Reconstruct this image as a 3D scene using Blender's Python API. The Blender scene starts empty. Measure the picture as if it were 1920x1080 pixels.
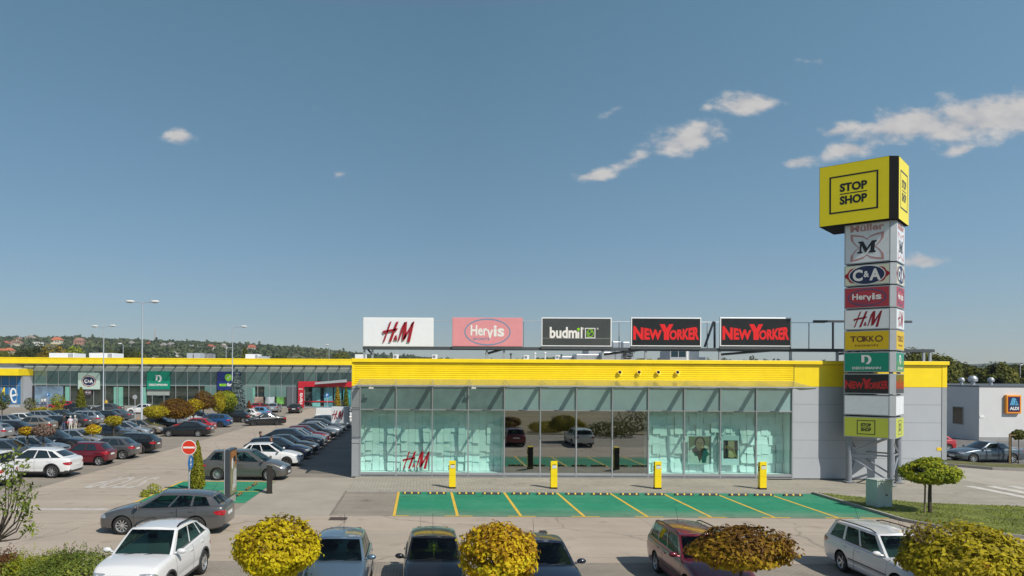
import bpy, bmesh, math, random
import numpy as np
from mathutils import Vector, Matrix
from mathutils.geometry import tessellate_polygon
R = math.radians
SC = bpy.context.scene
COL = SC.collection

# ------------------------------------------------------------------ camera
F, CX, CY, HC, ROLL = 1367.0, 790.0, 705.0, 5.8, R(0.30)   # focal length in photo pixels, principal point, eye height
cam_data = bpy.data.cameras.new("camera")
cam_data.sensor_width = 36.0
cam_data.lens = F / 1920 * 36.0
cam_data.shift_x = (960 - CX) / 1920
cam_data.shift_y = (CY - 540) / 1920
cam_data.clip_start, cam_data.clip_end = 0.1, 6000
cam = bpy.data.objects.new("camera", cam_data)
cam.matrix_world = Matrix.Translation((0, 0, HC)) @ Matrix.Rotation(R(90), 4, 'X') @ Matrix.Rotation(ROLL, 4, 'Z')
COL.objects.link(cam)
SC.camera = cam

# ------------------------------------------------------------------ sky and sun
SUNV = Vector((0.64, -0.80, 1.0)).normalized()             # towards the sun
SUN_EL = math.asin(SUNV.z)
SUN_ROT = math.atan2(SUNV.x, SUNV.y)
sun_data = bpy.data.lights.new("sun", 'SUN')
sun_data.energy, sun_data.angle, sun_data.color = 4.65, R(0.53), (1.0, 0.94, 0.84)
sun = bpy.data.objects.new("sun", sun_data)
sun.rotation_euler = (-SUNV).to_track_quat('-Z', 'Y').to_euler()
sun.location = (30, -30, 60)
COL.objects.link(sun)
SC.view_settings.view_transform = 'Standard'
SC.view_settings.look = 'None'
SC.view_settings.exposure = 0.0
SC.view_settings.gamma = 1.0

def make_world():
    w = bpy.data.worlds.new("World"); SC.world = w; w.use_nodes = True
    nt = w.node_tree; N = nt.nodes; L = nt.links; N.clear()
    out = N.new('ShaderNodeOutputWorld'); bg = N.new('ShaderNodeBackground')
    sky = N.new('ShaderNodeTexSky'); sky.sky_type = 'NISHITA'; sky.sun_disc = False
    sky.sun_elevation = SUN_EL; sky.sun_rotation = SUN_ROT
    sky.altitude = 0; sky.air_density = 1.0; sky.dust_density = 0.12; sky.ozone_density = 1.4
    hs = N.new('ShaderNodeHueSaturation'); hs.inputs['Saturation'].default_value = 0.89; hs.inputs['Value'].default_value = 1.0
    L.new(sky.outputs[0], hs.inputs['Color'])
    tc = N.new('ShaderNodeTexCoord'); sep = N.new('ShaderNodeSeparateXYZ'); L.new(tc.outputs['Generated'], sep.inputs[0])
    def m(op, a, b=None, c=None):
        n = N.new('ShaderNodeMath'); n.operation = op
        for i, v in enumerate((a, b, c)):
            if v is None: continue
            if isinstance(v, (int, float)): n.inputs[i].default_value = v
            else: L.new(v, n.inputs[i])
        return n.outputs[0]
    # colour of the air with height: duller and greyer towards the horizon
    cr0 = N.new('ShaderNodeValToRGB'); L.new(sep.outputs['Z'], cr0.inputs[0]); e = cr0.color_ramp.elements
    for p_, c_ in [(0, (.46, .495, .61)), (.075, (.52, .58, .67)), (.115, (.595, .715, .78)), (.28, (.695, .97, .935)), (.45, (.71, 1.0, .945))]:
        q_ = e[0] if p_ == 0 else (e[1] if p_ == .45 else e.new(p_)); q_.position = p_; q_.color = (*c_, 1)
    tn = N.new('ShaderNodeMix'); tn.data_type = 'RGBA'; tn.blend_type = 'MULTIPLY'; tn.inputs[0].default_value = 1; L.new(cr0.outputs[0], tn.inputs[7]); L.new(hs.outputs[0], tn.inputs[6])
    L.new(tn.outputs[2], bg.inputs[0])
    L.new(m('MULTIPLY_ADD', m('MAXIMUM', m('SUBTRACT', sep.outputs['X'], .05), 0), .052, .096), bg.inputs[1])   # hazier, brighter air towards the sun's side
    yc = m('MAXIMUM', sep.outputs['Y'], 0.05)
    u = m('DIVIDE', sep.outputs['X'], yc); v = m('DIVIDE', sep.outputs['Z'], yc)
    cmb = N.new('ShaderNodeCombineXYZ'); L.new(u, cmb.inputs[0]); L.new(m('MULTIPLY', v, 1.7), cmb.inputs[1])
    nz = N.new('ShaderNodeTexNoise'); nz.inputs['Scale'].default_value = 13; nz.inputs['Detail'].default_value = 9; nz.inputs['Roughness'].default_value = 0.62
    L.new(cmb.outputs[0], nz.inputs['Vector'])
    nz2 = N.new('ShaderNodeTexNoise'); nz2.inputs['Scale'].default_value = 26; nz2.inputs['Detail'].default_value = 6
    L.new(cmb.outputs[0], nz2.inputs['Vector'])
    # each cloud: place in the sky as a direction, two radii, tilt
    clouds = [(1870, 215, 190, 46, 6, 1.0), (1690, 232, 120, 34, 14, 1.0), (1590, 276, 52, 16, 6, .9), (1570, 240, 50, 14, 15, .8),
              (1280, 262, 80, 32, 16, 1.0), (1190, 295, 55, 14, 22, .75), (1118, 328, 44, 13, 12, .8),
              (1395, 192, 62, 24, 4, 1.0), (1322, 200, 18, 9, 5, .7), (1492, 299, 36, 13, 5, .75), (1800, 275, 50, 12, 12, .6),
              (332, 258, 36, 18, -5, .95), (634, 327, 20, 9, 0, .6), (588, 203, 20, 9, -20, .45), (1142, 208, 20, 8, 25, .45),
              (1728, 484, 44, 12, -4, .75), (1510, 112, 18, 6, 0, .35), (1462, 165, 14, 8, 0, .5), (20, 45, 24, 10, 0, .3)]
    dens = None
    for px, py, rx, ry, rot, k in clouds:
        a = R(rot); du = m('SUBTRACT', u, (px - CX) / F); dv = m('SUBTRACT', v, (CY - py) / F)
        p = m('ADD', m('MULTIPLY', du, math.cos(a) / rx * F), m('MULTIPLY', dv, math.sin(a) / rx * F))
        q = m('ADD', m('MULTIPLY', du, -math.sin(a) / ry * F), m('MULTIPLY', dv, math.cos(a) / ry * F))
        d = m('SQRT', m('ADD', m('MULTIPLY', p, p), m('MULTIPLY', q, q)))
        d = m('MULTIPLY', m('SUBTRACT', 1.38, d), k)
        dens = d if dens is None else m('SMOOTH_MAX', dens, d, 0.25)
    t = m('ADD', m('ADD', dens, m('MULTIPLY', m('SUBTRACT', nz.outputs[0], 0.53), 2.3)), m('MULTIPLY', m('SUBTRACT', nz2.outputs[0], 0.5), 0.7))
    mr = N.new('ShaderNodeMapRange'); mr.interpolation_type = 'SMOOTHSTEP'
    mr.inputs['From Min'].default_value = 0.16; mr.inputs['From Max'].default_value = 0.95; mr.inputs['To Max'].default_value = 0.92
    L.new(t, mr.inputs['Value'])
    bg2 = N.new('ShaderNodeBackground'); bg2.inputs[1].default_value = 0.62
    cr = N.new('ShaderNodeValToRGB'); L.new(nz2.outputs[0], cr.inputs[0])
    cr.color_ramp.elements[0].position = .3; cr.color_ramp.elements[0].color = (.72, .72, .76, 1)
    cr.color_ramp.elements[1].position = .62; cr.color_ramp.elements[1].color = (1.0, .96, .93, 1)
    L.new(cr.outputs[0], bg2.inputs[0])
    front = m('MULTIPLY', mr.outputs[0], m('GREATER_THAN', sep.outputs['Y'], 0.06))
    mix = N.new('ShaderNodeMixShader'); L.new(front, mix.inputs[0]); L.new(bg.outputs[0], mix.inputs[1]); L.new(bg2.outputs[0], mix.inputs[2])
    L.new(mix.outputs[0], out.inputs[0])
make_world()
SC.cycles.max_bounces = 6; SC.cycles.transparent_max_bounces = 12
SC.cycles.use_denoising = True

# ------------------------------------------------------------------ helpers: tags, points, meshes
def tag(o, label=None, cat=None, group=None, kind=None):
    if label: o['label'] = label
    if cat: o['category'] = cat
    if group: o['group'] = group
    if kind: o['kind'] = kind
    return o
BASE = {}
def thing(name, loc, label, cat, group=None, rz=0.0):
    o = bpy.data.objects.new(name, None); COL.objects.link(o); o.empty_display_size = .3
    o.location = loc; o.rotation_euler = (0, 0, rz); BASE[o] = Vector(loc)
    return tag(o, label, cat, group)
def G(px, py):                                   # the point of the level ground seen at this photo pixel
    dx, dy = px - CX, py - CY
    dx, dy = dx + dy * ROLL, dy - dx * ROLL
    D = F * HC / dy
    return Vector((dx / F * D, D, 0))
def AT(px, py, D):                               # the point at distance D
    dx, dy = px - CX, py - CY
    dx, dy = dx + dy * ROLL, dy - dx * ROLL
    return Vector((dx / F * D, D, HC - dy / F * D))
def new_obj(name, me, mat=None, parent=None, base=None):
    o = bpy.data.objects.new(name, me); COL.objects.link(o)
    if mat is not None:
        for mm in (mat if isinstance(mat, (list, tuple)) else [mat]): me.materials.append(mm)
    if parent is not None: o.parent = parent; BASE[o] = BASE.get(parent, Vector()) 
    return o
class MB:
    """collects shapes into one mesh"""
    def __init__(s): s.v = []; s.f = []; s.m = []; s.cur = 0; s.sm = []; s.smooth = False
    def add(s, vs, fs):
        b = len(s.v); s.v += [tuple(p) for p in vs]; s.f += [tuple(i + b for i in f) for f in fs]
        s.m += [s.cur] * len(fs); s.sm += [s.smooth] * len(fs); return s
    def box(s, x0, x1, y0, y1, z0, z1):
        v = [(x0, y0, z0), (x1, y0, z0), (x1, y1, z0), (x0, y1, z0), (x0, y0, z1), (x1, y0, z1), (x1, y1, z1), (x0, y1, z1)]
        return s.add(v, [(3, 2, 1, 0), (4, 5, 6, 7), (0, 1, 5, 4), (1, 2, 6, 5), (2, 3, 7, 6), (3, 0, 4, 7)])
    def bevbox(s, x0, x1, y0, y1, z0, z1, b=.02):
        bm = bmesh.new(); bmesh.ops.create_cube(bm, size=1)
        for v in bm.verts: v.co = ((x0 + x1) / 2 + v.co.x * (x1 - x0), (y0 + y1) / 2 + v.co.y * (y1 - y0), (z0 + z1) / 2 + v.co.z * (z1 - z0))
        bmesh.ops.bevel(bm, geom=bm.edges[:], offset=b, segments=2, affect='EDGES', profile=.5)
        return s.bm(bm)
    def bm(s, bm, M=None):
        bm.verts.index_update()
        vs = [(M @ v.co if M else v.co) for v in bm.verts]
        s.add(vs, [tuple(v.index for v in f.verts) for f in bm.faces]); bm.free(); return s
    def quad(s, a, b, c, d): return s.add([a, b, c, d], [(0, 1, 2, 3)])
    def poly(s, pts): return s.add(pts, [tuple(range(len(pts)))])
    def tube(s, pts, r, n=8, caps=True, sx=1.0):
        pts = [Vector(p) for p in pts]; k = len(pts); rs = r if isinstance(r, (list, tuple)) else [r] * k
        vs = []; up = None
        for i, p in enumerate(pts):
            d = (pts[min(i + 1, k - 1)] - pts[max(i - 1, 0)]).normalized()
            if up is None: up = Vector((0, 0, 1)) if abs(d.z) < .9 else Vector((1, 0, 0))
            a = d.cross(up)
            if a.length < 1e-4: a = d.cross(Vector((0, 1, 0)))
            a.normalize(); b = a.cross(d).normalized(); up = b
            for j in range(n):
                t = 2 * math.pi * j / n; vs.append(p + (a * math.cos(t) * sx + b * math.sin(t)) * rs[i])
        fs = [(i * n + j, i * n + (j + 1) % n, (i + 1) * n + (j + 1) % n, (i + 1) * n + j) for i in range(k - 1) for j in range(n)]
        if caps: fs += [tuple(range(n - 1, -1, -1)), tuple((k - 1) * n + j for j in range(n))]
        return s.add(vs, fs)
    def lathe(s, prof, n=24, M=None, closed=False):
        vs = []; k = len(prof)
        for r, z in prof:
            for j in range(n):
                t = 2 * math.pi * j / n; p = Vector((r * math.cos(t), r * math.sin(t), z)); vs.append(M @ p if M else p)
        rng = range(k) if closed else range(k - 1)
        fs = [(i * n + j, i * n + (j + 1) % n, ((i + 1) % k) * n + (j + 1) % n, ((i + 1) % k) * n + j) for i in rng for j in range(n)]
        if not closed:
            if prof[0][0] > 1e-5: fs.append(tuple(range(n - 1, -1, -1)))
            if prof[-1][0] > 1e-5: fs.append(tuple((k - 1) * n + j for j in range(n)))
        return s.add(vs, fs)
    def ball(s, c, r, seg=12, rings=8):
        r = (r, r, r) if isinstance(r, (int, float)) else r
        bm = bmesh.new(); bmesh.ops.create_uvsphere(bm, u_segments=seg, v_segments=rings, radius=1)
        return s.bm(bm, Matrix.Translation(c) @ Matrix.Diagonal((*r, 1)))
    def flat(s, geo, fr, off=0.0):               # 2-D shapes laid on a frame (origin, right, up, normal)
        o, ux, uz, n = fr
        for vs, fs in geo: s.add([o + ux * p[0] + uz * p[1] + n * off for p in vs], fs)
        return s
    def raised(s, geo, fr, off, depth):          # the same with thickness
        o, ux, uz, n = fr
        for vs, fs in geo:
            k = len(vs)
            top = [o + ux * p[0] + uz * p[1] + n * (off + depth) for p in vs]; bot = [o + ux * p[0] + uz * p[1] + n * off for p in vs]
            cnt = {}
            for f in fs:
                for i in range(len(f)):
                    e = (f[i], f[(i + 1) % len(f)]); cnt[e] = cnt.get(e, 0) + 1
            side = [(a, b, b + k, a + k) for (a, b) in cnt if (b, a) not in cnt]
            s.add(top + bot, list(fs) + side)
        return s
    def build(s, name, mat=None, parent=None, smooth=None, local=False, angle=40):
        me = bpy.data.meshes.new(name)
        off = Vector() if local or parent is None else BASE.get(parent, Vector())
        vs = s.v if off.length == 0 else [(p[0] - off.x, p[1] - off.y, p[2] - off.z) for p in s.v]
        me.from_pydata(vs, [], s.f)
        me.polygons.foreach_set('material_index', s.m)
        if smooth: me.polygons.foreach_set('use_smooth', [True] * len(s.f))
        elif any(s.sm): me.polygons.foreach_set('use_smooth', s.sm)
        me.update()
        if smooth or any(s.sm): me.set_sharp_from_angle(angle=R(angle))
        return new_obj(name, me, mat, parent)
def copy_tree(o, parent=None):
    c = o.copy(); COL.objects.link(c); c.parent = parent
    for ch in o.children: copy_tree(ch, c)
    return c

def hermite(xs, ys):
    xs = np.array(xs, float); ys = np.array(ys, float); h = np.diff(xs); d = np.diff(ys) / h; m = np.zeros_like(ys)
    m[0], m[-1] = d[0], d[-1]
    for i in range(1, len(xs) - 1):
        if d[i - 1] * d[i] > 0:
            w1, w2 = 2 * h[i] + h[i - 1], h[i] + 2 * h[i - 1]; m[i] = (w1 + w2) / (w1 / d[i - 1] + w2 / d[i])
    def f(x):
        x = min(max(x, xs[0]), xs[-1]); i = int(min(max(np.searchsorted(xs, x) - 1, 0), len(xs) - 2)); t = (x - xs[i]) / h[i]
        return float((2 * t**3 - 3 * t**2 + 1) * ys[i] + (t**3 - 2 * t**2 + t) * h[i] * m[i] + (-2 * t**3 + 3 * t**2) * ys[i + 1] + (t**3 - t**2) * h[i] * m[i + 1])
    return f
# ------------------------------------------------------------------ helpers: flat shapes and lettering
def shoelace(p): return sum(p[i][0] * p[(i + 1) % len(p)][1] - p[(i + 1) % len(p)][0] * p[i][1] for i in range(len(p)))
def poly2(*pts):
    pts = list(pts)
    if shoelace(pts) < 0: pts.reverse()
    tri = tessellate_polygon([[Vector((x, y, 0)) for x, y in pts]])
    out = []
    for t in tri:
        a, b, c = t
        s = (pts[b][0] - pts[a][0]) * (pts[c][1] - pts[a][1]) - (pts[c][0] - pts[a][0]) * (pts[b][1] - pts[a][1])
        out.append((a, b, c) if s > 0 else (a, c, b))
    return [(pts, out)]
def rect2(x0, y0, x1, y1): return [([(x0, y0), (x1, y0), (x1, y1), (x0, y1)], [(0, 1, 2, 3)])]
def frame2(x0, y0, x1, y1, t): return rect2(x0, y0, x1, y0 + t) + rect2(x0, y1 - t, x1, y1) + rect2(x0, y0 + t, x0 + t, y1 - t) + rect2(x1 - t, y0 + t, x1, y1 - t)
def ell2(cx, cy, rx, ry, n=40, wob=0, k=0):
    return poly2(*[(cx + rx * (1 + wob * math.cos(k * t)) * math.cos(t), cy + ry * (1 + wob * math.cos(k * t)) * math.sin(t)) for t in [2 * math.pi * i / n for i in range(n)]])
def ring2(cx, cy, rx, ry, w, n=44, a0=0, a1=360):
    vs = []; full = a1 - a0 >= 360; c = n if full else n + 1
    for i in range(c):
        t = R(a0 + (a1 - a0) * i / n); vs += [(cx + rx * math.cos(t), cy + ry * math.sin(t)), (cx + (rx - w) * math.cos(t), cy + (ry - w) * math.sin(t))]
    fs = []
    for i in range(n):
        j = (i + 1) % c; fs.append((2 * i, 2 * j, 2 * j + 1, 2 * i + 1))
    return [(vs, fs)]
def shift2(geo, dx, dy, sx=1.0, sy=1.0, shear=0.0): return [([((x + shear * y) * sx + dx, y * sy + dy) for x, y in vs], fs) for vs, fs in geo]
_txt = {}
def raw_text(s, bold):
    if (s, bold) in _txt: return _txt[s, bold]
    c = bpy.data.curves.new('lettering', 'FONT'); c.body = s; c.size = 1; c.offset = bold; c.resolution_u = 3; c.fill_mode = 'FRONT'
    o = bpy.data.objects.new('lettering', c); COL.objects.link(o)
    dg = bpy.context.evaluated_depsgraph_get(); me = bpy.data.meshes.new_from_object(o.evaluated_get(dg))
    vs = [(v.co.x, v.co.y) for v in me.vertices]; fs = []
    for p in me.polygons:
        f = tuple(p.vertices); fs.append(f if shoelace([vs[i] for i in f]) > 0 else f[::-1])
    bpy.data.objects.remove(o); bpy.data.curves.remove(c); bpy.data.meshes.remove(me)
    _txt[s, bold] = (vs, fs); return vs, fs
def text2(s, cx, cy, w, h, bold=0.0, shear=0.0, warp=None):
    """lettering that exactly fills the box w x h about (cx, cy)"""
    vs, fs = raw_text(s, bold)
    vs = [(x + shear * y, y) for x, y in vs]
    x0 = min(p[0] for p in vs); x1 = max(p[0] for p in vs); y0 = min(p[1] for p in vs); y1 = max(p[1] for p in vs)
    out = [((x - x0) / (x1 - x0), (y - y0) / (y1 - y0)) for x, y in vs]
    if warp: out = [warp(a, b) for a, b in out]
    return [([(cx + (a - .5) * w, cy + (b - .5) * h) for a, b in out], fs)]

# ------------------------------------------------------------------ materials
_mats = {}
def mat(name, col, rough=.6, metal=0.0, coat=0.0, var=0.0, scale=3.0, bump=0.0, bscale=40.0, spec=.5, coord='Object', detail=6, emit=None, flake=0):
    if name in _mats: return _mats[name]
    m = bpy.data.materials.new(name); m.use_nodes = True; nt = m.node_tree; N = nt.nodes; L = nt.links
    b = N['Principled BSDF']
    b.inputs['Base Color'].default_value = (*col, 1); b.inputs['Roughness'].default_value = rough; b.inputs['Metallic'].default_value = metal
    b.inputs['Coat Weight'].default_value = coat; b.inputs['Coat Roughness'].default_value = .04; b.inputs['Specular IOR Level'].default_value = spec
    tc = N.new('ShaderNodeTexCoord'); src = tc.outputs[coord]
    if coord == 'World': pass
    if var > 0:
        nz = N.new('ShaderNodeTexNoise'); nz.inputs['Scale'].default_value = scale; nz.inputs['Detail'].default_value = detail; nz.inputs['Roughness'].default_value = .65
        L.new(src, nz.inputs['Vector'])
        r = N.new('ShaderNodeValToRGB'); L.new(nz.outputs[0], r.inputs[0])
        r.color_ramp.elements[0].position = .3; r.color_ramp.elements[1].position = .7
        r.color_ramp.elements[0].color = (*[c * (1 - var) for c in col], 1); r.color_ramp.elements[1].color = (*[min(1, c * (1 + var * .6)) for c in col], 1)
        L.new(r.outputs[0], b.inputs['Base Color'])
        rr = N.new('ShaderNodeMapRange'); rr.inputs['To Min'].default_value = rough * .85; rr.inputs['To Max'].default_value = min(1, rough * 1.15); L.new(nz.outputs[0], rr.inputs['Value']); L.new(rr.outputs[0], b.inputs['Roughness'])
    if bump > 0:
        n2 = N.new('ShaderNodeTexNoise'); n2.inputs['Scale'].default_value = bscale; n2.inputs['Detail'].default_value = 4; L.new(src, n2.inputs['Vector'])
        bp = N.new('ShaderNodeBump'); bp.inputs['Strength'].default_value = bump; bp.inputs['Distance'].default_value = .02; L.new(n2.outputs[0], bp.inputs['Height']); L.new(bp.outputs[0], b.inputs['Normal'])
    _mats[name] = m; return m
def glass_mat(name, tint, refl=.12, ior=1.5, rough=.0, haze=0.0, hcol=(.5, .6, .58)):
    if name in _mats: return _mats[name]
    m = bpy.data.materials.new(name); m.use_nodes = True; nt = m.node_tree; N = nt.nodes; L = nt.links; N.clear()
    out = N.new('ShaderNodeOutputMaterial'); tr = N.new('ShaderNodeBsdfTransparent'); tr.inputs[0].default_value = (*tint, 1)
    gl = N.new('ShaderNodeBsdfGlossy'); gl.inputs['Roughness'].default_value = rough; gl.inputs[0].default_value = (.9, .95, .93, 1)
    gm = N.new('ShaderNodeNewGeometry'); dt = N.new('ShaderNodeVectorMath'); dt.operation = 'DOT_PRODUCT'; L.new(gm.outputs['Normal'], dt.inputs[0]); L.new(gm.outputs['Incoming'], dt.inputs[1])
    ab = N.new('ShaderNodeMath'); ab.operation = 'ABSOLUTE'; L.new(dt.outputs['Value'], ab.inputs[0])
    om = N.new('ShaderNodeMath'); om.operation = 'SUBTRACT'; om.inputs[0].default_value = 1; L.new(ab.outputs[0], om.inputs[1])
    pw = N.new('ShaderNodeMath'); pw.operation = 'POWER'; L.new(om.outputs[0], pw.inputs[0]); pw.inputs[1].default_value = 5
    f0 = refl + ((ior - 1) / (ior + 1)) ** 2
    mx = N.new('ShaderNodeMath'); mx.operation = 'MULTIPLY_ADD'; L.new(pw.outputs[0], mx.inputs[0]); mx.inputs[1].default_value = .85 * (1 - f0); mx.inputs[2].default_value = f0
    base = tr.outputs[0]
    if haze > 0:
        df = N.new('ShaderNodeBsdfDiffuse'); df.inputs[0].default_value = (*hcol, 1)
        hm = N.new('ShaderNodeMixShader'); hm.inputs[0].default_value = haze; L.new(tr.outputs[0], hm.inputs[1]); L.new(df.outputs[0], hm.inputs[2]); base = hm.outputs[0]
    ms = N.new('ShaderNodeMixShader'); L.new(mx.outputs[0], ms.inputs[0]); L.new(base, ms.inputs[1]); L.new(gl.outputs[0], ms.inputs[2]); L.new(ms.outputs[0], out.inputs[0])
    _mats[name] = m; return m
def leaf_mat(name, stops, nscale=.8, trans=.3, rough=.6, patch=.55, scorch=None):
    """leaf colours: a random draw for every leaf, shifted by broad patches of ripeness"""
    if name in _mats: return _mats[name]
    m = bpy.data.materials.new(name); m.use_nodes = True; nt = m.node_tree; N = nt.nodes; L = nt.links; N.clear()
    out = N.new('ShaderNodeOutputMaterial'); geo = N.new('ShaderNodeNewGeometry'); tc = N.new('ShaderNodeTexCoord')
    nz = N.new('ShaderNodeTexNoise'); nz.inputs['Scale'].default_value = nscale; nz.inputs['Detail'].default_value = 3; L.new(tc.outputs['Object'], nz.inputs['Vector'])
    st = N.new('ShaderNodeMapRange'); st.inputs['From Min'].default_value = .32; st.inputs['From Max'].default_value = .68; L.new(nz.outputs[0], st.inputs['Value'])
    mx = N.new('ShaderNodeMix'); mx.data_type = 'FLOAT'; mx.inputs[0].default_value = patch; L.new(geo.outputs['Random Per Island'], mx.inputs[2]); L.new(st.outputs[0], mx.inputs[3])
    src = mx.outputs[0]
    if scorch:                                        # leaves at the top of the crown have turned first
        sp = N.new('ShaderNodeSeparateXYZ'); L.new(tc.outputs['Object'], sp.inputs[0]); zr = N.new('ShaderNodeMapRange'); zr.inputs['From Min'].default_value = scorch[0]; zr.inputs['From Max'].default_value = scorch[1]; zr.inputs['To Min'].default_value = .16; zr.inputs['To Max'].default_value = -.34; L.new(sp.outputs[2], zr.inputs['Value'])
        ad = N.new('ShaderNodeMath'); ad.operation = 'ADD'; ad.use_clamp = True; L.new(src, ad.inputs[0]); L.new(zr.outputs[0], ad.inputs[1]); src = ad.outputs[0]
    cr = N.new('ShaderNodeValToRGB'); L.new(src, cr.inputs[0]); el = cr.color_ramp.elements
    while len(el) < len(stops): el.new(.5)
    for e, (p, c) in zip(el, stops): e.position = p; e.color = (*c, 1)
    b = N.new('ShaderNodeBsdfPrincipled'); b.inputs['Roughness'].default_value = rough; b.inputs['Specular IOR Level'].default_value = .12; L.new(cr.outputs[0], b.inputs['Base Color'])
    t = N.new('ShaderNodeBsdfTranslucent'); L.new(cr.outputs[0], t.inputs[0])
    ms = N.new('ShaderNodeMixShader'); ms.inputs[0].default_value = trans; L.new(b.outputs[0], ms.inputs[1]); L.new(t.outputs[0], ms.inputs[2]); L.new(ms.outputs[0], out.inputs[0])
    _mats[name] = m; return m
def paving_mat(name, c1, c2, bw, bh, mortar=.015, mc=(.2, .18, .16), stain=.25, wear=None, rot=0, sscale=.35, oil=.30, trk='x', crack=0):
    """blocks laid on the ground, with broad stains"""
    m = bpy.data.materials.new(name); m.use_nodes = True; nt = m.node_tree; N = nt.nodes; L = nt.links
    b = N['Principled BSDF']; b.inputs['Roughness'].default_value = .85; b.inputs['Specular IOR Level'].default_value = .25
    geo = N.new('ShaderNodeNewGeometry'); mp = N.new('ShaderNodeMapping'); mp.inputs['Rotation'].default_value = (0, 0, R(rot)); L.new(geo.outputs['Position'], mp.inputs[0])
    br = N.new('ShaderNodeTexBrick'); br.inputs['Scale'].default_value = 1; br.inputs['Brick Width'].default_value = bw; br.inputs['Row Height'].default_value = bh
    br.inputs['Mortar Size'].default_value = mortar; br.inputs['Mortar Smooth'].default_value = .3
    br.inputs['Color1'].default_value = (*c1, 1); br.inputs['Color2'].default_value = (*c2, 1); br.inputs['Mortar'].default_value = (*mc, 1); L.new(mp.outputs[0], br.inputs['Vector'])
    nz = N.new('ShaderNodeTexNoise'); nz.inputs['Scale'].default_value = sscale; nz.inputs['Detail'].default_value = 8; nz.inputs['Roughness'].default_value = .7; L.new(geo.outputs['Position'], nz.inputs['Vector'])
    st = N.new('ShaderNodeMapRange'); st.inputs['From Min'].default_value = .3; st.inputs['From Max'].default_value = .7; st.inputs['To Min'].default_value = 1 - stain; st.inputs['To Max'].default_value = 1 + stain * .35; L.new(nz.outputs[0], st.inputs['Value'])
    n3 = N.new('ShaderNodeTexNoise'); n3.inputs['Scale'].default_value = 30; n3.inputs['Detail'].default_value = 3; L.new(geo.outputs['Position'], n3.inputs['Vector'])
    s3 = N.new('ShaderNodeMapRange'); s3.inputs['To Min'].default_value = .85; s3.inputs['To Max'].default_value = 1.15; L.new(n3.outputs[0], s3.inputs['Value'])
    mm = N.new('ShaderNodeMath'); mm.operation = 'MULTIPLY'; L.new(st.outputs[0], mm.inputs[0]); L.new(s3.outputs[0], mm.inputs[1])
    n4 = N.new('ShaderNodeTexNoise'); n4.inputs['Scale'].default_value = .9; n4.inputs['Detail'].default_value = 5; n4.inputs['Roughness'].default_value = .55; L.new(geo.outputs['Position'], n4.inputs['Vector'])
    s4 = N.new('ShaderNodeMapRange'); s4.inputs['From Min'].default_value = .60; s4.inputs['From Max'].default_value = .74; s4.inputs['To Min'].default_value = 1; s4.inputs['To Max'].default_value = 1 - oil; L.new(n4.outputs[0], s4.inputs['Value'])
    mp5 = N.new('ShaderNodeMapping'); mp5.inputs['Scale'].default_value = (.05, 1.4, 1) if trk == 'x' else (1.4, .05, 1); L.new(geo.outputs['Position'], mp5.inputs[0])
    n5 = N.new('ShaderNodeTexNoise'); n5.inputs['Scale'].default_value = 1; n5.inputs['Detail'].default_value = 4; L.new(mp5.outputs[0], n5.inputs['Vector'])
    s5 = N.new('ShaderNodeMapRange'); s5.inputs['From Min'].default_value = .3; s5.inputs['From Max'].default_value = .7; s5.inputs['To Min'].default_value = .90; s5.inputs['To Max'].default_value = 1.05; L.new(n5.outputs[0], s5.inputs['Value'])
    m4 = N.new('ShaderNodeMath'); m4.operation = 'MULTIPLY'; L.new(mm.outputs[0], m4.inputs[0]); L.new(s4.outputs[0], m4.inputs[1])
    m5 = N.new('ShaderNodeMath'); m5.operation = 'MULTIPLY'; L.new(m4.outputs[0], m5.inputs[0]); L.new(s5.outputs[0], m5.inputs[1])
    if crack:                                         # hairline cracks, wandering
        wv = N.new('ShaderNodeTexNoise'); wv.inputs['Scale'].default_value = .7; wv.inputs['Detail'].default_value = 5; L.new(geo.outputs['Position'], wv.inputs['Vector'])
        wa_ = N.new('ShaderNodeVectorMath'); wa_.operation = 'MULTIPLY_ADD'; L.new(wv.outputs['Color'], wa_.inputs[0]); wa_.inputs[1].default_value = (1.6, 1.6, 0); L.new(geo.outputs['Position'], wa_.inputs[2])
        vo = N.new('ShaderNodeTexVoronoi'); vo.feature = 'DISTANCE_TO_EDGE'; vo.inputs['Scale'].default_value = crack; L.new(wa_.outputs[0], vo.inputs['Vector'])
        vc = N.new('ShaderNodeMapRange'); vc.inputs['From Min'].default_value = .002; vc.inputs['From Max'].default_value = .007; vc.inputs['To Min'].default_value = .72; vc.inputs['To Max'].default_value = 1; L.new(vo.outputs['Distance'], vc.inputs['Value'])
        m6 = N.new('ShaderNodeMath'); m6.operation = 'MULTIPLY'; L.new(m5.outputs[0], m6.inputs[0]); L.new(vc.outputs[0], m6.inputs[1]); m5 = m6
    vm = N.new('ShaderNodeVectorMath'); vm.operation = 'SCALE'; L.new(m5.outputs[0], vm.inputs['Scale'])
    colr = br.outputs[0]
    if wear:                                        # paint worn down to the blocks where wheels turn, a band along y
        wc, y0, y1 = wear
        sp = N.new('ShaderNodeSeparateXYZ'); L.new(geo.outputs['Position'], sp.inputs[0])
        wr = N.new('ShaderNodeMapRange'); wr.inputs['From Min'].default_value = y0; wr.inputs['From Max'].default_value = y1; wr.inputs['To Min'].default_value = .75; wr.inputs['To Max'].default_value = 0; L.new(sp.outputs[1], wr.inputs['Value'])
        wn = N.new('ShaderNodeMath'); wn.operation = 'MULTIPLY_ADD'; L.new(nz.outputs[0], wn.inputs[0]); wn.inputs[1].default_value = 1.2; wn.inputs[2].default_value = -.6
        wa = N.new('ShaderNodeMath'); wa.operation = 'ADD'; wa.use_clamp = True; L.new(wr.outputs[0], wa.inputs[0]); L.new(wn.outputs[0], wa.inputs[1])
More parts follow.
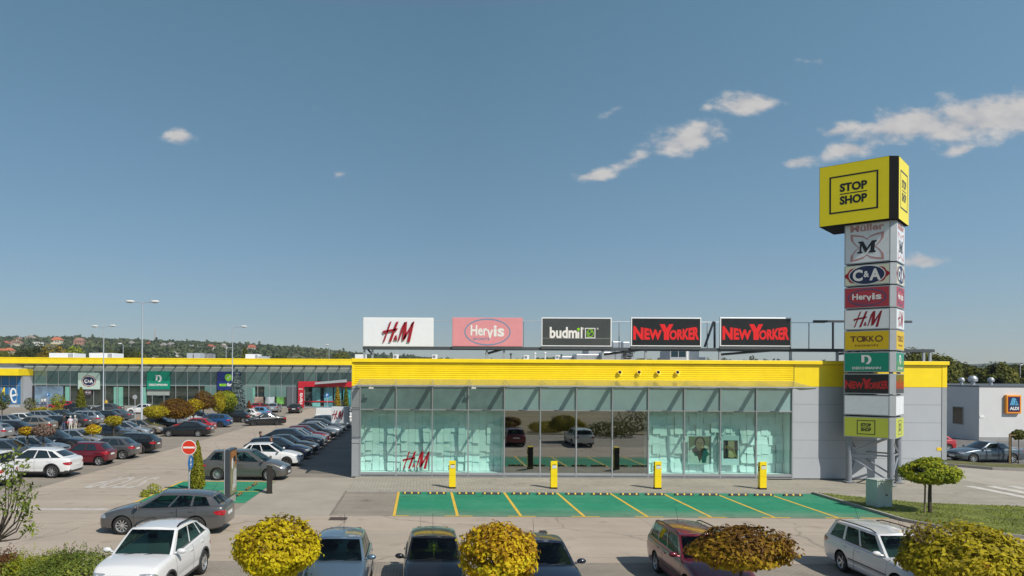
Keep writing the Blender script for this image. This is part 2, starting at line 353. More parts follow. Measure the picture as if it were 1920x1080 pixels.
        wm = N.new('ShaderNodeMix'); wm.data_type = 'RGBA'; L.new(wa.outputs[0], wm.inputs[0]); L.new(colr, wm.inputs[6]); wm.inputs[7].default_value = (*wc, 1); colr = wm.outputs[2]
    L.new(colr, vm.inputs[0]); L.new(vm.outputs[0], b.inputs['Base Color'])
    bp = N.new('ShaderNodeBump'); bp.inputs['Strength'].default_value = .3; bp.inputs['Distance'].default_value = .01; L.new(n3.outputs[0], bp.inputs['Height']); L.new(bp.outputs[0], b.inputs['Normal'])
    _mats[name] = m; return m

YELLOW = mat('yellow_sheet_metal', (.90, .66, .008), .38, var=.09, scale=.9)
STEEL = mat('galvanised_steel', (.42, .44, .46), .42, .5, var=.12, scale=2)
ALU = mat('grey_aluminium', (.37, .385, .40), .4, .35, var=.06, scale=1.5)
DARKSTEEL = mat('dark_steel', (.075, .085, .095), .5, .3, var=.15)
BLACK = mat('black_plastic', (.012, .012, .013), .45)
RUBBER = mat('rubber', (.018, .018, .018), .8, var=.2, scale=8)
WHITE = mat('white_paint', (.80, .80, .79), .45, var=.03)
CLADDING = mat('grey_wall_panel', (.40, .42, .45), .45, var=.05, scale=.5)
CONCRETE = mat('concrete', (.36, .34, .31), .9, var=.2, scale=2, bump=.3)
WHITESIGN = mat('white_sign_face', (.74, .76, .79), .28, var=.03)
RED = mat('red_lettering', (.31, .007, .017), .35)
NAVY = mat('navy_sign', (.012, .022, .075), .35)
TEALGREEN = mat('teal_green_sign', (.0, .23, .145), .35)
SIGNBLACK = mat('black_sign_face', (.012, .012, .012), .3, var=.3)
SIGNGREY = mat('dark_grey_sign_face', (.055, .06, .058), .35, var=.2, scale=.8)
PINK = mat('faded_pink_sign', (.68, .27, .29), .4, var=.06)
OFFWHITE = mat('off_white_lettering', (.74, .72, .70), .4)
FADEDBLUE = mat('faded_blue_lettering', (.16, .25, .37), .4)
# ------------------------------------------------------------------ the ground and what is painted on it
def sheet(name, pts, z, m, kind='structure'):
    o = MB().poly([(x, y, z) for x, y in pts]).build(name, m)
    return tag(o, kind=kind)
GROUND_M = paving_mat('field_ground', (.20, .165, .095), (.16, .15, .075), 60, 45, .001, (.17, .15, .08), .45, sscale=.05)
ROAD_M = paving_mat('worn_concrete_road', (.435, .365, .29), (.42, .355, .285), 9, 3.9, .012, (.24, .205, .17), .16, sscale=.22, crack=.13)
LOT_M = paving_mat('grey_block_paving', (.355, .31, .25), (.32, .28, .23), .2, .1, .012, (.19, .17, .15), .22)
WALK_M = paving_mat('light_block_paving', (.45, .415, .34), (.375, .345, .285), .24, .12, .016, (.22, .20, .17), .2, rot=45)
GREEN_M = paving_mat('green_painted_blocks', (.034, .305, .170), (.027, .265, .148), .2, .1, .010, (.018, .15, .085), .2, wear=((.20, .24, .18), 30.0, 32.2))
YLINE = mat('yellow_road_paint', (.72, .46, .05), .7, var=.2, scale=3)
WLINE = mat('white_road_paint', (.60, .57, .52), .75, var=.3, scale=2.5)
WLINE2 = mat('worn_white_road_paint', (.50, .46, .41), .8, var=.25, scale=2.5)
GRASS_M = mat('turf', (.16, .185, .035), .95, var=.55, scale=.9, bump=.8, bscale=60)
ASPH_M = mat('dark_asphalt', (.17, .16, .15), .9, var=.15, scale=1.5, bump=.3)
KERB_M = mat('kerb_stone', (.34, .32, .29), .9, var=.2, scale=3)

sheet('ground', [(-2150, -110), (2150, -110), (2150, 2050), (-2150, 2050)], -.02, GROUND_M)
sheet('car_park_paving', [(-130, 10), (64, 10), (64, 131), (-130, 131)], 0.0, LOT_M)
sheet('road', [(-130, 22.7), (64, 22.7), (64, 30.1), (-3.6, 30.1), (-7.8, 31.2), (-12.8, 33.5), (-12.8, 128), (-19.4, 128), (-19.4, 30.5), (-130, 30.5)], .004, ROAD_M)
sheet('concrete_apron', [(-7.9, 30.2), (-3.7, 30.1), (-3.7, 41.4), (-12.7, 41.4), (-12.7, 39.9), (-7.9, 39.9)], .0065, mat('apron_concrete', (.355, .315, .26), .9, var=.14, scale=.5, bump=.3))
tag(MB().box(-3.7, 19.6, 36.55, 41.6, -.01, .06).build('sidewalk', WALK_M), kind='structure')
sheet('walk_beside_tower', [(19.604, 36.55), (30.9, 36.55), (30.9, 41.6), (19.604, 41.6)], .012, WALK_M)
tag(MB().box(-3.7, 19.6, 36.43, 36.545, -.01, .075).build('walk_kerb', KERB_M), kind='structure')
sheet('green_bays', [(-1.1, 30.12), (19.5, 30.12), (19.7, 36.42), (-1.1, 36.42)], .009, GREEN_M)
sheet('green_charging_pad', [(-13.0, 33.0), (-7.96, 33.0), (-7.96, 39.7), (-13.0, 39.7)], .009, GREEN_M)
mb = MB()
for k in range(8):
    x = -1.1 + 2.63 * k
    mb.quad((x - .06, 30.13, .014), (x + .06, 30.13, .014), (x + .06, 36.35, .014), (x - .06, 36.35, .014))
    mb.quad((x - (.0 if k == 0 else .55), 30.12, .0145), (x + .62, 30.12, .0145), (x + .62, 30.24, .0145), (x - (.0 if k == 0 else .55), 30.24, .0145))
mb.quad((18.2, 30.12, .0145), (19.4, 30.12, .0145), (19.4, 30.24, .0145), (18.2, 30.24, .0145))
tag(mb.build('bay_markings', YLINE), kind='structure')
mb = MB()
mb.quad((-13, 39.55, .014), (-7.96, 39.55, .014), (-7.96, 39.67, .014), (-13, 39.67, .014))
mb.quad((-13, 36.25, .014), (-7.96, 36.25, .014), (-7.96, 36.35, .014), (-13, 36.35, .014))
mb.quad((-13.0, 33, .0145), (-12.88, 33, .0145), (-12.88, 39.55, .0145), (-13.0, 39.55, .0145))
tag(mb.build('pad_markings', YLINE), kind='structure')
# the stop line and the lettering read by drivers who leave the aisle
mb = MB()
mb.quad((-19.2, 31.05, .009), (-13.4, 31.05, .009), (-13.4, 31.5, .009), (-19.2, 31.5, .009))
tag(mb.build('stop_line', WLINE2), kind='structure')
mb = MB()
fr = (Vector((-16.0, 39.2, .009)), Vector((-1, 0, 0)), Vector((0, -1, 0)), Vector((0, 0, 1)))
mb.flat(text2('STOP', 0, 0, 2.7, 4.2, .015), fr)
tag(mb.build('stop_marking', WLINE2), kind='structure')
mb = MB()                                           # bay dividers in the big lot, pale blocks
for x0, x1 in ((-24.6, -19.5), (-29.8, -24.6), (-41.8, -36.6), (-47, -41.8)):
    for k in range(26): y = 39.6 + 2.6 * k; mb.quad((x0, y - .05, .005), (x1, y - .05, .005), (x1, y + .05, .005), (x0, y + .05, .005))
for k in range(20): y = 39.8 + 2.6 * k; mb.quad((-12.7, y - .05, .005), (-7.7, y - .05, .005), (-7.7, y + .05, .005), (-12.7, y + .05, .005))
tag(mb.build('lot_markings', mat('pale_block_line', (.37, .34, .30), .9)), kind='structure')
# fine dividing seams of the lane, drain channel
mb = MB()
for y in (26.6,): mb.quad((-60, y - .02, .0085), (60, y - .02, .0085), (60, y + .02, .0085), (-60, y + .02, .0085))
tag(mb.build('lane_seam', mat('seam_tar', (.42, .38, .34), .8)), kind='structure')
tag(MB().box(-3.78, -3.68, 30.2, 36.5, 0, .03).build('drain_channel', mat('drain_concrete', (.22, .19, .16), .9, var=.3)), kind='structure')
gx = G(634, 973)
o = MB(); o.box(gx.x - .36, gx.x + .36, gx.y - .3, gx.y + .3, .0, .012)
drain = tag(o.build('drain_grate', DARKSTEEL), 'rusty rectangular drain grate set in the lane beside the blue hatchback', 'drain grate')
mbb = MB()
for k in range(8): mbb.box(gx.x - .33 + k * .085, gx.x - .28 + k * .085, gx.y - .26, gx.y + .26, .012, .03)
mbb.build('grating', mat('rusty_iron', (.10, .055, .035), .8, var=.4, scale=9), drain)
# right: grass island with its kerb, path, access road, verge, neighbour's car park
isl = [(19.62, 36.4), (19.62, 29.6), (20.4, 27.6), (22.4, 26.2), (27, 25.2), (60, 24.2), (60, 30.5), (36, 31.5), (27.5, 32.6), (23.0, 33.6)]
o = MB().poly([(x, y, .09) for x, y in isl]).build('grass_island', GRASS_M); tag(o, kind='structure')
def kerb(name, pts, w=.14, h=.12, z0=0.0):
    mb = MB(); k = len(pts)
    for i in range(k - 1):
        a, b = Vector((*pts[i], 0)), Vector((*pts[i + 1], 0)); d = (b - a).normalized(); n = Vector((-d.y, d.x, 0)) * w / 2
        v = [a - n, b - n, b + n, a + n]
        mb.add([(p.x, p.y, z0) for p in v] + [(p.x, p.y, z0 + h) for p in v], [(4, 5, 6, 7), (0, 1, 5, 4), (1, 2, 6, 5), (2, 3, 7, 6), (3, 0, 4, 7)])
    return tag(mb.build(name, KERB_M), kind='structure')
kerb('kerb', [isl[0], isl[1], isl[2], isl[3], isl[4], isl[5]])
ROAD2 = [(29.9, 60), (29.9, 41.7), (31, 41.6), (31, 36.5), (27, 33.2), (36, 32), (64, 30.8), (64, 42.2), (44, 43.6), (36.3, 46.4), (33.6, 50), (33.0, 60)]
sheet('access_road', ROAD2, .0045, mat('access_road_concrete', (.40, .36, .30), .9, var=.14, scale=.4, bump=.2))
sheet('path', [(19.75, 36.42), (23.2, 33.7), (27.2, 33.0), (30.9, 36.4), (30.9, 36.545), (19.75, 36.545)], .008, WALK_M)
mb = MB()
for k in range(7):
    x = 29.35 + 1.13 * k; mb.quad((x, 34.4, .016), (x + .52, 34.4, .016), (x + .52, 39.4, .016), (x, 39.4, .016))
tag(mb.build('zebra_stripes', WLINE), kind='structure')
verge = [(33.2, 60), (33.8, 50), (36.5, 46.6), (44, 43.8), (64, 42.4), (64, 45.2), (44.5, 47.2), (38, 49.2), (35.6, 52), (35.0, 60)]
tag(MB().poly([(x, y, .14) for x, y in verge]).build('grass_verge', mat('dry_turf', (.14, .135, .045), .95, var=.4, scale=1.0, bump=.8, bscale=60)), kind='structure')
kerb('verge_kerb', verge[:5], .16, .17)
sheet('neighbour_car_park', [(35.0, 131), (35.0, 60), (35.6, 52), (38, 49.2), (44.5, 47.2), (64, 45.2), (150, 44), (150, 131)], .005, ASPH_M)
mb = MB()
for k in range(8): x = 38.5 + 2.6 * k * 1.9; mb.quad((x, 48.6 - .06 * k, .0095), (x + 4.4, 48.4 - .06 * k, .0095), (x + 4.4, 48.55 - .06 * k, .0095), (x, 48.75 - .06 * k, .0095))
tag(mb.build('neighbour_bay_markings', WLINE), kind='structure')
# ------------------------------------------------------------------ logos as flat shapes (unit: metres, centred on 0,0)
def hm_geo(h):
    """slanted brush capitals and a small ampersand; h = height of the letters"""
    P = [[(70, 5), (86, 0), (22, 186), (6, 196)], [(128, 6), (152, 0), (84, 190), (62, 190)],
         [(0, 96), (14, 86), (146, 62), (136, 84), (24, 104), (18, 118)],
         [(182, 50), (206, 6), (218, 4), (160, 176), (148, 184)], [(204, 8), (232, 2), (222, 150), (190, 178), (186, 170)],
         [(286, 2), (298, 0), (214, 166), (192, 178), (204, 140)], [(276, 10), (300, 0), (258, 192), (232, 190)]]
    s = h / 195; geo = []
    for p in P: geo += poly2(*[((x - 150) * s, (98 - y) * s) for x, y in p])
    geo += text2('&', (126 - 150) * s, (98 - 152) * s, 34 * s, 46 * s, .03, .2)
    return geo
def ny_geo(w, h):
    """block capitals hanging from an arched line, the middle letter standing above them"""
    def warp(x0, x1):
        def f(a, b):
            u = abs((x0 + (x1 - x0) * a) - .5) * 2
            top = .60 + .28 * u ** 1.4
            return (a, (b * top))
        return f
    geo = []
    def word(s, x0, x1):
        vs, fs = text2(s, .5, .5, 1, 1, .05, 0, warp(x0, x1))[0]
        geo.append(([((x0 + (x1 - x0) * x - .5) * w, (y - .5) * h) for x, y in vs], fs))
    word('N', 0, .155); word('EW', .168, .435); word('ORKER', .55, 1.0)
    Y = [(.40, 1.0), (.475, 1.0), (.51, .72), (.545, 1.0), (.61, 1.0), (.545, .46), (.545, 0), (.465, 0), (.465, .46)]
    geo += poly2(*[((x - .5) * w, (y - .5) * h) for x, y in Y])
    return geo
def stopshop_geo(w, h, t, plain=False):
    g = frame2(-w / 2, -h / 2, w / 2, h / 2, t)
    g += text2('STOP', 0, h * .17, w * .56, h * .23, .045) + text2('SHOP', 0, -h * .17, w * .56, h * .23, .045) + rect2(-w * .28, -t * .32, w * .28, t * .32)
    return g
def hervis_geo(w, h):
    g = text2('Her', -w * .235, 0, w * .47, h * .62, .03, 0, lambda a, b: (a, b + .15)) + text2('v', w * .07, -h * .12, w * .17, h * .52, .03) + text2('is', w * .32, h * .06, w * .3, h * .66, .03)
    return g
def d_geo(w, h):
    a = [(-.5, .5), (.06, .5), (.3, .42), (.46, .2), (.5, 0), (.44, -.25), (.24, -.47), (-.02, -.5), (-.06, -.40), (.12, -.28), (.2, 0), (.14, .22), (-.02, .33), (-.2, .33), (-.2, -.3), (-.5, -.3)]
    return poly2(*[(x * w, y * h) for x, y in a])
def bold_m(w, h):
    p = [(-.5, .5), (-.24, .5), (0, -.08), (.24, .5), (.5, .5), (.5, .36), (.42, .34), (.42, -.34), (.5, -.36), (.5, -.5), (.12, -.5), (.12, -.36), (.2, -.34), (.2, .12), (-.02, -.45), (-.08, -.45), (-.30, .14), (-.30, -.34), (-.22, -.36), (-.22, -.5), (-.5, -.5), (-.5, -.36), (-.40, -.34), (-.40, .34), (-.5, .36)]
    return poly2(*[(x * w + y * w * .06, y * h) for x, y in p])
def petal_geo(w, h, t):
    """outline of a four-petalled butterfly shape"""
    half = [(0, .30), (.10, .40), (.28, .46), (.5, .5), (.48, .28), (.36, .10), (.26, 0)]
    o = half + [(x, -y) for x, y in half[-2::-1]]; o = o + [(-x, y) for x, y in o[-2:0:-1]]
    vs = [(x * w, y * h) for x, y in o] + [(x * w * (1 - t), y * h * (1 - t)) for x, y in o]; n = len(o)
    return [(vs, [(i, i + n, (i + 1) % n + n, (i + 1) % n) for i in range(n)])]

# ------------------------------------------------------------------ the store in front
FY = 41.45; FS = FY / F
fx = lambda px: (px - CX) * FS
XL, XR, GX0, GXW = fx(660), fx(1775), fx(676), 2.046
GX1 = GX0 + 12 * GXW
store = thing('store_building', (8, FY, 0), 'long grey store with corrugated yellow fascia and glass front behind the green bays', 'building')
PANE = glass_mat('shop_pane_glass', (.68, .91, .865), .075, 1.5)
PANE_R = glass_mat('mirrored_door_glass', (.62, .80, .76), .34, 1.5)
SPANDREL = mat('pale_spandrel_glass', (.235, .365, .37), .12, coat=.6, var=.16, scale=.45)
SPANDREL_D = mat('dark_spandrel_glass', (.125, .215, .215), .10, coat=.7, var=.35, scale=.55)
CANOPYG = glass_mat('dusty_canopy_glass', (.95, .94, .90), .0, 1.08, .2, haze=.20, hcol=(.60, .53, .30))
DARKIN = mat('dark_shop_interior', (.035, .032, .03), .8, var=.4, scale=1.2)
PAPER = mat('white_paper', (.86, .87, .86), .8, var=.04, scale=1)
# walls, roof, floor
mb = MB()
mb.box(GX1 + .04, XR - .28, FY, FY + .25, .1, 5.3)
mb.box(XL, XL + .2, FY + .3, FY + 42, 0, 6.5); mb.box(XR - .2, XR, FY + .3, FY + 42, 0, 6.5); mb.box(XL, XR, FY + 42, FY + 42.2, 0, 6.5)
w = mb.build('wall', CLADDING, store)
mb = MB()
for z in (1.25, 2.27, 3.29, 4.31): mb.box(GX1 + .06, XR - .29, FY - .004, FY + .01, z - .012, z + .012)
mb.build('panel_joint', mat('grey_joint_strip', (.25, .26, .28), .7), w)  # panel joints as thin strips of a darker grey
MB().box(XR - .275, XR, FY - .03, FY + .3, 0.05, 5.29).build('corner_trim', ALU, store)
MB().box(GX1 + .04, XR, FY + .02, FY + .2, 0, .098).build('plinth', mat('plinth_dark', (.12, .12, .12), .8), store)
MB().box(XL + .2, XR - .2, FY + .32, FY + 42, 6.3, 6.45).build('roof', mat('roof_membrane', (.35, .35, .34), .9, var=.2), store)
mb = MB(); mb.box(XL + .2, GX1 + 1, FY + .2, FY + 12, .0, .12); mb.build('floor', mat('shop_floor', (.16, .15, .14), .35, var=.1), store)
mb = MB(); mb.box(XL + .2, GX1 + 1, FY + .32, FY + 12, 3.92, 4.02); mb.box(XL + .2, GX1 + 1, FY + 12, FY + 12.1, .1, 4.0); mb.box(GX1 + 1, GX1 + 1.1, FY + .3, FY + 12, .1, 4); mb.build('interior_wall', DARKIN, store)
# fascia: ribs running along the front, flat sheet on the right, coping
mb = MB(); pr = []
z = 5.22; zt = 6.56; n = 11; st = (zt - z) / n
for i in range(n):
    pr += [(-.01, z + i * st), (-.036, z + i * st + st * .14), (-.036, z + i * st + st * .66), (-.006, z + i * st + st * .84)]
pr += [(-.01, zt)]
k = len(pr)
x0, x1 = XL + .1, fx(1488)
mb.add([(x0, FY + y, zz) for y, zz in pr] + [(x1, FY + y, zz) for y, zz in pr], [(i, i + k, i + k + 1, i + 1) for i in range(k - 1)])
mb.box(x0, x1, FY + .005, FY + .25, 5.22, 6.56)
mb.box(XL, x0 - .002, FY - .06, FY + .3, 5.22, 6.56)
mb.build('corrugated_fascia', YELLOW, store)
mb = MB(); mb.box(x1 + .02, XR - .28, FY - .012, FY + .26, 5.31, 6.55); mb.box(XR - .275, XR, FY - .035, FY + .3, 5.31, 6.55); mb.build('flat_fascia', YELLOW, store)
mb = MB(); mb.box(x1 + .005, x1 + .018, FY - .05, FY + .2, 5.24, 6.55); mb.box(XL, XR, FY - .02, FY + .2, 6.553, 6.567); mb.build('fascia_gap', DARKSTEEL, store)
mb = MB(); mb.bevbox(XL - .02, XR + .05, FY - .16, FY + .35, 6.57, 6.78, .015); mb.build('coping', YELLOW, store)
for i, px in enumerate((1161, 1197, 1233, 1269)):
    p = AT(px, 700, FY - .05); mb = MB()
    M = Matrix.Translation((p.x, FY - .03, p.z)) @ Matrix.Rotation(R(68), 4, 'X')
    mb.smooth = True; mb.lathe([(.17, -.04), (.17, .0), (.115, .03), (.115, .17)], 20, M); mb.smooth = False
    o = mb.build('vent_pipe', YELLOW, store)
    MB().lathe([(.0, .173), (.095, .173)], 16, M).build('pipe_mouth', mat('dark_pipe_bore', (.03, .012, .008), .8), o)
# glazing
mb = MB()
ZT, ZM, ZS = 5.22, 3.89, .32
for i in range(13):
    x = GX0 + GXW * i; mb.box(x - .035, x + .035, FY - .06, FY + .12, .12, ZT)
for i in range(12):
    x = GX0 + GXW * i
    mb.box(x + .036, x + GXW - .036, FY - .045, FY + .11, ZM - .035, ZM + .035)
    mb.box(x + .036, x + GXW - .036, FY - .045, FY + .11, .15, ZS)
    mb.box(x + .036, x + GXW - .036, FY - .045, FY + .11, ZT - .05, ZT)
mb.box(XL, GX1 + .03, FY - .085, FY + .2, .075, .118)
mb.box(GX0 - .03, GX1 + .03, FY - .075, FY - .061, .20, .235)
fr_ = mb.build('window_frame', ALU, store)
for i in range(12):
    mb = MB(); mb.box(GX0 + GXW * i + .78, GX0 + GXW * i + 1.02, FY - .075, FY - .046, ZM - .03, ZM + .015); mb.build('frame_clip', DARKSTEEL, fr_)
for i in range(12):
    x = GX0 + GXW * i
    MB().quad((x + .036, FY + .03, ZM + .036), (x + GXW - .036, FY + .03, ZM + .036), (x + GXW - .036, FY + .03, ZT - .05), (x + .036, FY + .03, ZT - .05)).build('upper_pane', SPANDREL_D if i < 4 else SPANDREL, store)
    MB().quad((x + .036, FY + .02, ZS + .001), (x + GXW - .036, FY + .02, ZS + .001), (x + GXW - .036, FY + .02, ZM - .036), (x + .036, FY + .02, ZM - .036)).build('window_pane', PANE_R if 4 <= i < 8 else PANE, store)
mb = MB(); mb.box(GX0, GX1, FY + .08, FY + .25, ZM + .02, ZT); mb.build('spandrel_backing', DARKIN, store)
# corner column left of the glass
mb = MB(); mb.box(XL + .005, GX0 - .04, FY - .03, FY + .3, .12, ZT); o = mb.build('corner_column', ALU, store)
for z in (1.95, 3.86, 3.97, 5.05): MB().box(XL + .004, GX0 - .04, FY - .034, FY - .0305, z - .018, z + .018).build('column_joint', DARKSTEEL, o)
# canopy: sloping glass sheets on thirteen steel fins
CYD = 2.45; Z0c, Z1c = 5.62, 5.28
for i in range(12):
    x = GX0 + GXW * i; a, b = x + .02, x + GXW - .02
    MB().add([(a, FY - .06, Z0c), (b, FY - .06, Z0c), (b, FY - CYD, Z1c), (a, FY - CYD, Z1c), (a, FY - .06, Z0c + .016), (b, FY - .06, Z0c + .016), (b, FY - CYD, Z1c + .016), (a, FY - CYD, Z1c + .016)],
             [(0, 1, 2, 3), (7, 6, 5, 4), (0, 4, 5, 1), (1, 5, 6, 2), (2, 6, 7, 3), (3, 7, 4, 0)]).build('canopy_glass', CANOPYG, store)
for i in range(13):
    x = GX0 + GXW * i; mb = MB()
    pts = [(FY - .062, Z0c - .02), (FY - CYD + .03, Z1c - .02), (FY - CYD + .03, Z1c - .07), (FY - .9, Z1c - .16), (FY - .062, Z1c - .06)]
    k = len(pts); t = .035
    mb.add([(x - t, y, z) for y, z in pts] + [(x + t, y, z) for y, z in pts], [tuple(range(k)), tuple(range(2 * k - 1, k - 1, -1))] + [(j, j + k, (j + 1) % k + k, (j + 1) % k) for j in range(k)])
    mb.build('canopy_bracket', STEEL, store)
mb = MB(); mb.box(GX0 - .1, GX1 + .1, FY - CYD - .02, FY - CYD + .02, Z1c - .02, Z1c + .04); mb.build('canopy_edge', STEEL, store)
# small lamps under the canopy
for px in (693, 885):
    p = AT(px, 727, FY - .5); mb = MB(); mb.bevbox(p.x - .05, p.x + .22, FY - .62, FY - .44, p.z - .07, p.z + .03, .02); mb.box(p.x + .03, p.x + .06, FY - .55, FY - .5, p.z + .03, p.z + .3)
    tag(mb.build('floodlight', WHITE), 'small white floodlight under the canopy above the %s shop pane' % ('first' if px < 800 else 'fourth'), 'floodlight', 'floodlights under the canopy')
# red initials on the glass
mb = MB(); p = AT(780, 863, FY)
mb.raised(hm_geo(1.02), (Vector((p.x, FY + .016, p.z)), Vector((1, 0, 0)), Vector((0, 0, 1)), Vector((0, -1, 0))), 0, .05)
tag(mb.build('window_lettering', RED), 'red brush-stroke letters standing on the glass low in the second pane', 'lettering')
# displays of white paper sheets in the left and right windows
def paper_wall(x0, x1, label, seed):
    rnd = random.Random(seed); y = FY + .82
    t = thing('window_display', ((x0 + x1) / 2, y, .12), label, 'window display')
    MB().box(x0, x1, y + .10, y + .14, .121, 3.915).build('backing_board', mat('backing_board_white', (.62, .66, .65), .8), t)
    for xs in (x0, x1 - .03): MB().box(xs, xs + .03, FY + .14, y + .09, .121, 3.91).build('side_board', PAPER, t)
    MB().box(x0 + .03, x1 - .03, FY + .14, y + .09, .121, .30).build('plinth', PAPER, t)
    mb = MB(); ncol = round((x1 - x0) / .42); cw = (x1 - x0 - .1) / ncol
    for c in range(ncol):
        z = .32; skip = (c % 5 == 2 and rnd.random() < .6)
        while z < 3.75:
            hgt = .56 + rnd.uniform(-.05, .05); xa = x0 + .05 + c * cw; xb = xa + cw * rnd.uniform(.95, 1.0)
            lift = rnd.uniform(.01, .09) if not skip else .005; tw = rnd.uniform(-.03, .03); d0 = rnd.uniform(.0, .13)
            for r_ in range(4):
                f0, f1 = r_ / 4, (r_ + 1) / 4; yy = lambda f, e: y + .09 - d0 - lift * (1 - f) ** 2.2 - e * (1 - f)
                mb.add([(xa, yy(f0, tw), z + hgt * f0), (xb, yy(f0, -tw), z + hgt * f0), (xb, yy(f1, -tw), z + hgt * f1), (xa, yy(f1, tw), z + hgt * f1)], [(0, 1, 2, 3)])
            z += hgt - .015
    mb.build('paper_sheets', PAPER, t)
    return t
paper_wall(XL + .25, GX0 + 4 * GXW - .04, 'wall of curling white paper sheets in the left shop windows, behind the red letters', 3)
paper_wall(GX0 + 8 * GXW + .04, GX1 - .05, 'wall of curling white paper sheets in the right shop windows, behind two posters', 8)
# posters: a portrait and a still life, both generic
def poster(px0, px1, py0, py1, name, label, layers, border):
    y = FY + .45; a = AT(px0, py1, y); b = AT(px1, py0, y); cx, cz = (a.x + b.x) / 2, (a.z + b.z) / 2; w, h = b.x - a.x, b.z - a.z
    t = thing(name, (cx, y, a.z), label, 'poster')
    o = MB().box(a.x, b.x, y, y + .02, a.z, b.z).build('board', mat('poster_board_pale', (.66, .71, .72), .5), t)
    MB().box(cx - .01, cx + .01, y + .005, y + .015, b.z, 3.915).build('hanging_wire', STEEL, t)
    fr = (Vector((cx, y, cz)), Vector((w, 0, 0)), Vector((0, 0, h)), Vector((0, -1, 0)))
    for i, (m, geo) in enumerate(layers):
        MB().flat(geo, fr, .003 + .002 * i).build('print', m, o)
P = lambda n, c: mat(n, c, .5, var=.12, scale=4)
poster(1290, 1334, 817, 870, 'portrait_poster', 'large poster of a dark-haired person in a pale jacket and dark green collar', [
    (P('print_olive', (.17, .18, .09)), rect2(-.47, -.475, .47, .475)),
    (P('print_pale_cloth', (.52, .53, .46)), poly2((-.46, -.47), (.46, -.47), (.46, -.1), (.36, .12), (.1, .2), (-.2, .16), (-.44, .06))),
    (P('print_green_cloth', (.012, .10, .085)), poly2((-.34, .02), (-.16, .14), (.2, .1), (.44, -.16), (.30, -.24), (.26, -.46), (.1, -.46), (.02, -.2), (-.06, -.22), (-.2, -.22))),
    (P('print_dark_cloth', (.03, .018, .022)), poly2((-.34, -.08), (-.2, .12), (.18, .1), (.14, -.12), (.0, -.46), (-.1, -.2), (-.2, -.1))),
    (P('print_hair', (.012, .01, .01)), ell2(.0, .26, .23, .20)),
    (P('print_skin', (.30, .20, .11)), ell2(.0, .20, .165, .22)),
    (P('print_skin_shade', (.20, .12, .06)), ell2(.02, .17, .03, .05) + ell2(0, .07, .055, .014)),
    (P('print_brows', (.05, .03, .02)), ell2(-.075, .25, .05, .012) + ell2(.075, .25, .05, .012) + ell2(-.07, .222, .028, .009) + ell2(.07, .222, .028, .009))], .03)
poster(1353, 1386, 817, 872, 'still_life_poster', 'poster of a tan leather bag against black with a wide pale border', [
    (P('print_black', (.012, .011, .013)), rect2(-.40, -.28, .42, .34)),
    (P('print_tan', (.36, .28, .13)), poly2((-.14, .33), (.22, .33), (.24, .02), (.30, -.2), (.1, -.26), (-.12, -.22), (-.1, .0))),
    (P('print_dark_tan', (.20, .15, .05)), poly2((-.36, .12), (-.22, .18), (.12, .08), (.40, -.22), (.36, -.26), (.04, .0), (-.3, .08))),
    (P('print_light_tan', (.46, .38, .2)), poly2((-.12, -.02), (.08, -.06), (.12, -.16), (-.08, -.12)))], .1)

# ------------------------------------------------------------------ on the roof of that store: sign frame, billboards, plant
BY = 43.2
gan = thing('roof_sign_frame', (14, BY, 6.78), 'long dark steel gantry with a railing carrying the billboards above the store roof', 'sign frame')
zb = AT(760, 652, BY).z
xa, xb = AT(681, 652, BY).x, AT(1745, 652, BY).x
mb = MB(); mb.box(xa, xb, BY - .35, BY - .27, zb - .12, zb + .06); mb.box(xa, xb, BY + .55, BY + .63, zb - .10, zb + .04)
x = xa
while x < xb: mb.box(x, x + .06, BY - .26, BY + .54, zb - .08, zb); x += 1.6
mb.build('beam', DARKSTEEL, gan)
MB().box(xa + 4, xb, BY - .26, BY + .54, zb + .001, zb + .03).build('walkway', mat('steel_grating', (.16, .18, .2), .6, .3), gan)
mb = MB(); zr = AT(960, 601, BY).z
mb.tube([(xa + 4.1, BY + .5, zr), (xb - 6, BY + .5, zr)], .018, 6)
for px in (984, 1165, 1332, 1525): mb.tube([(AT(px, 640, BY).x, BY + .5, zb), (AT(px, 640, BY).x, BY + .5, zr)], .03, 6)
mb.build('railing', STEEL, gan)
mb = MB()
for p0, p1 in (((1343, 602), (1326, 650)), ((1569, 602), (1569, 655)), ((1345, 602), (1345, 652))):
    a, b = AT(*p0, BY), AT(*p1, BY); mb.tube([(a.x, BY + .4, a.z), (b.x, BY + .4, b.z)], .07, 4)
a, b = AT(1532, 601, BY), AT(1610, 601, BY); mb.box(a.x, b.x + 3.4, BY + .33, BY + .47, a.z - .08, a.z + .05)
mb.build('diagonal_strut', DARKSTEEL, gan)
for px in (684, 699, 912, 944, 1128, 1208, 1346, 1478, 1565, 1726, 1738):
    x = AT(px, 660, BY).x; mb = MB(); mb.box(x - .06, x + .06, BY - .32, BY - .2, 6.79, zb - .13)
    mb.box(x - .14, x + .14, BY - .4, BY - .12, 6.785, 6.80); mb.build('post', STEEL, gan)
for p0, p1 in (((690, 655), (698, 664)), ((910, 664), (942, 655)), ((1130, 665), (1208, 655)), ((1347, 665), (1475, 655)), ((1565, 664), (1590, 662))):
    a, b = AT(*p0, BY), AT(*p1, BY); MB().tube([(a.x, BY - .1, a.z), (b.x, BY - .4, b.z)], .07, 4).build('knee_brace', DARKSTEEL, gan)
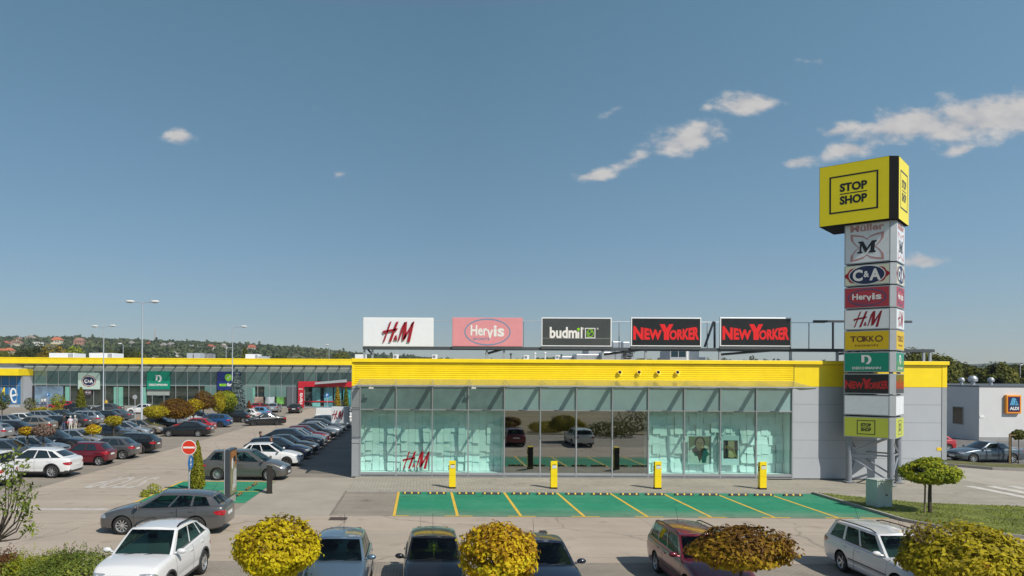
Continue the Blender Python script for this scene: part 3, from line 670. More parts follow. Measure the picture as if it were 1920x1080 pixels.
def billboard(px0, px1, label, facem, frame_m, layers):
    a, b = AT(px0, 648, BY - .5), AT(px1, 596, BY - .5); zc = AT(px0, 622, BY - .5).z
    zc = AT((px0 + px1) / 2, 622.5, BY - .5).z; w = b.x - a.x; h = 53.5 / F * BY; cx = (a.x + b.x) / 2
    t = thing('billboard', (cx, BY - .5, zc - h / 2), label, 'billboard', 'billboards along the roof edge')
    fo = MB().bevbox(cx - w / 2, cx + w / 2, BY - .5, BY - .36, zc - h / 2, zc + h / 2, .012).build('box', frame_m, t)
    fr = (Vector((cx, BY - .5, zc)), Vector((1, 0, 0)), Vector((0, 0, 1)), Vector((0, -1, 0)))
    fo = MB().flat(rect2(-w / 2 + .06, -h / 2 + .06, w / 2 - .06, h / 2 - .06), fr, .003).build('face', facem, t)
    for i, (n, m, geo, th) in enumerate(layers):
        mb = MB(); mb.raised(geo, fr, .004 + .003 * i, th) if th else mb.flat(geo, fr, .006 + .003 * i); mb.build(n, m, fo)
    MB().box(cx - w / 2, cx + w / 2, BY - .47, BY - .36, zc - h / 2 - .17, zc - h / 2 - .004).build('foot_rail', DARKSTEEL, t)
GREENL = mat('lime_green_print', (.25, .60, .01), .4); REDNY = mat('bright_red_lettering', (.70, .012, .014), .35)
billboard(681, 813, 'white billboard with slanted red letters, first over the left corner of the store', WHITESIGN, WHITE, [('lettering', RED, shift2(hm_geo(1.22), 0, 0), .1)])
billboard(848, 980, 'faded pink billboard with white name inside a blue oval', PINK, PINK, [
    ('oval', FADEDBLUE, ring2(0, 0, 1.36, .79, .075), 0), ('lettering', OFFWHITE, hervis_geo(2.1, 1.0), 0), ('small_lettering', FADEDBLUE, text2('SPORTS', -.36, -.41, .98, .14, .01), 0)])
leaf = ring2(0, 0, .20, .23, .035) + poly2((-.17, -.24), (-.13, -.24), (.14, .22), (.11, .24)) + poly2((-.02, .0), (.18, .06), (.16, .10), (-.01, .05)) + poly2((-.06, -.06), (-.14, .16), (-.17, .14), (-.09, -.08))
billboard(1015, 1147, 'dark grey billboard with white name and green leaf emblem in a square', SIGNGREY, WHITESIGN, [
    ('lettering', OFFWHITE, text2('budm', -.76, -.04, 1.62, .66, .035) + text2('l', .295, -.04, .10, .64, .03) + rect2(.06, -.36, .16, .02) + frame2(.50, -.36, 1.10, .24, .045) + ring2(.40, .20, .05, .05, .02, 16) + ring2(1.23, .20, .05, .05, .02, 16), 0),
    ('green_emblem', GREENL, ell2(.11, .16, .085, .085, 20) + shift2(leaf, .80, -.06), 0), ('line', mat('grey_print_line', (.3, .31, .31), .4), rect2(-2.0, -.385, 2.0, -.365), 0)])
billboard(1183, 1315, 'black billboard with arched red capitals, just right of the grey one', SIGNBLACK, WHITESIGN, [('lettering', REDNY, ny_geo(3.85, .92), 0)])
billboard(1350, 1484, 'black billboard with arched red capitals, last in the row beside the sign tower', SIGNBLACK, WHITESIGN, [('lettering', REDNY, ny_geo(3.9, .92), 0)])
# plant on the roof
def fan_unit(px, py, D, w, h, label):
    p = AT(px, py, D); t = thing('air_conditioner', (p.x, D, 6.45), label, 'air conditioner', 'fan units on the store roof')
    b = MB().bevbox(p.x - w / 2, p.x + w / 2, D, D + .4, 6.45 + .25, p.z + h / 2, .02).build('casing', WHITE, t)
    zc = (6.9 + p.z + h / 2) / 2
    M = Matrix.Translation((p.x - w * .12, D - .002, p.z)) @ Matrix.Rotation(R(90), 4, 'X')
    MB().lathe([(.0, .003), (h * .36, .003), (h * .38, .0)], 20, M).build('fan_grille', mat('grey_fan_grille', (.22, .23, .24), .6), t)
    for sx in (-1, 1): MB().box(p.x + sx * (w / 2 - .075) - .025, p.x + sx * (w / 2 - .075) + .025, D + .05, D + .35, 6.45, 6.70).build('foot', STEEL, t)
fan_unit(742, 669, 55, .42, .34, 'white fan unit on the store roof below the white billboard')
fan_unit(815, 669, 57, .42, .34, 'white fan unit on the store roof in the gap right of the white billboard')
fan_unit(987, 670, 57, .42, .32, 'white fan unit on the store roof below the pink billboard')
fan_unit(1046, 670, 58, .4, .3, 'white fan unit on the store roof below the left end of the grey billboard')
p = AT(676, 667, 52); mb = MB(); mb.bevbox(p.x - .4, p.x + .4, 52, 52.8, 6.45, 7.32, .02)
tag(mb.build('roof_cabinet', WHITE), 'white cabinet at the left end of the store roof under the white billboard', 'cabinet')
t = thing('ventilation_duct', (AT(1140, 668, 50).x, 50, 6.45), 'bulky silver ventilation ducts on the store roof between the grey and black billboards', 'ventilation duct')
GALV = mat('bright_galvanised_duct', (.55, .57, .60), .35, .6, var=.12, scale=2)
def dbox(px0, px1, py0, py1, D, d, name, m):
    a, b = AT(px0, py1, D), AT(px1, py0, D); return MB().bevbox(a.x, b.x, D, D + d, min(a.z, 6.6), b.z, .05).build(name, m, t)
dbox(1080, 1128, 664, 690, 48, 1.2, 'duct_run', GALV); dbox(1130, 1153, 660, 690, 47.2, 1.2, 'duct_riser', GALV); dbox(1154, 1190, 655, 690, 50, 1.4, 'duct_box', GALV); dbox(1103, 1150, 654, 668, 52, 2, 'air_handler', CLADDING); dbox(1149, 1164, 640, 655, 53, 1, 'cowl', GALV); dbox(1168, 1181, 641, 655, 53.2, 1, 'exhaust', GALV); dbox(1053, 1082, 668, 690, 49, 1, 'low_duct', GALV)
mb = MB()
for k in range(5): q = AT(1176 + 3 * (k % 3), 668 + 4 * (k // 3), 49.9); mb.tube([(q.x + .28 * math.cos(a), 49.88, q.z + .2 + .24 * math.sin(a)) for a in [i * .55 for i in range(11)]], .022, 5)
mb.build('cable_coil', BLACK, t)
t = thing('chiller', (AT(1283, 668, 47).x, 47, 6.45), 'white chiller with two dark louvred openings on the roof under the black billboard', 'chiller')
a, b, c = AT(1256, 690, 47), AT(1288, 657, 47), AT(1312, 657, 47)
MB().bevbox(a.x, b.x, 47, 49, 6.45, b.z, .02).build('cabinet', CLADDING, t); MB().bevbox(b.x + .01, c.x, 47.1, 49, 6.45, b.z + .02, .02).build('service_box', WHITE, t)
for k in range(2):
    x = a.x + .08 + k * .50; MB().box(x, x + .44, 46.985, 47.005, b.z - .42, b.z - .06).build('louvre', mat('dark_teal_louvre', (.02, .045, .06), .3), t)
MB().bevbox(c.x + .06, c.x + .5, 47.3, 48, 6.45, b.z - .42, .02).build('switch_box', WHITE, t)
for px, py in ((1003, 663), (1022, 662), (958, 664)):
    q = AT(px, py, 56); mb = MB(); mb.tube([(q.x, 56, 6.45), (q.x, 56, q.z)], .045, 8); mb.ball((q.x, 56, q.z), (.11, .11, .08), 8, 6)
    tag(mb.build('vent_pipe', WHITE if px > 960 else DARKSTEEL), '%s vent pipe behind the yellow coping below the %s' % (('short dark', 'pink billboard') if px < 1000 else (('thin white', 'grey billboard') if px > 1010 else ('small white', 'gap beside the pink billboard'))), 'vent pipe')
# small cube sign hung on the left wall
q = AT(640, 778, 42.6)
t = thing('cube_sign', (q.x, 42.6, q.z - .47), 'white cube sign with red letters hung on the left wall of the store', 'sign', rz=R(-20))
MB().bevbox(-.44, .36, -.4, .4, 0, .96, .01).build('cube', WHITESIGN, t, local=True)
MB().raised(shift2(hm_geo(.56), -.02, 0, .9, .95), (Vector((-.02, -.4, .48)), Vector((1, 0, 0)), Vector((0, 0, 1)), Vector((0, -1, 0))), .002, .012).build('lettering', RED, t, local=True)
MB().tube([(.36, .2, .7), (1.0, .46, .7)], .04, 6).build('arm', STEEL, t, local=True)
p = AT(1762, 842, FY)
s_ = MB().box(p.x - .17, p.x + .15, FY - .02, FY - .006, p.z - .09, p.z + .09).build('notice', mat('yellow_notice', (.75, .5, .01), .5)); tag(s_, 'small yellow notice plate low on the grey wall by its right corner', 'notice plate')

# ------------------------------------------------------------------ sign tower
TB = AT(1677, 914, 38.75); TB.z = 0
tower = thing('sign_tower', TB, 'tall sign tower of stacked shop signs under a big yellow cube beside the store', 'sign tower')
lv = Vector((-.725, .688, 0)); rv = Vector((.688, .725, 0)); UZ = Vector((0, 0, 1))
TZ = lambda y, D=38.75: HC - (y - CY - 4.6) / F * D
def box4(mb, o, a, b, z0, z1, ch=0.0):
    """square plan from the near corner o, sides a along lv and b along rv, the near corner cut back by ch"""
    p = [o + lv * ch, o + rv * ch, o + rv * b, o + rv * b + lv * a, o + lv * a] if ch else [o, o + rv * b, o + rv * b + lv * a, o + lv * a]
    k = len(p); mb.add([(q.x, q.y, z0) for q in p] + [(q.x, q.y, z1) for q in p], [tuple(range(k - 1, -1, -1)), tuple(range(k, 2 * k))] + [(i, (i + 1) % k, (i + 1) % k + k, i + k) for i in range(k)])
A, B, CH = 2.42, 2.3, .24
def tower_sign(z0, z1, facem, layers, A=A, B=B, CH=CH, o=Vector(), edge=ALU, side_face=None, inset=.05, name='sign_box'):
    mb = MB(); box4(mb, o, A, B, z0, z1, CH); part = mb.build(name, edge, tower, local=True)
    zc, h = (z0 + z1) / 2, z1 - z0
    for side in (0, 1):
        W = (A if side == 0 else B) - CH
        if side == 0: fr = (o + lv * (CH + W / 2) + UZ * zc, -lv, UZ, -rv)
        else: fr = (o + rv * (CH + W / 2) + UZ * zc, rv, UZ, -lv)
        MB().flat(rect2(-W / 2 + inset, -h / 2 + inset, W / 2 - inset, h / 2 - inset), fr, .004).build('face', facem, part, local=True)
        for i, (n, m, fn) in enumerate(layers): MB().flat(fn(W, h), fr, .008 + .003 * i).build(n, m, part, local=True)
TY = mat('tower_yellow_face', (.93, .76, .005), .3, var=.03)
sgo = Vector((-.22, -.45, 0))
tower_sign(TZ(407, 38.2), TZ(288, 38.2), TY, [('lettering', SIGNBLACK, lambda w, h: stopshop_geo(w * .70, h * .62, .085))], 3.72, 2.95, .36, sgo, mat('matt_black_edge', (.006, .006, .007), .9, spec=.15), inset=.015)
MR = mat('faded_red_print', (.52, .27, .26), .4); CREAM = mat('cream_sign_face', (.62, .62, .48), .35)
tower_sign(TZ(488), TZ(407, 38.2) - .006, WHITESIGN, [('petal_emblem', MR, lambda w, h: shift2(petal_geo(w * .74, h * .70, .16), 0, -h * .10)), ('name', MR, lambda w, h: text2('Müller', 0, h * .385, w * .74, h * .17, .03)),
    ('initial', SIGNBLACK, lambda w, h: shift2(bold_m(w * .40, h * .30), 0, -h * .10))])
tower_sign(TZ(531), TZ(491), CREAM, [('red_border', mat('dark_red_print', (.30, .005, .012), .4), lambda w, h: ell2(0, 0, w * .475, h * .44, 60, .05, 8)), ('white_oval', OFFWHITE, lambda w, h: ell2(0, 0, w * .40, h * .47)), ('navy_oval', NAVY, lambda w, h: ell2(0, 0, w * .38, h * .435)), ('lettering', OFFWHITE, lambda w, h: text2('C', -w * .2, 0, w * .22, h * .56, .04) + text2('&', -w * .01, h * .04, w * .12, h * .3, .03) + text2('A', w * .18, 0, w * .25, h * .56, .04))])
tower_sign(TZ(574.5), TZ(533.5), mat('crimson_sign_face', (.40, .035, .05), .35), [('oval', mat('blue_oval_print', (.05, .07, .16), .4), lambda w, h: ring2(0, 0, w * .42, h * .40, .06)), ('lettering', OFFWHITE, lambda w, h: hervis_geo(w * .68, h * .46)), ('small_lettering', mat('blue_oval_print', (.05, .07, .16)), lambda w, h: text2('SPORTS', -w * .08, -h * .24, w * .34, h * .09))])
tower_sign(TZ(616), TZ(576.5), WHITESIGN, [('lettering', mat('deep_red_lettering', (.27, .004, .012), .4), lambda w, h: shift2(hm_geo(h * .80), w * .02, 0))])
tower_sign(TZ(656), TZ(617.5), mat('ochre_sign_face', (.66, .44, .0), .4), [('lettering', mat('brown_lettering', (.09, .012, .01), .4), lambda w, h: text2('T', -w * .29, h * .08, w * .14, h * .28, .02) + ring2(-w * .14, h * .08, w * .075, h * .15, .055) + rect2(-w * .085, -h * .06, -w * .06, h * .22) + text2('KK', w * .06, h * .08, w * .22, h * .28, .02) + ring2(w * .27, h * .08, w * .085, h * .155, .055) + text2('FASHION', 0, -h * .25, w * .5, h * .10, .005))])
tower_sign(TZ(697.5), TZ(659), TEALGREEN, [('initial', OFFWHITE, lambda w, h: shift2(d_geo(w * .22, h * .46), 0, h * .12)), ('lettering', OFFWHITE, lambda w, h: text2('DEICHMANN', 0, -h * .30, w * .62, h * .13, .02))])
tower_sign(TZ(739.5), TZ(700.5), SIGNBLACK, [('lettering', mat('dark_red_lettering', (.42, .01, .01), .4), lambda w, h: ny_geo(w * .95, h * .50))])
tower_sign(TZ(780.5), TZ(742), WHITESIGN, [])
tower_sign(TZ(823.5), TZ(783.5), mat('yellow_green_sign_face', (.50, .54, .06), .35), [('lettering', SIGNBLACK, lambda w, h: stopshop_geo(w * .40, h * .68, .035))])
# lattice inside the stack and the legs below
zl = TZ(823.5)
ins = .22
cor = [lv * ins + rv * ins, lv * (A - ins) + rv * ins, rv * (B - ins) + lv * ins, lv * (A - ins) + rv * (B - ins)]
for c in cor: MB().tube([c, c + UZ * (zl - .004)], .155, 14).build('leg', mat('dull_steel_leg', (.24, .26, .29), .5, .4, var=.1), tower, smooth=True, local=True)
mb = MB()
for c in cor: mb.tube([c + UZ * (zl + .002), c + UZ * 13.9], .10, 8)
mb.build('mast', DARKSTEEL, tower, local=True)
TUBE = mat('steel_tube', (.34, .36, .39), .4, .5)
for i, j in ((0, 1), (0, 2), (1, 3), (2, 3)):
    a, b = cor[i], cor[j]
    MB().tube([a + UZ * 1.62, b + UZ * 1.62], .05, 6).build('cross_bar', TUBE, tower, local=True)
    m_ = (a + b) / 2
    MB().tube([b + UZ * 1.7, a * .42 + b * .58 + UZ * 2.1, a + UZ * (zl + .15)], .05, 6).build('brace', TUBE, tower, local=True)
    MB().tube([b + UZ * 1.5, a + UZ * .25], .05, 6).build('brace', TUBE, tower, local=True)
mb = MB()
zz = zl
for k in range(9):
    z = zl + .6 + k * 1.17
    mb.tube([cor[0] + UZ * z, cor[1] + UZ * (z + .9)], .035, 5); mb.tube([cor[2] + UZ * z, cor[3] + UZ * (z + .9)], .035, 5)
mb.build('lattice', DARKSTEEL, tower, local=True)
for c in cor: MB().box(c.x - .26, c.x + .26, c.y - .26, c.y + .26, .062, .09).build('base_plate', STEEL, tower, local=True)
# ------------------------------------------------------------------ long row of shops across the car park
Y2 = 130.0; S2 = Y2 / F
X2 = lambda px: AT(px, 690, Y2).x
Z2 = lambda py: HC - (py - CY + 1.8) / F * Y2
mall = thing('shop_row', (X2(350), Y2, 0), 'long shop row with yellow fascia and teal glass front across the car park', 'building')
xa, xb = X2(44), X2(720); zt, zf, zs, zm = Z2(672), Z2(683.5), Z2(697), Z2(723.5)
MB().box(xa - 60, xb, Y2 + .35, Y2 + 40, 0, zt - .35).build('wall', CLADDING, mall)
MB().bevbox(xa - 10, xb, Y2 - .25, Y2 + .3, zf, zt, .02).build('fascia', YELLOW, mall)
mb = MB(); mb.box(xa - 10, xb, Y2 - .27, Y2 - .252, zt - .22, zt - .18); mb.build('fascia_seam', mat('dark_yellow_seam', (.55, .38, .004), .5), mall)  # seam laid on as a thin strip of darker yellow
SP2 = mat('grey_frosted_glass', (.34, .38, .35), .3, coat=.3, var=.12, scale=.2)
PANE2 = glass_mat('far_shop_glass', (.62, .84, .80), .07, 1.5)
MINT = mat('pale_mint_column', (.50, .66, .60), .6)
MW = 2.09; nx = int((xb - xa) / MW)
MB().box(xa, xb, Y2 + .12, Y2 + .3, zs, zf).build('clerestory_strip', SP2, mall)
fr_ = MB()
for i in range(nx + 1): x = xa + i * MW; fr_.box(x - .045, x + .045, Y2 - .05, Y2 + .1, 0, zs)
fr_.box(xa, xb, Y2 - .02, Y2 + .09, zm - .06, zm + .06); fr_.box(xa, xb, Y2 - .02, Y2 + .09, zs - .06, zs + .04); fr_.box(xa, xb, Y2 - .02, Y2 + .09, 0, .25)
for i in range(nx // 3 + 1): x = xa + (3 * i) * MW; fr_.box(x - .03, x + .03, Y2 + .05, Y2 + .118, zs, zf)
fr_.build('window_frame', ALU, mall)
random.seed(5)
TEALDK = mat('dark_teal_pane', (.055, .115, .115), .06, coat=.7, var=.3, scale=.25); TEALMD = mat('mid_teal_pane', (.13, .225, .21), .08, coat=.7, var=.2, scale=.25)
light = {1, 5, 11, 19, 20, 24}
for i in range(nx):
    x = xa + i * MW
    MB().quad((x + .046, Y2 + .03, zm + .061), (x + MW - .046, Y2 + .03, zm + .061), (x + MW - .046, Y2 + .03, zs - .061), (x + .046, Y2 + .03, zs - .061)).build('upper_pane', TEALMD if i in light else TEALDK, mall)
    MB().quad((x + .046, Y2 + .035, .251), (x + MW - .046, Y2 + .035, .251), (x + MW - .046, Y2 + .035, zm - .061), (x + .046, Y2 + .035, zm - .061)).build('window_pane', PANE2, mall)
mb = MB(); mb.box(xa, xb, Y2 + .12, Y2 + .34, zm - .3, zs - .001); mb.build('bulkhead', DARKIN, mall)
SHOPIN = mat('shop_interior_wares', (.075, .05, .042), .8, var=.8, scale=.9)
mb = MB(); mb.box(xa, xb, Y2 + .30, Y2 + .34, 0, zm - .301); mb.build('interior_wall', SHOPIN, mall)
for px in (126, 217, 226, 270, 388, 474, 545):
    x = X2(px); MB().box(x - .38, x + .38, Y2 + .1, Y2 + .28, .02, zs - .01 if px in (388, 474, 545) else zm - .31).build('column', MINT, mall)
for px0, px1, y0, y1, m_ in ((276, 297, 731, 742, SP2), (386, 407, 724, 762, TEALMD), (452, 474, 724, 765, TEALMD), (496, 517, 724, 744, TEALMD), (518, 537, 724, 744, TEALMD), (538, 559, 724, 766, mat('grey_infill', (.10, .115, .125), .5)), (297, 318, 731, 742, SP2)):
    MB().box(X2(px0), X2(px1), Y2 - .02, Y2 + .028, Z2(y1), Z2(y0)).build('infill_panel', m_, mall)
for k, (px0, px1, c) in enumerate(((477, 494, (.5, .36, .3)), (498, 515, (.42, .47, .5)), (519, 533, (.18, .45, .10)), (586, 601, (.16, .42, .40)), (608, 624, (.14, .40, .46)), (627, 640, (.05, .30, .33)), (644, 658, (.05, .33, .36)))):
    y0, y1 = (744, 757) if k < 3 else (726, 762)
    a = MB().box(X2(px0), X2(px1), Y2 - .06, Y2 - .03, Z2(y1), Z2(y0)).build('window_poster', mat('poster_print_%d' % k, c, .4, var=.8, scale=.55), mall)
# glass canopy with fins
CG2 = glass_mat('far_canopy_glass', (.88, .90, .86), .02, 1.3, .2, haze=.22, hcol=(.5, .5, .46))
MB().box(xa, xb, Y2 - 2.6, Y2 - .27, zf - .16, zf - .13).build('canopy_glass', CG2, mall)
for i in range(nx + 1):
    x = xa + i * MW
    MB().add([(x - .05, Y2 + .10, zf - .17), (x - .05, Y2 - 2.6, zf - .17), (x - .05, Y2 - 2.6, zf - .24), (x - .05, Y2 + .10, zf - .5), (x + .05, Y2 + .10, zf - .17), (x + .05, Y2 - 2.6, zf - .17), (x + .05, Y2 - 2.6, zf - .24), (x + .05, Y2 + .10, zf - .5)],
             [(0, 1, 2, 3), (7, 6, 5, 4), (0, 4, 5, 1), (1, 5, 6, 2), (2, 6, 7, 3), (3, 7, 4, 0)]).build('canopy_bracket', DARKSTEEL, mall)
# left wing that stands forward, with its big mural
yw = Y2 - 3.2; k2 = yw / Y2; xw = AT(42.5, 700, yw).x
MB().box(xa - 60, xw, yw + .2, Y2 + .3, 0, Z2(693)).build('wing_wall', CLADDING, mall)
MB().bevbox(xa - 60, xw + .1, yw - 1.6, Y2 + .1, Z2(706) * k2 + .1, Z2(693) * k2 + .1, .05).build('wing_fascia', YELLOW, mall)
MUR = mat('blue_mural', (.030, .17, .40), .35, var=.25, scale=.3)
mu = MB().box(xa - 60, xw - .35, yw + .1, yw + .19, .6, Z2(706) * k2).build('mural', MUR, mall)
frm = (Vector((0, yw + .095, 0)), Vector((1, 0, 0)), Vector((0, 0, 1)), Vector((0, -1, 0)))
def px2(px, py): p = AT(px, py, yw + .1); return p.x, p.z
e = [px2(21, 742), px2(33, 737.5), px2(33, 731), px2(29, 727.5), px2(24, 728), px2(20, 735), px2(18.5, 744), px2(21, 752), px2(26, 755), px2(31, 754), px2(33, 748)]
ec = px2(26, 741.5); mb = MB(); sc_ = Y2 / F
mb.flat(shift2(ring2(0, 0, .66, 1.32, .30, 40, -2, 318), ec[0], ec[1], 1, 1, -.10), frm, .006)
mb.flat(poly2((ec[0] - .52, ec[1] - .25), (ec[0] - .40, ec[1] + .08), (ec[0] + .50, ec[1] + .32), (ec[0] + .62, ec[1] + .02)), frm, .009)
mb.build('mural_lettering', WHITE, mu)
MB().flat(poly2(px2(3, 737), px2(7, 726), px2(9, 726), px2(9, 740), px2(7, 740), px2(6.5, 733), px2(4, 738)), frm, .006).build('mural_figure', YELLOW, mu)
mb = MB()
for px in (2, 17, 31): x = AT(px, 720, yw).x; mb.box(x - .05, x + .05, yw + .04, yw + .098, .6, Z2(706) * k2)
mb.box(xa - 60, xw - .3, yw + .05, yw + .097, px2(20, 723)[1] - .05, px2(20, 723)[1] + .05); mb.build('mural_frame', ALU, mu)
MB().box(xw - .34, xw, yw, yw + .19, 0, Z2(706) * k2).build('wing_column', ALU, mall)
x0, x1 = X2(46), X2(65); MB().box(x0, x1, Y2 - .08, Y2 - .05, Z2(755), Z2(726)).build('window_poster', mat('dark_poster_print', (.02, .018, .025), .4, var=.9, scale=.6), mall)
o = MB().box(X2(66), X2(119), Y2 - .07, Y2 - .05, Z2(760), Z2(726)).build('window_poster', mat('blue_grey_print', (.16, .24, .33), .4, var=.7, scale=.35), mall)
# shop signs on the glass
def mall_sign(px0, px1, py0, py1, label, m, layers, thick=.25):
    a, b = AT(px0, py1, Y2 - .35), AT(px1, py0, Y2 - .35); cx, cz, w, h = (a.x + b.x) / 2, (a.z + b.z) / 2, b.x - a.x, b.z - a.z
    t = thing('shop_sign', (cx, Y2 - .35, a.z), label, 'shop sign', 'shop signs on the far shop row')
    p = MB().bevbox(a.x, b.x, Y2 - .35, Y2 - .35 + thick, a.z, b.z, .02).build('panel', m, t)
    fr = (Vector((cx, Y2 - .35, cz)), Vector((1, 0, 0)), Vector((0, 0, 1)), Vector((0, -1, 0)))
    for i, (n, mm, geo) in enumerate(layers): MB().flat(geo(w, h), fr, .012 + .012 * i).build(n, mm, p)
    return t
ca = [('red_border', mat('dark_red_print', (.30, .005, .012)), lambda w, h: ell2(0, 0, w * .33, h * .33, 60, .03, 8)), ('white_oval', OFFWHITE, lambda w, h: ell2(0, 0, w * .30, h * .29)), ('navy_oval', NAVY, lambda w, h: ell2(0, 0, w * .275, h * .26)), ('lettering', OFFWHITE, lambda w, h: text2('C', -w * .13, 0, w * .14, h * .24, .05) + text2('&', 0, 0, w * .07, h * .15, .03) + text2('A', w * .12, 0, w * .16, h * .24, .05))]
mall_sign(146, 187, 699, 730, 'pale sign with navy and white oval emblem on the far shops', mat('pale_mint_sign', (.46, .58, .52), .4), ca)
mall_sign(275, 318.5, 696, 730, 'green sign with white initial and name on the far shops', TEALGREEN, [('initial', OFFWHITE, lambda w, h: shift2(d_geo(w * .26, h * .38), w * .02, h * .1)), ('lettering', OFFWHITE, lambda w, h: text2('DEICHMANN', 0, -h * .25, w * .80, h * .12, .03))])
mall_sign(407, 450, 697, 731, 'dark blue sign with green emblem behind the spruce on the far shops', mat('royal_blue_sign', (.012, .025, .16), .4), [('green_disc', GREENL, lambda w, h: ell2(0, h * .18, w * .16, h * .20)), ('disc_mark', OFFWHITE, lambda w, h: ring2(-w * .02, h * .16, w * .05, h * .06, .09, 20, 30, 330) + poly2((w * .0, h * .18), (w * .1, h * .3), (w * .11, h * .27), (w * .03, h * .16))), ('green_lettering', GREENL, lambda w, h: text2('eco', -w * .24, -h * .23, w * .32, h * .15, .05)), ('white_lettering', OFFWHITE, lambda w, h: text2('family', w * .16, -h * .23, w * .44, h * .24, .04))])
t = mall_sign(158, 172, 732, 740, 'small round emblem sign hanging under the pale sign', DARKIN, [(n, m, (lambda f: (lambda w, h: f(w * 1.3, h * 1.4)))(g)) for n, m, g in ca], .05)
REDS = mat('red_shop_portal', (.50, .015, .03), .4, var=.05)
t = thing('shop_portal', (X2(610), Y2 - .3, 0), 'bright red shop portal with white upright name beside the store corner', 'shop portal')
MB().bevbox(X2(560), X2(664), Y2 - .5, Y2 - .06, Z2(724.5), Z2(714.5), .03).build('lintel', REDS, t)
p = MB().bevbox(X2(560), X2(570.5), Y2 - .52, Y2 - .06, .02, Z2(724.5) - .01, .03).build('pillar', REDS, t)
MB().box(X2(571), X2(626), Y2 - .2, Y2 - .12, Z2(753), Z2(751)).build('rail', REDS, t)
cx = (X2(560) + X2(570.5)) / 2
MB().flat(text2('Hervis', 0, 0, 2.0, .62, .03), (Vector((cx, Y2 - .52, Z2(746.5))), Vector((0, 0, 1)), Vector((-1, 0, 0)), Vector((0, -1, 0))), .01).build('lettering', OFFWHITE, p)
MB().flat(text2('Hervis', 0, 0, .7, .26, .02), (Vector((cx, Y2 - .52, Z2(728.5))), Vector((1, 0, 0)), Vector((0, 0, 1)), Vector((0, -1, 0))), .01).build('small_lettering', OFFWHITE, p)
a, b = AT(591, 719, Y2 - 2.5), AT(649, 714, Y2 - 2.5); mb = MB()
mb.add([(a.x, Y2 - 3, a.z - .15), (b.x, Y2 - 1.6, b.z - .25), (b.x, Y2 - 1.6, b.z + .25), (a.x, Y2 - 3, a.z + .2), (a.x, Y2 - .55, a.z - .15), (b.x, Y2 - .55, b.z - .25), (b.x, Y2 - .55, b.z + .25), (a.x, Y2 - .55, a.z + .2)], [(0, 1, 2, 3), (7, 6, 5, 4), (0, 4, 5, 1), (1, 5, 6, 2), (2, 6, 7, 3), (3, 7, 4, 0)])
mb.build('awning', ALU, t)
# plant on that roof
def roof_box(px0, px1, py0, D, d, label, m=WHITE, grille=True):
    a, b = AT(px0, 675, D), AT(px1, py0, D); t = thing('rooftop_unit', ((a.x + b.x) / 2, D, zt - .4), label, 'rooftop unit')
    MB().bevbox(a.x, b.x, D, D + d, zt - .4, b.z, .03).build('casing', m, t)
    if grille:
        w = b.x - a.x; mb = MB()
        for k in range(4): mb.box(b.x - w * .22 + k * w * .05, b.x - w * .19 + k * w * .05, D - .03, D - .004, zt - .2, b.z - .1)
        mb.build('louvre', mat('grey_fan_grille', (.22, .23, .24)), t)
roof_box(92, 138.5, 662, 140, 5, 'first long white unit on the far roof, from its left end')
roof_box(167, 212, 662, 140, 5, 'second long white unit on the far roof, behind the twin lamp')
roof_box(350, 361, 662, 138, 3, 'small white box on the far roof, left of its twin', CLADDING, False)
roof_box(363, 375, 662, 138, 3, 'small white box on the far roof, right of its twin', CLADDING, False)
roof_box(376, 396, 663, 142, 3, 'low dark unit on the far roof beside the two white boxes', mat('weathered_unit', (.25, .26, .27), .6, var=.6, scale=.8), True)
roof_box(460, 484, 664, 139, 3, 'white rooftop unit right of the single lamp', WHITE, True)
roof_box(485, 500, 668, 139, 3, 'flat pale unit beside the white rooftop unit', CLADDING, False)

# ------------------------------------------------------------------ the white supermarket on the right
t = thing('supermarket', (64, 68.3, 0), 'low white rendered supermarket with a square emblem sign on the right', 'building')
RENDER = mat('white_render', (.60, .60, .60), .85, var=.05, scale=.6, bump=.15)
ax = AT(1836, 760, 68.3).x; zt3 = 5.05
MB().box(ax, ax + 40, 68.3, 98, 0, zt3).build('wall', RENDER, t)
MB().box(ax - .03, ax + 40, 68.25, 98.1, zt3 + .002, zt3 + .13).build('parapet_cap', mat('dark_cap', (.10, .105, .11), .5), t)
MB().box(ax - .02, ax + 40, 68.28, 68.298, .0, .35).build('plinth', mat('grey_plinth', (.28, .28, .28), .8), t)
p = AT(1791, 785, 70.9)
wd = MB().box(ax - .03, ax + .02, 70.3, 71.6, 1.45, 3.05).build('window', mat('dark_window', (.02, .018, .018), .06, coat=.6), t)
mb = MB(); mb.box(ax - .05, ax - .005, 70.2, 70.296, 1.4, 3.1); mb.box(ax - .05, ax - .005, 71.604, 71.7, 1.4, 3.1); mb.box(ax - .05, ax - .005, 70.297, 71.6, 3.055, 3.1); mb.box(ax - .06, ax - .005, 70.297, 71.6, 1.38, 1.445); mb.build('frame', ALU, wd)
a, b = AT(1887, 775.5, 68.0), AT(1915.5, 740.5, 68.0)
sg = thing('emblem_sign', ((a.x + b.x) / 2, 68, a.z), 'square orange-rimmed sign with blue stripes on the white supermarket wall', 'shop sign')
cx, cz, w, h = (a.x + b.x) / 2, (a.z + b.z) / 2, b.x - a.x, b.z - a.z
bx = MB().bevbox(a.x, b.x, 68.0, 68.28, a.z, b.z, .05).build('box', mat('orange_rim', (.80, .30, .02), .4), sg)
fr = (Vector((cx, 68.0, cz)), Vector((1, 0, 0)), Vector((0, 0, 1)), Vector((0, -1, 0)))
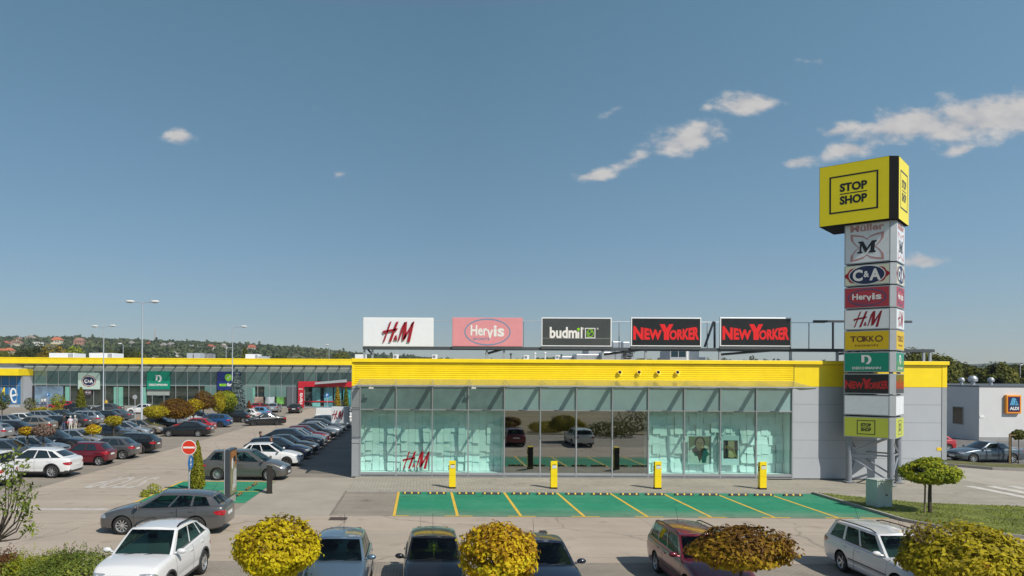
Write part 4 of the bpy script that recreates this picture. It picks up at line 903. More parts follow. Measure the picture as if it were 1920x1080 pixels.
for i, (n, m_, g) in enumerate([('red_ring', mat('dark_red_print', (.3, .005, .01)), rect2(-w * .40, -h * .41, w * .40, h * .41)), ('navy_field', NAVY, rect2(-w * .37, -h * .38, w * .37, h * .38)),
    ('stripes', mat('light_blue_print', (.12, .42, .66), .4), sum([poly2((-w * .28 + k * w * .11, -h * .05), (-w * .20 + k * w * .11, -h * .05), (-w * .07 + k * w * .075, h * .33), (-w * .13 + k * w * .075, h * .33)) for k in range(3)], []) + sum([poly2((w * .07 + k * w * .0, h * (-.05 + .09 * k)), (w * .30 - k * w * .05, h * (-.05 + .09 * k)), (w * .27 - k * w * .05, h * (.0 + .09 * k)), (w * .07, h * (.0 + .09 * k))) for k in range(4)], [])),
    ('lettering', OFFWHITE, text2('ALDI', 0, -h * .22, w * .60, h * .17, .05))]):
    MB().flat(g, fr, .01 + .008 * i).build(n, m_, bx)
for px, r_, lab in ((1803, .28, 'small'), (1824, .42, 'large'), (1858, .30, 'middling')):
    q = AT(px, 715, 75); o = MB(); o.smooth = True; z0 = zt3 + .1
    o.lathe([(r_ * .5, z0), (r_ * .5, z0 + .3), (r_, z0 + .4), (r_ * 1.05, z0 + .4 + r_ * .7), (r_ * .6, z0 + .4 + r_ * 1.3), (0, z0 + .4 + r_ * 1.4)], 16, Matrix.Translation((q.x, 75, 0)))
    tag(o.build('roof_ventilator', GALV), '%s silver turning ventilator on the supermarket roof' % lab, 'roof ventilator')
q = AT(1838, 781, 68.3); tag(MB().box(ax + .05, ax + .45, 68.26, 68.297, q.z - .1, q.z + .1).build('notice', WHITE), 'tiny white notice on the supermarket wall by its corner', 'notice plate')

# ------------------------------------------------------------------ wooded hills and their houses
CREST = hermite([-900, -200, 0, 120, 230, 300, 400, 480, 540, 600, 660, 720, 790, 850, 905, 960, 1100, 1240, 1330, 1480, 1640, 1800, 1920, 2300], [634, 632, 633, 634, 638, 640, 644, 648, 652, 656, 662, 667, 671, 675, 679, 676, 673, 676, 678, 680, 682, 688, 687, 684])
def hill_z(px, D):
    """height of the ground at a bearing (given as photo column) and distance"""
    zc = HC + (CY - CREST(px)) / F * 1250 + (px - CX) / F * 1250 * ROLL
    t = min(1, max(0, (D - 260) / 990)); return max(0, zc - 6) * (t * t * (3 - 2 * t) * .55 + t * .45) if D > 260 else 0
cols = np.linspace(-700, 2300, 120); dist = list(np.linspace(240, 1250, 40)) + [1350, 1600]
mb = MB(); vs = []
for D in dist:
    for px in cols: vs.append(((px - CX) / F * D, D, hill_z(px, min(D, 1250)) - .5))
nc = len(cols); mb.add(vs, [(i * nc + j, i * nc + j + 1, (i + 1) * nc + j + 1, (i + 1) * nc + j) for i in range(len(dist) - 1) for j in range(nc - 1)])
HILLM = mat('hill_meadow', (.115, .12, .05), .95, var=.5, scale=.012)
tag(mb.build('hills', HILLM, smooth=True), kind='structure')
def leaf_quads(c, nrm, size, rng, elong=1.0, fold=0.0):
    """one leaf per centre: kite-shaped quads facing roughly along nrm"""
    n = len(c); r = rng.normal(size=(n, 3)); a = np.cross(nrm, r); a /= np.linalg.norm(a, axis=1)[:, None] + 1e-9; b = np.cross(nrm, a); b /= np.linalg.norm(b, axis=1)[:, None] + 1e-9
    s = (size if np.ndim(size) else np.full(n, size))[:, None] * rng.uniform(.7, 1.3, (n, 1))
    v = np.stack([c - a * s * elong, c + b * s * .55 + nrm * s * fold, c + a * s * elong, c - b * s * .55 + nrm * s * fold], 1); return v.reshape(-1, 3)
def quads_mesh(name, v):
    me = bpy.data.meshes.new(name); n = len(v); me.vertices.add(n); me.vertices.foreach_set('co', np.asarray(v, dtype=np.float32).ravel()); nf = n // 4
    me.loops.add(n); me.loops.foreach_set('vertex_index', np.arange(n, dtype=np.int32)); me.polygons.add(nf); me.polygons.foreach_set('loop_start', np.arange(0, n, 4, dtype=np.int32)); me.polygons.foreach_set('loop_total', np.full(nf, 4, dtype=np.int32)); me.update(calc_edges=True); me.validate(); return me
def unit(v): return v / (np.linalg.norm(v, axis=1)[:, None] + 1e-9)
rng = np.random.default_rng(11)
HOUSES = [(10, 645, 1.0, 'wide', 'red'), (25, 641, .7, 'wide', 'brown'), (36, 643, .8, 'gable', 'cream'), (35, 637, .8, 'gable', 'cream'), (57, 636, 1.0, 'gable', 'pale'), (70, 643, 1.1, 'block', 'white'), (107, 640, 1.15, 'wide', 'orange'), (149, 641, 1.1, 'wide', 'rust'), (4, 657, .9, 'wide', 'orange'), (17, 658, 1.1, 'wide', 'orange'),
          (94, 651, .7, 'block', 'pale'), (144, 648, .5, 'gable', 'pink'), (177, 647, .4, 'block', 'teal'), (230, 643, .5, 'gable', 'pale'), (246, 644, .8, 'gable', 'white'), (280, 644, .7, 'gable', 'red'), (307, 648, .9, 'gable', 'white'), (321, 646, .8, 'wide', 'grey'), (325, 663, 1.0, 'gable', 'white'), (286, 666, .5, 'block', 'white'),
          (365, 646, .6, 'block', 'pale'), (395, 651, .9, 'wide', 'red'), (420, 650, .8, 'gable', 'pale'), (472, 654, 1.1, 'wide', 'red'), (170, 664, .6, 'gable', 'white'), (190, 660, .6, 'wide', 'rust')]
def find_D(px, py):
    for D in np.linspace(300, 1240, 95):
        z = hill_z(px, D) + 3; y = CY - (z - HC) / D * F + 0
        y += (px - CX) * ROLL
        if y <= py: return D
    return 1200
hp = []
for px, py, *_ in HOUSES:
    D = find_D(px, py); hp.append(((px - CX) / F * D, D))
hp = np.array(hp)
n = 5200
px_ = rng.uniform(-260, 1990, n); D_ = 290 + 980 * rng.uniform(0, 1, n) ** .72
xx = (px_ - CX) / F * D_; keep = np.ones(n, bool)
for (hx, hy) in hp: keep &= ~((np.abs(xx - hx - (hx / hy) * (D_ - hy)) < 9) & (D_ < hy + 8) & (D_ > hy - 75))
clr = np.sin(xx * .021 + 1) * np.sin(D_ * .017 + xx * .006); keep &= ~((clr > .55) & (D_ < 1150))
px_, D_, xx = px_[keep], D_[keep], xx[keep]
vv = []
for p, D, x in zip(px_, D_, xx):
    z = hill_z(p, D); hgt = rng.uniform(5, 9) * (1.5 if rng.random() < .06 else 1); wdt = rng.uniform(3.2, 6.0) * (.55 if hgt > 11 else 1); m = int(34)
    d = unit(rng.normal(size=(m, 3))); d[:, 2] = np.abs(d[:, 2]) * 1.0 - .15
    c = np.array([x, D, z + hgt * .42]) + d * np.array([wdt, wdt, hgt * .58]) * rng.uniform(.6, 1.0, (m, 1)); vv.append(leaf_quads(c, unit(d + rng.normal(size=(m, 3)) * .5), np.full(m, 1.9 + .35 * (wdt > 4)), rng))
FARLEAF = leaf_mat('far_wood_leaves', [(0, (.045, .068, .036)), (.35, (.07, .098, .045)), (.7, (.105, .128, .052)), (.92, (.15, .15, .06)), (1, (.16, .125, .06))], .016, .2, patch=.6)
w = new_obj('hillside_wood', quads_mesh('hillside_wood', np.concatenate(vv)), FARLEAF); tag(w, 'far wood covering the hills behind the shops', None, None, 'stuff')
HW = {'white': (.68, .67, .64), 'cream': (.62, .56, .44), 'pale': (.55, .52, .46), 'red': (.58, .52, .45), 'orange': (.62, .55, .42), 'rust': (.42, .22, .16), 'brown': (.50, .42, .36), 'pink': (.55, .40, .36), 'teal': (.42, .52, .52), 'grey': (.45, .44, .42)}
HR = {'white': (.32, .30, .28), 'cream': (.26, .15, .10), 'pale': (.30, .24, .2), 'red': (.36, .10, .06), 'orange': (.48, .14, .06), 'rust': (.32, .16, .12), 'brown': (.25, .12, .08), 'pink': (.3, .14, .1), 'teal': (.3, .38, .38), 'grey': (.24, .23, .22)}
DKW = mat('house_window', (.03, .035, .04), .2)
place_words = ['at the left edge of the hillside', 'beside the red roofed house at the left edge', 'below the cream gabled house on the left', 'above its cream neighbour on the left', 'left of the white block on the hill', 'with flat roof on the left part of the hill', 'with bright tiled roof halfway to the twin lamp', 'just left of the twin lamp', 'low at the far left edge', 'low behind the left roof end',
               'peeping over the autumn trees', 'small, below the rust walled house', 'tiny, left of the twin lamp heads', 'tiny, right of the twin lamp', 'between the two tall lamps', 'under the hilltop mast', 'standing clear right of the tall lamp', 'right of the clear standing white house', 'low above the roof right of the tall lamp', 'tiny, low beside the tall lamp pole',
               'tiny, on a clearing near the crest', 'near the crest right of the clearing', 'left of the single lamp', 'right of the single lamp', 'low behind the second roof unit', 'low right of the second roof unit']
for (px, py, s, sh, c), (hx, hy), pw in zip(HOUSES, hp, place_words):
    z = hill_z(px, hy); w_, d_, h_ = 11 * s * hy / 1000, 9 * s * hy / 1000, 5.2 * s * hy / 1000
    t = thing('hill_house', (hx, hy, z - 1), '%s house %s' % ({'gable': 'gabled ' + c, 'wide': 'hip roofed ' + c, 'block': 'flat ' + c}[sh], pw), 'house', 'houses on the wooded hillside')
    WM = mat('house_wall_' + c, HW[c], .8); RM = mat('house_roof_' + c, HR[c], .8, var=.15, scale=.5)
    wl = MB().box(-w_ / 2, w_ / 2, -d_ / 2, d_ / 2, 0, h_).build('wall', WM, t, local=True)
    for wx in (-.28, .05, .3): MB().box(wx * w_ - .07 * w_, wx * w_ + .07 * w_, -d_ / 2 - .05, -d_ / 2 - .01, h_ * .5, h_ * .78).build('window', DKW, t, local=True)
    o = 1.12
    if sh == 'gable': MB().add([(-w_ / 2 * o, -d_ / 2 * o, h_ * .96), (w_ / 2 * o, -d_ / 2 * o, h_ * .96), (w_ / 2 * o, d_ / 2 * o, h_ * .96), (-w_ / 2 * o, d_ / 2 * o, h_ * .96), (0, -d_ / 2 * o, h_ * 1.75), (0, d_ / 2 * o, h_ * 1.75)], [(0, 1, 4), (2, 3, 5), (1, 2, 5, 4), (3, 0, 4, 5), (3, 2, 1, 0)]).build('roof', RM, t, local=True)
    elif sh == 'wide': MB().add([(-w_ / 2 * o, -d_ / 2 * o, h_ * .98), (w_ / 2 * o, -d_ / 2 * o, h_ * .98), (w_ / 2 * o, d_ / 2 * o, h_ * .98), (-w_ / 2 * o, d_ / 2 * o, h_ * .98), (-w_ * .28, 0, h_ * 1.7), (w_ * .28, 0, h_ * 1.7)], [(0, 1, 5, 4), (1, 2, 5), (2, 3, 4, 5), (3, 0, 4), (3, 2, 1, 0)]).build('roof', RM, t, local=True)
    else: MB().box(-w_ / 2 * 1.06, w_ / 2 * 1.06, -d_ / 2 * 1.06, d_ / 2 * 1.06, h_ * 1.002, h_ * 1.1).build('roof', RM, t, local=True)
q = AT(291, 612, 1180); mb = MB(); zb_ = hill_z(291, 1180)
for a in range(3): mb.tube([(q.x + 2.0 * math.cos(a * 2.1), 1180 + 2.0 * math.sin(a * 2.1), zb_), (q.x, 1180, q.z)], [.45, .2], 4)
for k in range(7): z = zb_ + (q.z - zb_) * k / 7.5; mb.box(q.x - 1.8 + k * .22, q.x + 1.8 - k * .22, 1179, 1181, z, z + .5)
tag(mb.build('radio_mast', mat('red_white_mast', (.5, .42, .40), .6)), 'thin lattice radio mast on the hilltop between the lamps', 'mast')
# a farther blue ridge behind everything on the right
mb = MB(); vs = []
for D, k in ((1880, 0), (1980, 1)):
    for px in cols: vs.append(((px - CX) / F * D, D, (HC + (CY - hermite([-1000, 900, 1500, 1800, 1860, 1960, 2400], [700, 690, 688, 684, 681, 680, 684])(px)) / F * D + (px - CX) / F * D * ROLL) * k))
mb.add(vs, [(j, j + 1, nc + j + 1, nc + j) for j in range(nc - 1)])
tag(mb.build('far_ridge', mat('far_ridge_wood', (.05, .065, .045), .95, var=.3, scale=.01)), kind='structure')
# ------------------------------------------------------------------ cars: one builder, many bodies
def paint_mat(name, col, metal=.35, rough=.32):
    return mat('car_paint_' + name, col, rough, metal, coat=1.0)
PAINT = {n: paint_mat(n, c, m) for n, c, m in [('white', (.68, .68, .68), 0), ('silver', (.42, .44, .46), .7), ('grey', (.115, .115, .115), .5), ('brown_grey', (.125, .115, .105), .45), ('dark_grey', (.075, .08, .085), .5),
    ('black', (.008, .008, .009), .1), ('navy', (.010, .016, .035), .3), ('blue', (.02, .085, .22), .4), ('light_blue', (.12, .30, .52), .4), ('steel_blue', (.13, .20, .27), .55), ('red', (.36, .012, .016), .1), ('maroon', (.15, .010, .020), .35),
    ('beige', (.30, .26, .21), .5), ('slate', (.10, .125, .15), .5)]}
def car_glass(name, col, tint):
    return mat(name, col, .03, coat=.5, spec=.9)
GLASS_FAR = mat('dark_car_glass', (.012, .018, .019), .03, coat=.8, spec=.8)
GLASS_NEAR = glass_mat('tinted_car_glass', (.20, .31, .29), .0, 1.42)
CARINT = mat('car_interior', (.035, .035, .037), .8)
CLADB = mat('grey_plastic_cladding', (.045, .045, .047), .6)
LAMPW = mat('clear_lamp_glass', (.55, .57, .58), .06, .55, coat=1.0, var=.3, scale=14)
LAMPR = mat('red_lamp_glass', (.38, .006, .010), .08, coat=1.0, var=.2, scale=14)
RIM = mat('alloy_rim', (.62, .63, .64), .28, .75); RIMD = mat('dark_rim_well', (.02, .02, .021), .6); RIMG = mat('dark_alloy_rim', (.10, .10, .105), .35, .7)
PLATE = mat('white_number_plate', (.72, .73, .74), .4); CHROME = mat('chrome', (.7, .71, .72), .12, .95)
TRIM = mat('black_trim', (.010, .010, .011), .35)

from mathutils.bvhtree import BVHTree
TYPES = {}
def car_type(name, L, W, H, wb, fo, r, cowl, rf, rr, rb, zn, zc, zb, zd, deck=None, wins=((.05, .44), (.47, .76), (.79, .93)), doors=2, gw=.74, clad=0, rails=0, spokes=5, arch=.05, zsill=.19, lamp=(.50, .56, .72), tail=(.62, .66, .95), twist=0, hoodup=0.0):
    TYPES[name] = dict(locals()); TYPES[name].pop('name')
# lengths from the nose: cowl = windscreen foot, rf = roof front, rr = roof rear, rb = rear screen foot; heights: zn nose, zc cowl, zb belt at the back, zd tail
car_type('hatchback', 3.75, 1.66, 1.46, 2.46, .74, .29, 1.02, 1.66, 3.20, 3.62, .70, .93, .97, .94, wins=((.06, .46), (.49, .80)), spokes=6)
car_type('compact', 4.22, 1.77, 1.47, 2.62, .86, .315, 1.08, 1.94, 3.42, 4.02, .70, .93, 1.0, .95, wins=((.06, .42), (.45, .74), (.77, .90)), spokes=5)
car_type('estate', 4.58, 1.82, 1.49, 2.66, .90, .335, 1.14, 2.12, 4.10, 4.47, .70, .95, 1.05, .97, wins=((.06, .39), (.415, .66), (.69, .90)), rails=0, spokes=10, gw=.72, arch=.09)
car_type('old_estate', 4.64, 1.75, 1.47, 2.62, .86, .305, 1.25, 1.92, 4.26, 4.55, .66, .92, .96, .93, wins=((.06, .37), (.40, .65), (.69, .93)), rails=1, spokes=5, gw=.77)
car_type('saloon', 4.70, 1.81, 1.43, 2.74, .86, .32, 1.30, 2.08, 3.42, 4.16, .68, .93, 1.0, .98, deck=1, wins=((.07, .45), (.48, .80)), spokes=8, gw=.71, arch=.08)
car_type('crossover', 4.28, 1.82, 1.66, 2.56, .88, .345, 1.06, 1.90, 3.62, 4.12, .86, 1.08, 1.21, 1.10, wins=((.06, .42), (.45, .74), (.77, .91)), clad=1, rails=1, spokes=5, zsill=.25, lamp=(.50, .66, .84), gw=.705, hoodup=.06, arch=.09)
car_type('suv', 4.76, 1.90, 1.63, 2.87, .90, .365, 1.28, 2.20, 3.80, 4.54, .82, 1.05, 1.12, 1.06, wins=((.06, .42), (.45, .74), (.77, .93)), clad=1, spokes=10, zsill=.25, lamp=(.50, .66, .80), gw=.715, arch=.10)
car_type('people_carrier', 4.77, 1.88, 1.64, 2.85, .95, .335, 1.00, 1.98, 4.18, 4.62, .72, 1.02, 1.12, 1.04, wins=((.10, .42), (.445, .68), (.71, .92)), rails=0, spokes=15, gw=.76, lamp=(.48, .62, .82))
car_type('small_van', 4.10, 1.80, 1.82, 2.68, .80, .315, .90, 1.50, 3.94, 4.04, .80, 1.06, 1.10, 1.06, wins=((.08, .40), (.45, .66), (.70, .94)), gw=.86, spokes=7, arch=.02)
car_type('panel_van', 4.60, 1.88, 1.90, 2.90, .90, .33, .95, 1.58, 4.46, 4.56, .86, 1.12, 1.16, 1.12, wins=((.07, .30),), gw=.88, spokes=7, arch=.02)
PROTO = {}
def tri_mesh(name, V, faces):
    used = sorted({i for f in faces for i in f}); mp = {a: b for b, a in enumerate(used)}
    me = bpy.data.meshes.new(name); me.from_pydata([tuple(V[i]) for i in used], [], [tuple(mp[i] for i in f) for f in faces])
    me.polygons.foreach_set('use_smooth', [True] * len(faces)); me.update(); me.set_sharp_from_angle(angle=R(38)); return me
def proto(tn):
    if tn in PROTO: return PROTO[tn]
    T = TYPES[tn]; L, W, H, r = T['L'], T['W'], T['H'], T['r']; hw = W / 2
    cowl, rf, rr, rb, zc, zb, zd, zn = (T[k] for k in ('cowl', 'rf', 'rr', 'rb', 'zc', 'zb', 'zd', 'zn'))
    w1, w2 = T['fo'], T['fo'] + T['wb']
    ztop = hermite([0, .03, .10, .30, cowl, cowl + .7, rb - .25, rb, L - .06, L - .015, L] if not T['deck'] else [0, .03, .10, .30, cowl, cowl + .7, rb - .3, rb, L - .12, L - .03, L],
                   [zn - .17, zn - .07, zn, zn + .075 + T['hoodup'], zc, zc + .015, zb, zb - .01, zd, zd - .06, zd - .22])
    wid = hermite([0, .02, .07, .16, .34, .75, 1.3, L - 1.1, L - .5, L - .2, L - .07, L - .02, L], [hw * k for k in (.60, .70, .80, .88, .945, .985, 1, 1, .985, .95, .90, .85, .74)])
    zbot = hermite([0, .1, .5, L - .6, L - .1, L], [.30, .235, T['zsill'], T['zsill'], .28, .36])
    cr = hermite([0, .3, cowl, L - .4, L], [.015, .05, .05, .03, .01])
    # door cuts
    Ls = lambda f: cowl + .02 + f * (rb - cowl)
    d0 = max(w1 + r + .09, cowl + .02); dB = rf + (rr - rf) * .38 if T['doors'] else 0; dC = min(w2 - .02, rr + .02)
    ss = sorted(set([round(x, 4) for x in list(np.linspace(.30, L - .30, 48)) + list(np.linspace(.12, .30, 5)) + [0, .012, .03, .055, .085] + [L - x for x in (0, .012, .03, .06, .10, .15, .2, .25)]] ))
    ss = [s for s in ss if all(abs(s - d) > .03 for d in (d0, dB, dC))]; ss = sorted(ss + [d0, dB, dC])
    base = [(0, 0), (.55, 0), (.84, .0), (.93, .025), (.965, .09), (.978, .2), (.992, .36), (1.0, .52), (.998, .62), (.985, .72), (.978, .80), (.962, .88), (.925, .955), (.88, .99), (.80, 1.0), (.55, 1.0), (.28, 1.0), (0, 1.0)]
    bl = [0]
    for a, b in zip(base, base[1:]): bl.append(bl[-1] + math.hypot((b[0] - a[0]), (b[1] - a[1]) * .8) + 1e-6)
    fy, fz = hermite(bl, [p[0] for p in base]), hermite(bl, [p[1] for p in base])
    K = 34; par = list(np.linspace(bl[0], bl[2], 4)) + list(np.linspace(bl[2], bl[14], 26))[1:] + list(np.linspace(bl[14], bl[-1], 6))[1:]; K = len(par)
    V = []; NR = 2 * K - 2
    for s in ss:
        w, zt, z0, c = wid(s), ztop(s), zbot(s), cr(s); row = []
        for p in par:
            a, b = fy(p), fz(p); y = a * w; z = z0 + (zt - z0) * b
            if b > .93: z += c * max(0, 1 - (a / .93) ** 2) * (b - .93) / .07
            if b < .9: y -= .012 * math.exp(-((b - .30) / .05) ** 2) * (1 if w1 + r < s < w2 - r else 0)
            row.append((L / 2 - s, y, z))
        V += row + [(x, -y, z) for x, y, z in row[-2:0:-1]]
    n = len(ss); faces = []
    for i in range(n - 1):
        for j in range(NR): faces.append((i * NR + j, i * NR + (j + 1) % NR, (i + 1) * NR + (j + 1) % NR, (i + 1) * NR + j))
    for e, flip in ((0, 0), (n - 1, 1)):
        o = e * NR
        for j in range(K - 1):
            a, b = o + j, o + j + 1; c, d = o + (NR - j - 1) % NR, o + (NR - j) % NR
            q = [a, b, c, d] if j < K - 2 else [a, b, d]
            if j == 0: q = [a, b, c]
            faces.append(tuple(q[::-1] if flip else q))
    me = bpy.data.meshes.new('body'); me.from_pydata(V, [], faces); me.update()
    bm = bmesh.new(); bm.from_mesh(me); bmesh.ops.recalc_face_normals(bm, faces=bm.faces); bm.to_mesh(me); bm.free()
    bo = bpy.data.objects.new('body', me); COL.objects.link(bo)
    wp = [(L / 2 - w1, 1), (L / 2 - w1, -1), (L / 2 - w2, 1), (L / 2 - w2, -1)]
    mb = MB()
    for x, sg in wp:
        M = Matrix.Translation((x, sg * (hw + .1), r)) @ Matrix.Rotation(R(90), 4, 'X')
        mb.lathe([(r + .055, -.36), (r + .055, .36)], 28, M)
    cme = bpy.data.meshes.new('cut'); cme.from_pydata([tuple(v) for v in mb.v], [], mb.f); cme.update()
    bm = bmesh.new(); bm.from_mesh(cme); bmesh.ops.recalc_face_normals(bm, faces=bm.faces); bm.to_mesh(cme); bm.free()
    co = bpy.data.objects.new('cut', cme); COL.objects.link(co)
    md = bo.modifiers.new('b', 'BOOLEAN'); md.operation = 'DIFFERENCE'; md.object = co; md.solver = 'EXACT'; md.use_hole_tolerant = True
    dg = bpy.context.evaluated_depsgraph_get(); m2 = bpy.data.meshes.new_from_object(bo.evaluated_get(dg))
    bpy.data.objects.remove(bo); bpy.data.objects.remove(co)
    V2 = [v.co.copy() for v in m2.vertices]
    reg = {k: [] for k in ('body', 'clad', 'door_fl', 'door_fr', 'door_rl', 'door_rr', 'headlight_l', 'headlight_r', 'taillight_l', 'taillight_r', 'grille')}
    yk, zl0, zl1 = T['lamp']; ty, tz0, tz1 = T['tail']
    for p in m2.polygons:
        c = p.center; s = L / 2 - c.x; ay = abs(c.y)
        if ay > hw + .02: continue
        sd = 'l' if c.y > 0 else 'r'; f = tuple(p.vertices); key = 'body'
        wc = min(math.hypot(c.x - x, c.z - r) for x, _ in wp[::2])
        rel = (c.z - zbot(s)) / max(.01, ztop(s) - zbot(s))
        if wc < r + .062 and (wc < r + .05 or abs(p.normal.y) < .5): key = 'clad'
        elif s < .10 and ay < .40 * hw * 1.2 and zn - .12 < c.z < zn - .03: key = 'grille'
        elif s < .06 and ay < .62 * hw and .28 < c.z < .42: key = 'grille'
        elif T['clad'] and c.z < zbot(s) + .13 and ay > .5 * hw: key = 'clad'
        elif T['clad'] and c.z < .42 and (s < .3 or s > L - .3): key = 'clad'
        elif not T['clad'] and c.z < zbot(s) + .05 and ay > .3 * hw: key = 'clad'
        elif ay > .80 * hw and .09 < rel < .93 and abs(p.normal.y) > .5 and d0 < s < dC:
            key = ('door_f' if s < dB else 'door_r') + sd
        reg[key].append(f)
    out = []                                            # (name, role, mesh, parent index, offset)
    def emit(name, role, me, par=-1, loc=(0, 0, 0)): out.append((name, role, me, par, loc)); return len(out) - 1
    me = tri_mesh('body', V2, reg['body'] + reg['clad']); me.polygons.foreach_set('material_index', [0] * len(reg['body']) + [1] * len(reg['clad']))
    ib = emit('body', 'body', me)
    bvh = BVHTree.FromPolygons([Vector(v) for v in V], faces)
    def patch(center, d, outline, lift):                 # a lamp glass: a smooth outline pressed onto the body
        d = d.normalized(); a_ = Vector((0, 0, 1)).cross(d).normalized(); u_ = d.cross(a_); pts = []; nn = len(outline)
        for ring_ in (0.02, .35, .7, 1.0):
            for oa, ob in outline:
                o = center + a_ * (oa * ring_) + u_ * (ob * ring_) - d * 1.0; h = bvh.ray_cast(o, d)
                pts.append((h[0] - d * lift) if h[0] is not None else center + a_ * (oa * ring_) + u_ * (ob * ring_))
        fs = [(k * nn + i, k * nn + (i + 1) % nn, (k + 1) * nn + (i + 1) % nn, (k + 1) * nn + i) for k in range(3) for i in range(nn)] + [tuple(range(nn))]
        me = bpy.data.meshes.new('lamp'); me.from_pydata([tuple(p) for p in pts], [], fs); me.polygons.foreach_set('use_smooth', [True] * len(fs)); me.update(); return me
    def smooth_outline(pts, n=28):
        k = len(pts); out_ = []
        for i in range(n):
            f = i * k / n; j = int(f); t = f - j; p0, p1, p2, p3 = (pts[(j + q) % k] for q in (-1, 0, 1, 2))
            out_.append(tuple(.5 * (2 * p1[c] + (p2[c] - p0[c]) * t + (2 * p0[c] - 5 * p1[c] + 4 * p2[c] - p3[c]) * t * t + (3 * p1[c] - p0[c] - 3 * p2[c] + p3[c]) * t ** 3) for c in (0, 1)))
        return out_
    zl, hl = (zl0 + zl1) / 2 + .01, (zl1 - zl0)
    for sg in (1, -1):
        o_ = [(-.20, -.02), (-.12, hl * .38), (.06, hl * .62), (.22, hl * .75), (.26, hl * .62), (.16, -hl * .1), (.02, -hl * .46), (-.14, -hl * .42)]
        me = patch(Vector((L / 2 - .20, sg * .74 * hw, zl)), Vector((-1, -sg * .85, -.35)), smooth_outline([(a * sg, b) for a, b in o_]), .006); me.name = 'headlight'
        emit('headlight', 'lampw', me)
        zt_ = (tz0 + tz1) / 2; ht = tz1 - tz0
        o_ = [(-.25, .03), (-.16, .075), (.04, .09), (.20, .075), (.25, .0), (.12, -.065), (-.04, -.085), (-.19, -.05)] if ht < .5 else [(-.07, 0), (-.06, ht * .5), (.07, ht * .5), (.08, 0), (.07, -ht * .5), (-.06, -ht * .5)]
        me = patch(Vector((-L / 2 + .10, sg * .86 * hw, zt_)), Vector((1, -sg * .8, 0)), smooth_outline([(-a * sg, b) for a, b in o_]), .006); me.name = 'taillight'
        emit('taillight', 'lampr', me)
    if reg['grille']: emit('grille', 'trim', tri_mesh('grille', V2, reg['grille']))
    for k in ('door_fl', 'door_fr', 'door_rl', 'door_rr'):
        fs = reg[k]
        if not fs: continue
        idx = {i for f in fs for i in f}; xs = [V2[i].x for i in idx]; zs = [V2[i].z for i in idx]; cx, cz = (min(xs) + max(xs)) / 2, (min(zs) + max(zs)) / 2; dx, dz = max(xs) - min(xs), max(zs) - min(zs)
        Vd = [Vector((cx + (v.x - cx) * (1 - .016 / dx), v.y + math.copysign(.002, v.y), cz + (v.z - cz) * (1 - .014 / dz))) for v in V2]
        i = emit('door', 'body1', tri_mesh('door', Vd, fs)); sg = 1 if k[-1] == 'l' else -1
        mb = MB(); xh = min(xs) + .16; s_ = L / 2 - xh; zh = zbot(s_) + (ztop(s_) - zbot(s_)) * .80
        mb.bevbox(xh - .085, xh + .085, sg * (wid(s_) * .985) - .014, sg * (wid(s_) * .985) + .022 if sg > 0 else sg * wid(s_) * .985 + .014, zh - .016, zh + .016, .006) if sg > 0 else mb.bevbox(xh - .085, xh + .085, -wid(s_) * .985 - .022, -wid(s_) * .985 + .014, zh - .016, zh + .016, .006)
        emit('handle', 'handle', mb_mesh(mb, 'handle'), i)
    # ---- upper body
    fs_side = sorted(set([0, 1] + [round(x, 4) for x in np.linspace(0, 1, 25)] + [x for w in T['wins'] for x in w]))
    yf = [0, .2, .4, .6, .75, .86, .93, .965]
    ts = [0, .07, .2, .35, .5, .65, .8, .90, .95, .985, 1.0]
    gw = T['gw']
    def zr(s):
        m_ = rf + (rr - rf) * .35; half = max(m_ - rf, rr - m_)
        return H - .035 - T['arch'] * (((s - m_) / half) ** 2 if s < m_ else 1.15 * ((s - m_) / half) ** 2) * (.6 if s < m_ else 1)
    fz_f, fz_r = zr(rf), zr(rr)
    ring = [('f', y, None) for y in yf] + [('s', 1, f) for f in fs_side] + [('r', y, None) for y in yf[::-1]]
    NRG = len(ring); GV = []
    for t in ts:
        te = t; ww = (.905 + (gw - .905) * (t ** 1.15)) * hw - (.012 * max(0, (t - .9) / .1) ** 2)
        sf, sr = cowl + (rf - cowl) * t, rb + (rr - rb) * t
        row = []
        bulf, bulr = .16 * (1 - t * .35), .10 * (1 - t * .3)
        for kind, y, f in ring:
            if kind == 's':
                s = sf + bulf + f * (sr - bulr - sf - bulf); fr_ = (s - sf) / (sr - sf)
                w = ww * (1 - .035 * (1 - min(1, fr_ / .35)) ** 2 - .05 * max(0, (fr_ - .6) / .4) ** 2)
            elif kind == 'f': s = sf + bulf * y ** 2.4; w = ww * (1 - .035) * y
            else: s = sr - bulr * y ** 2.4; w = ww * (1 - .05) * y
            base_z = ztop(min(max(s, cowl), rb)) - .012
            topz = zr(min(max(s, rf), rr))
            z = base_z + (topz - base_z) * t + .03 * max(0, 1 - y * y) * t if kind != 's' else base_z + (topz - base_z) * t
            row.append(Vector((L / 2 - s, w, z)))
        GV.append(row)
    Vg = []; 
    for row in GV: Vg += row + [Vector((v.x, -v.y, v.z)) for v in row]
    NT = 2 * NRG; gf = {k: [] for k in ('pillar', 'windscreen', 'rear_window')}
    for wi in range(len(T['wins'])): gf['win_l%d' % wi] = []; gf['win_r%d' % wi] = []
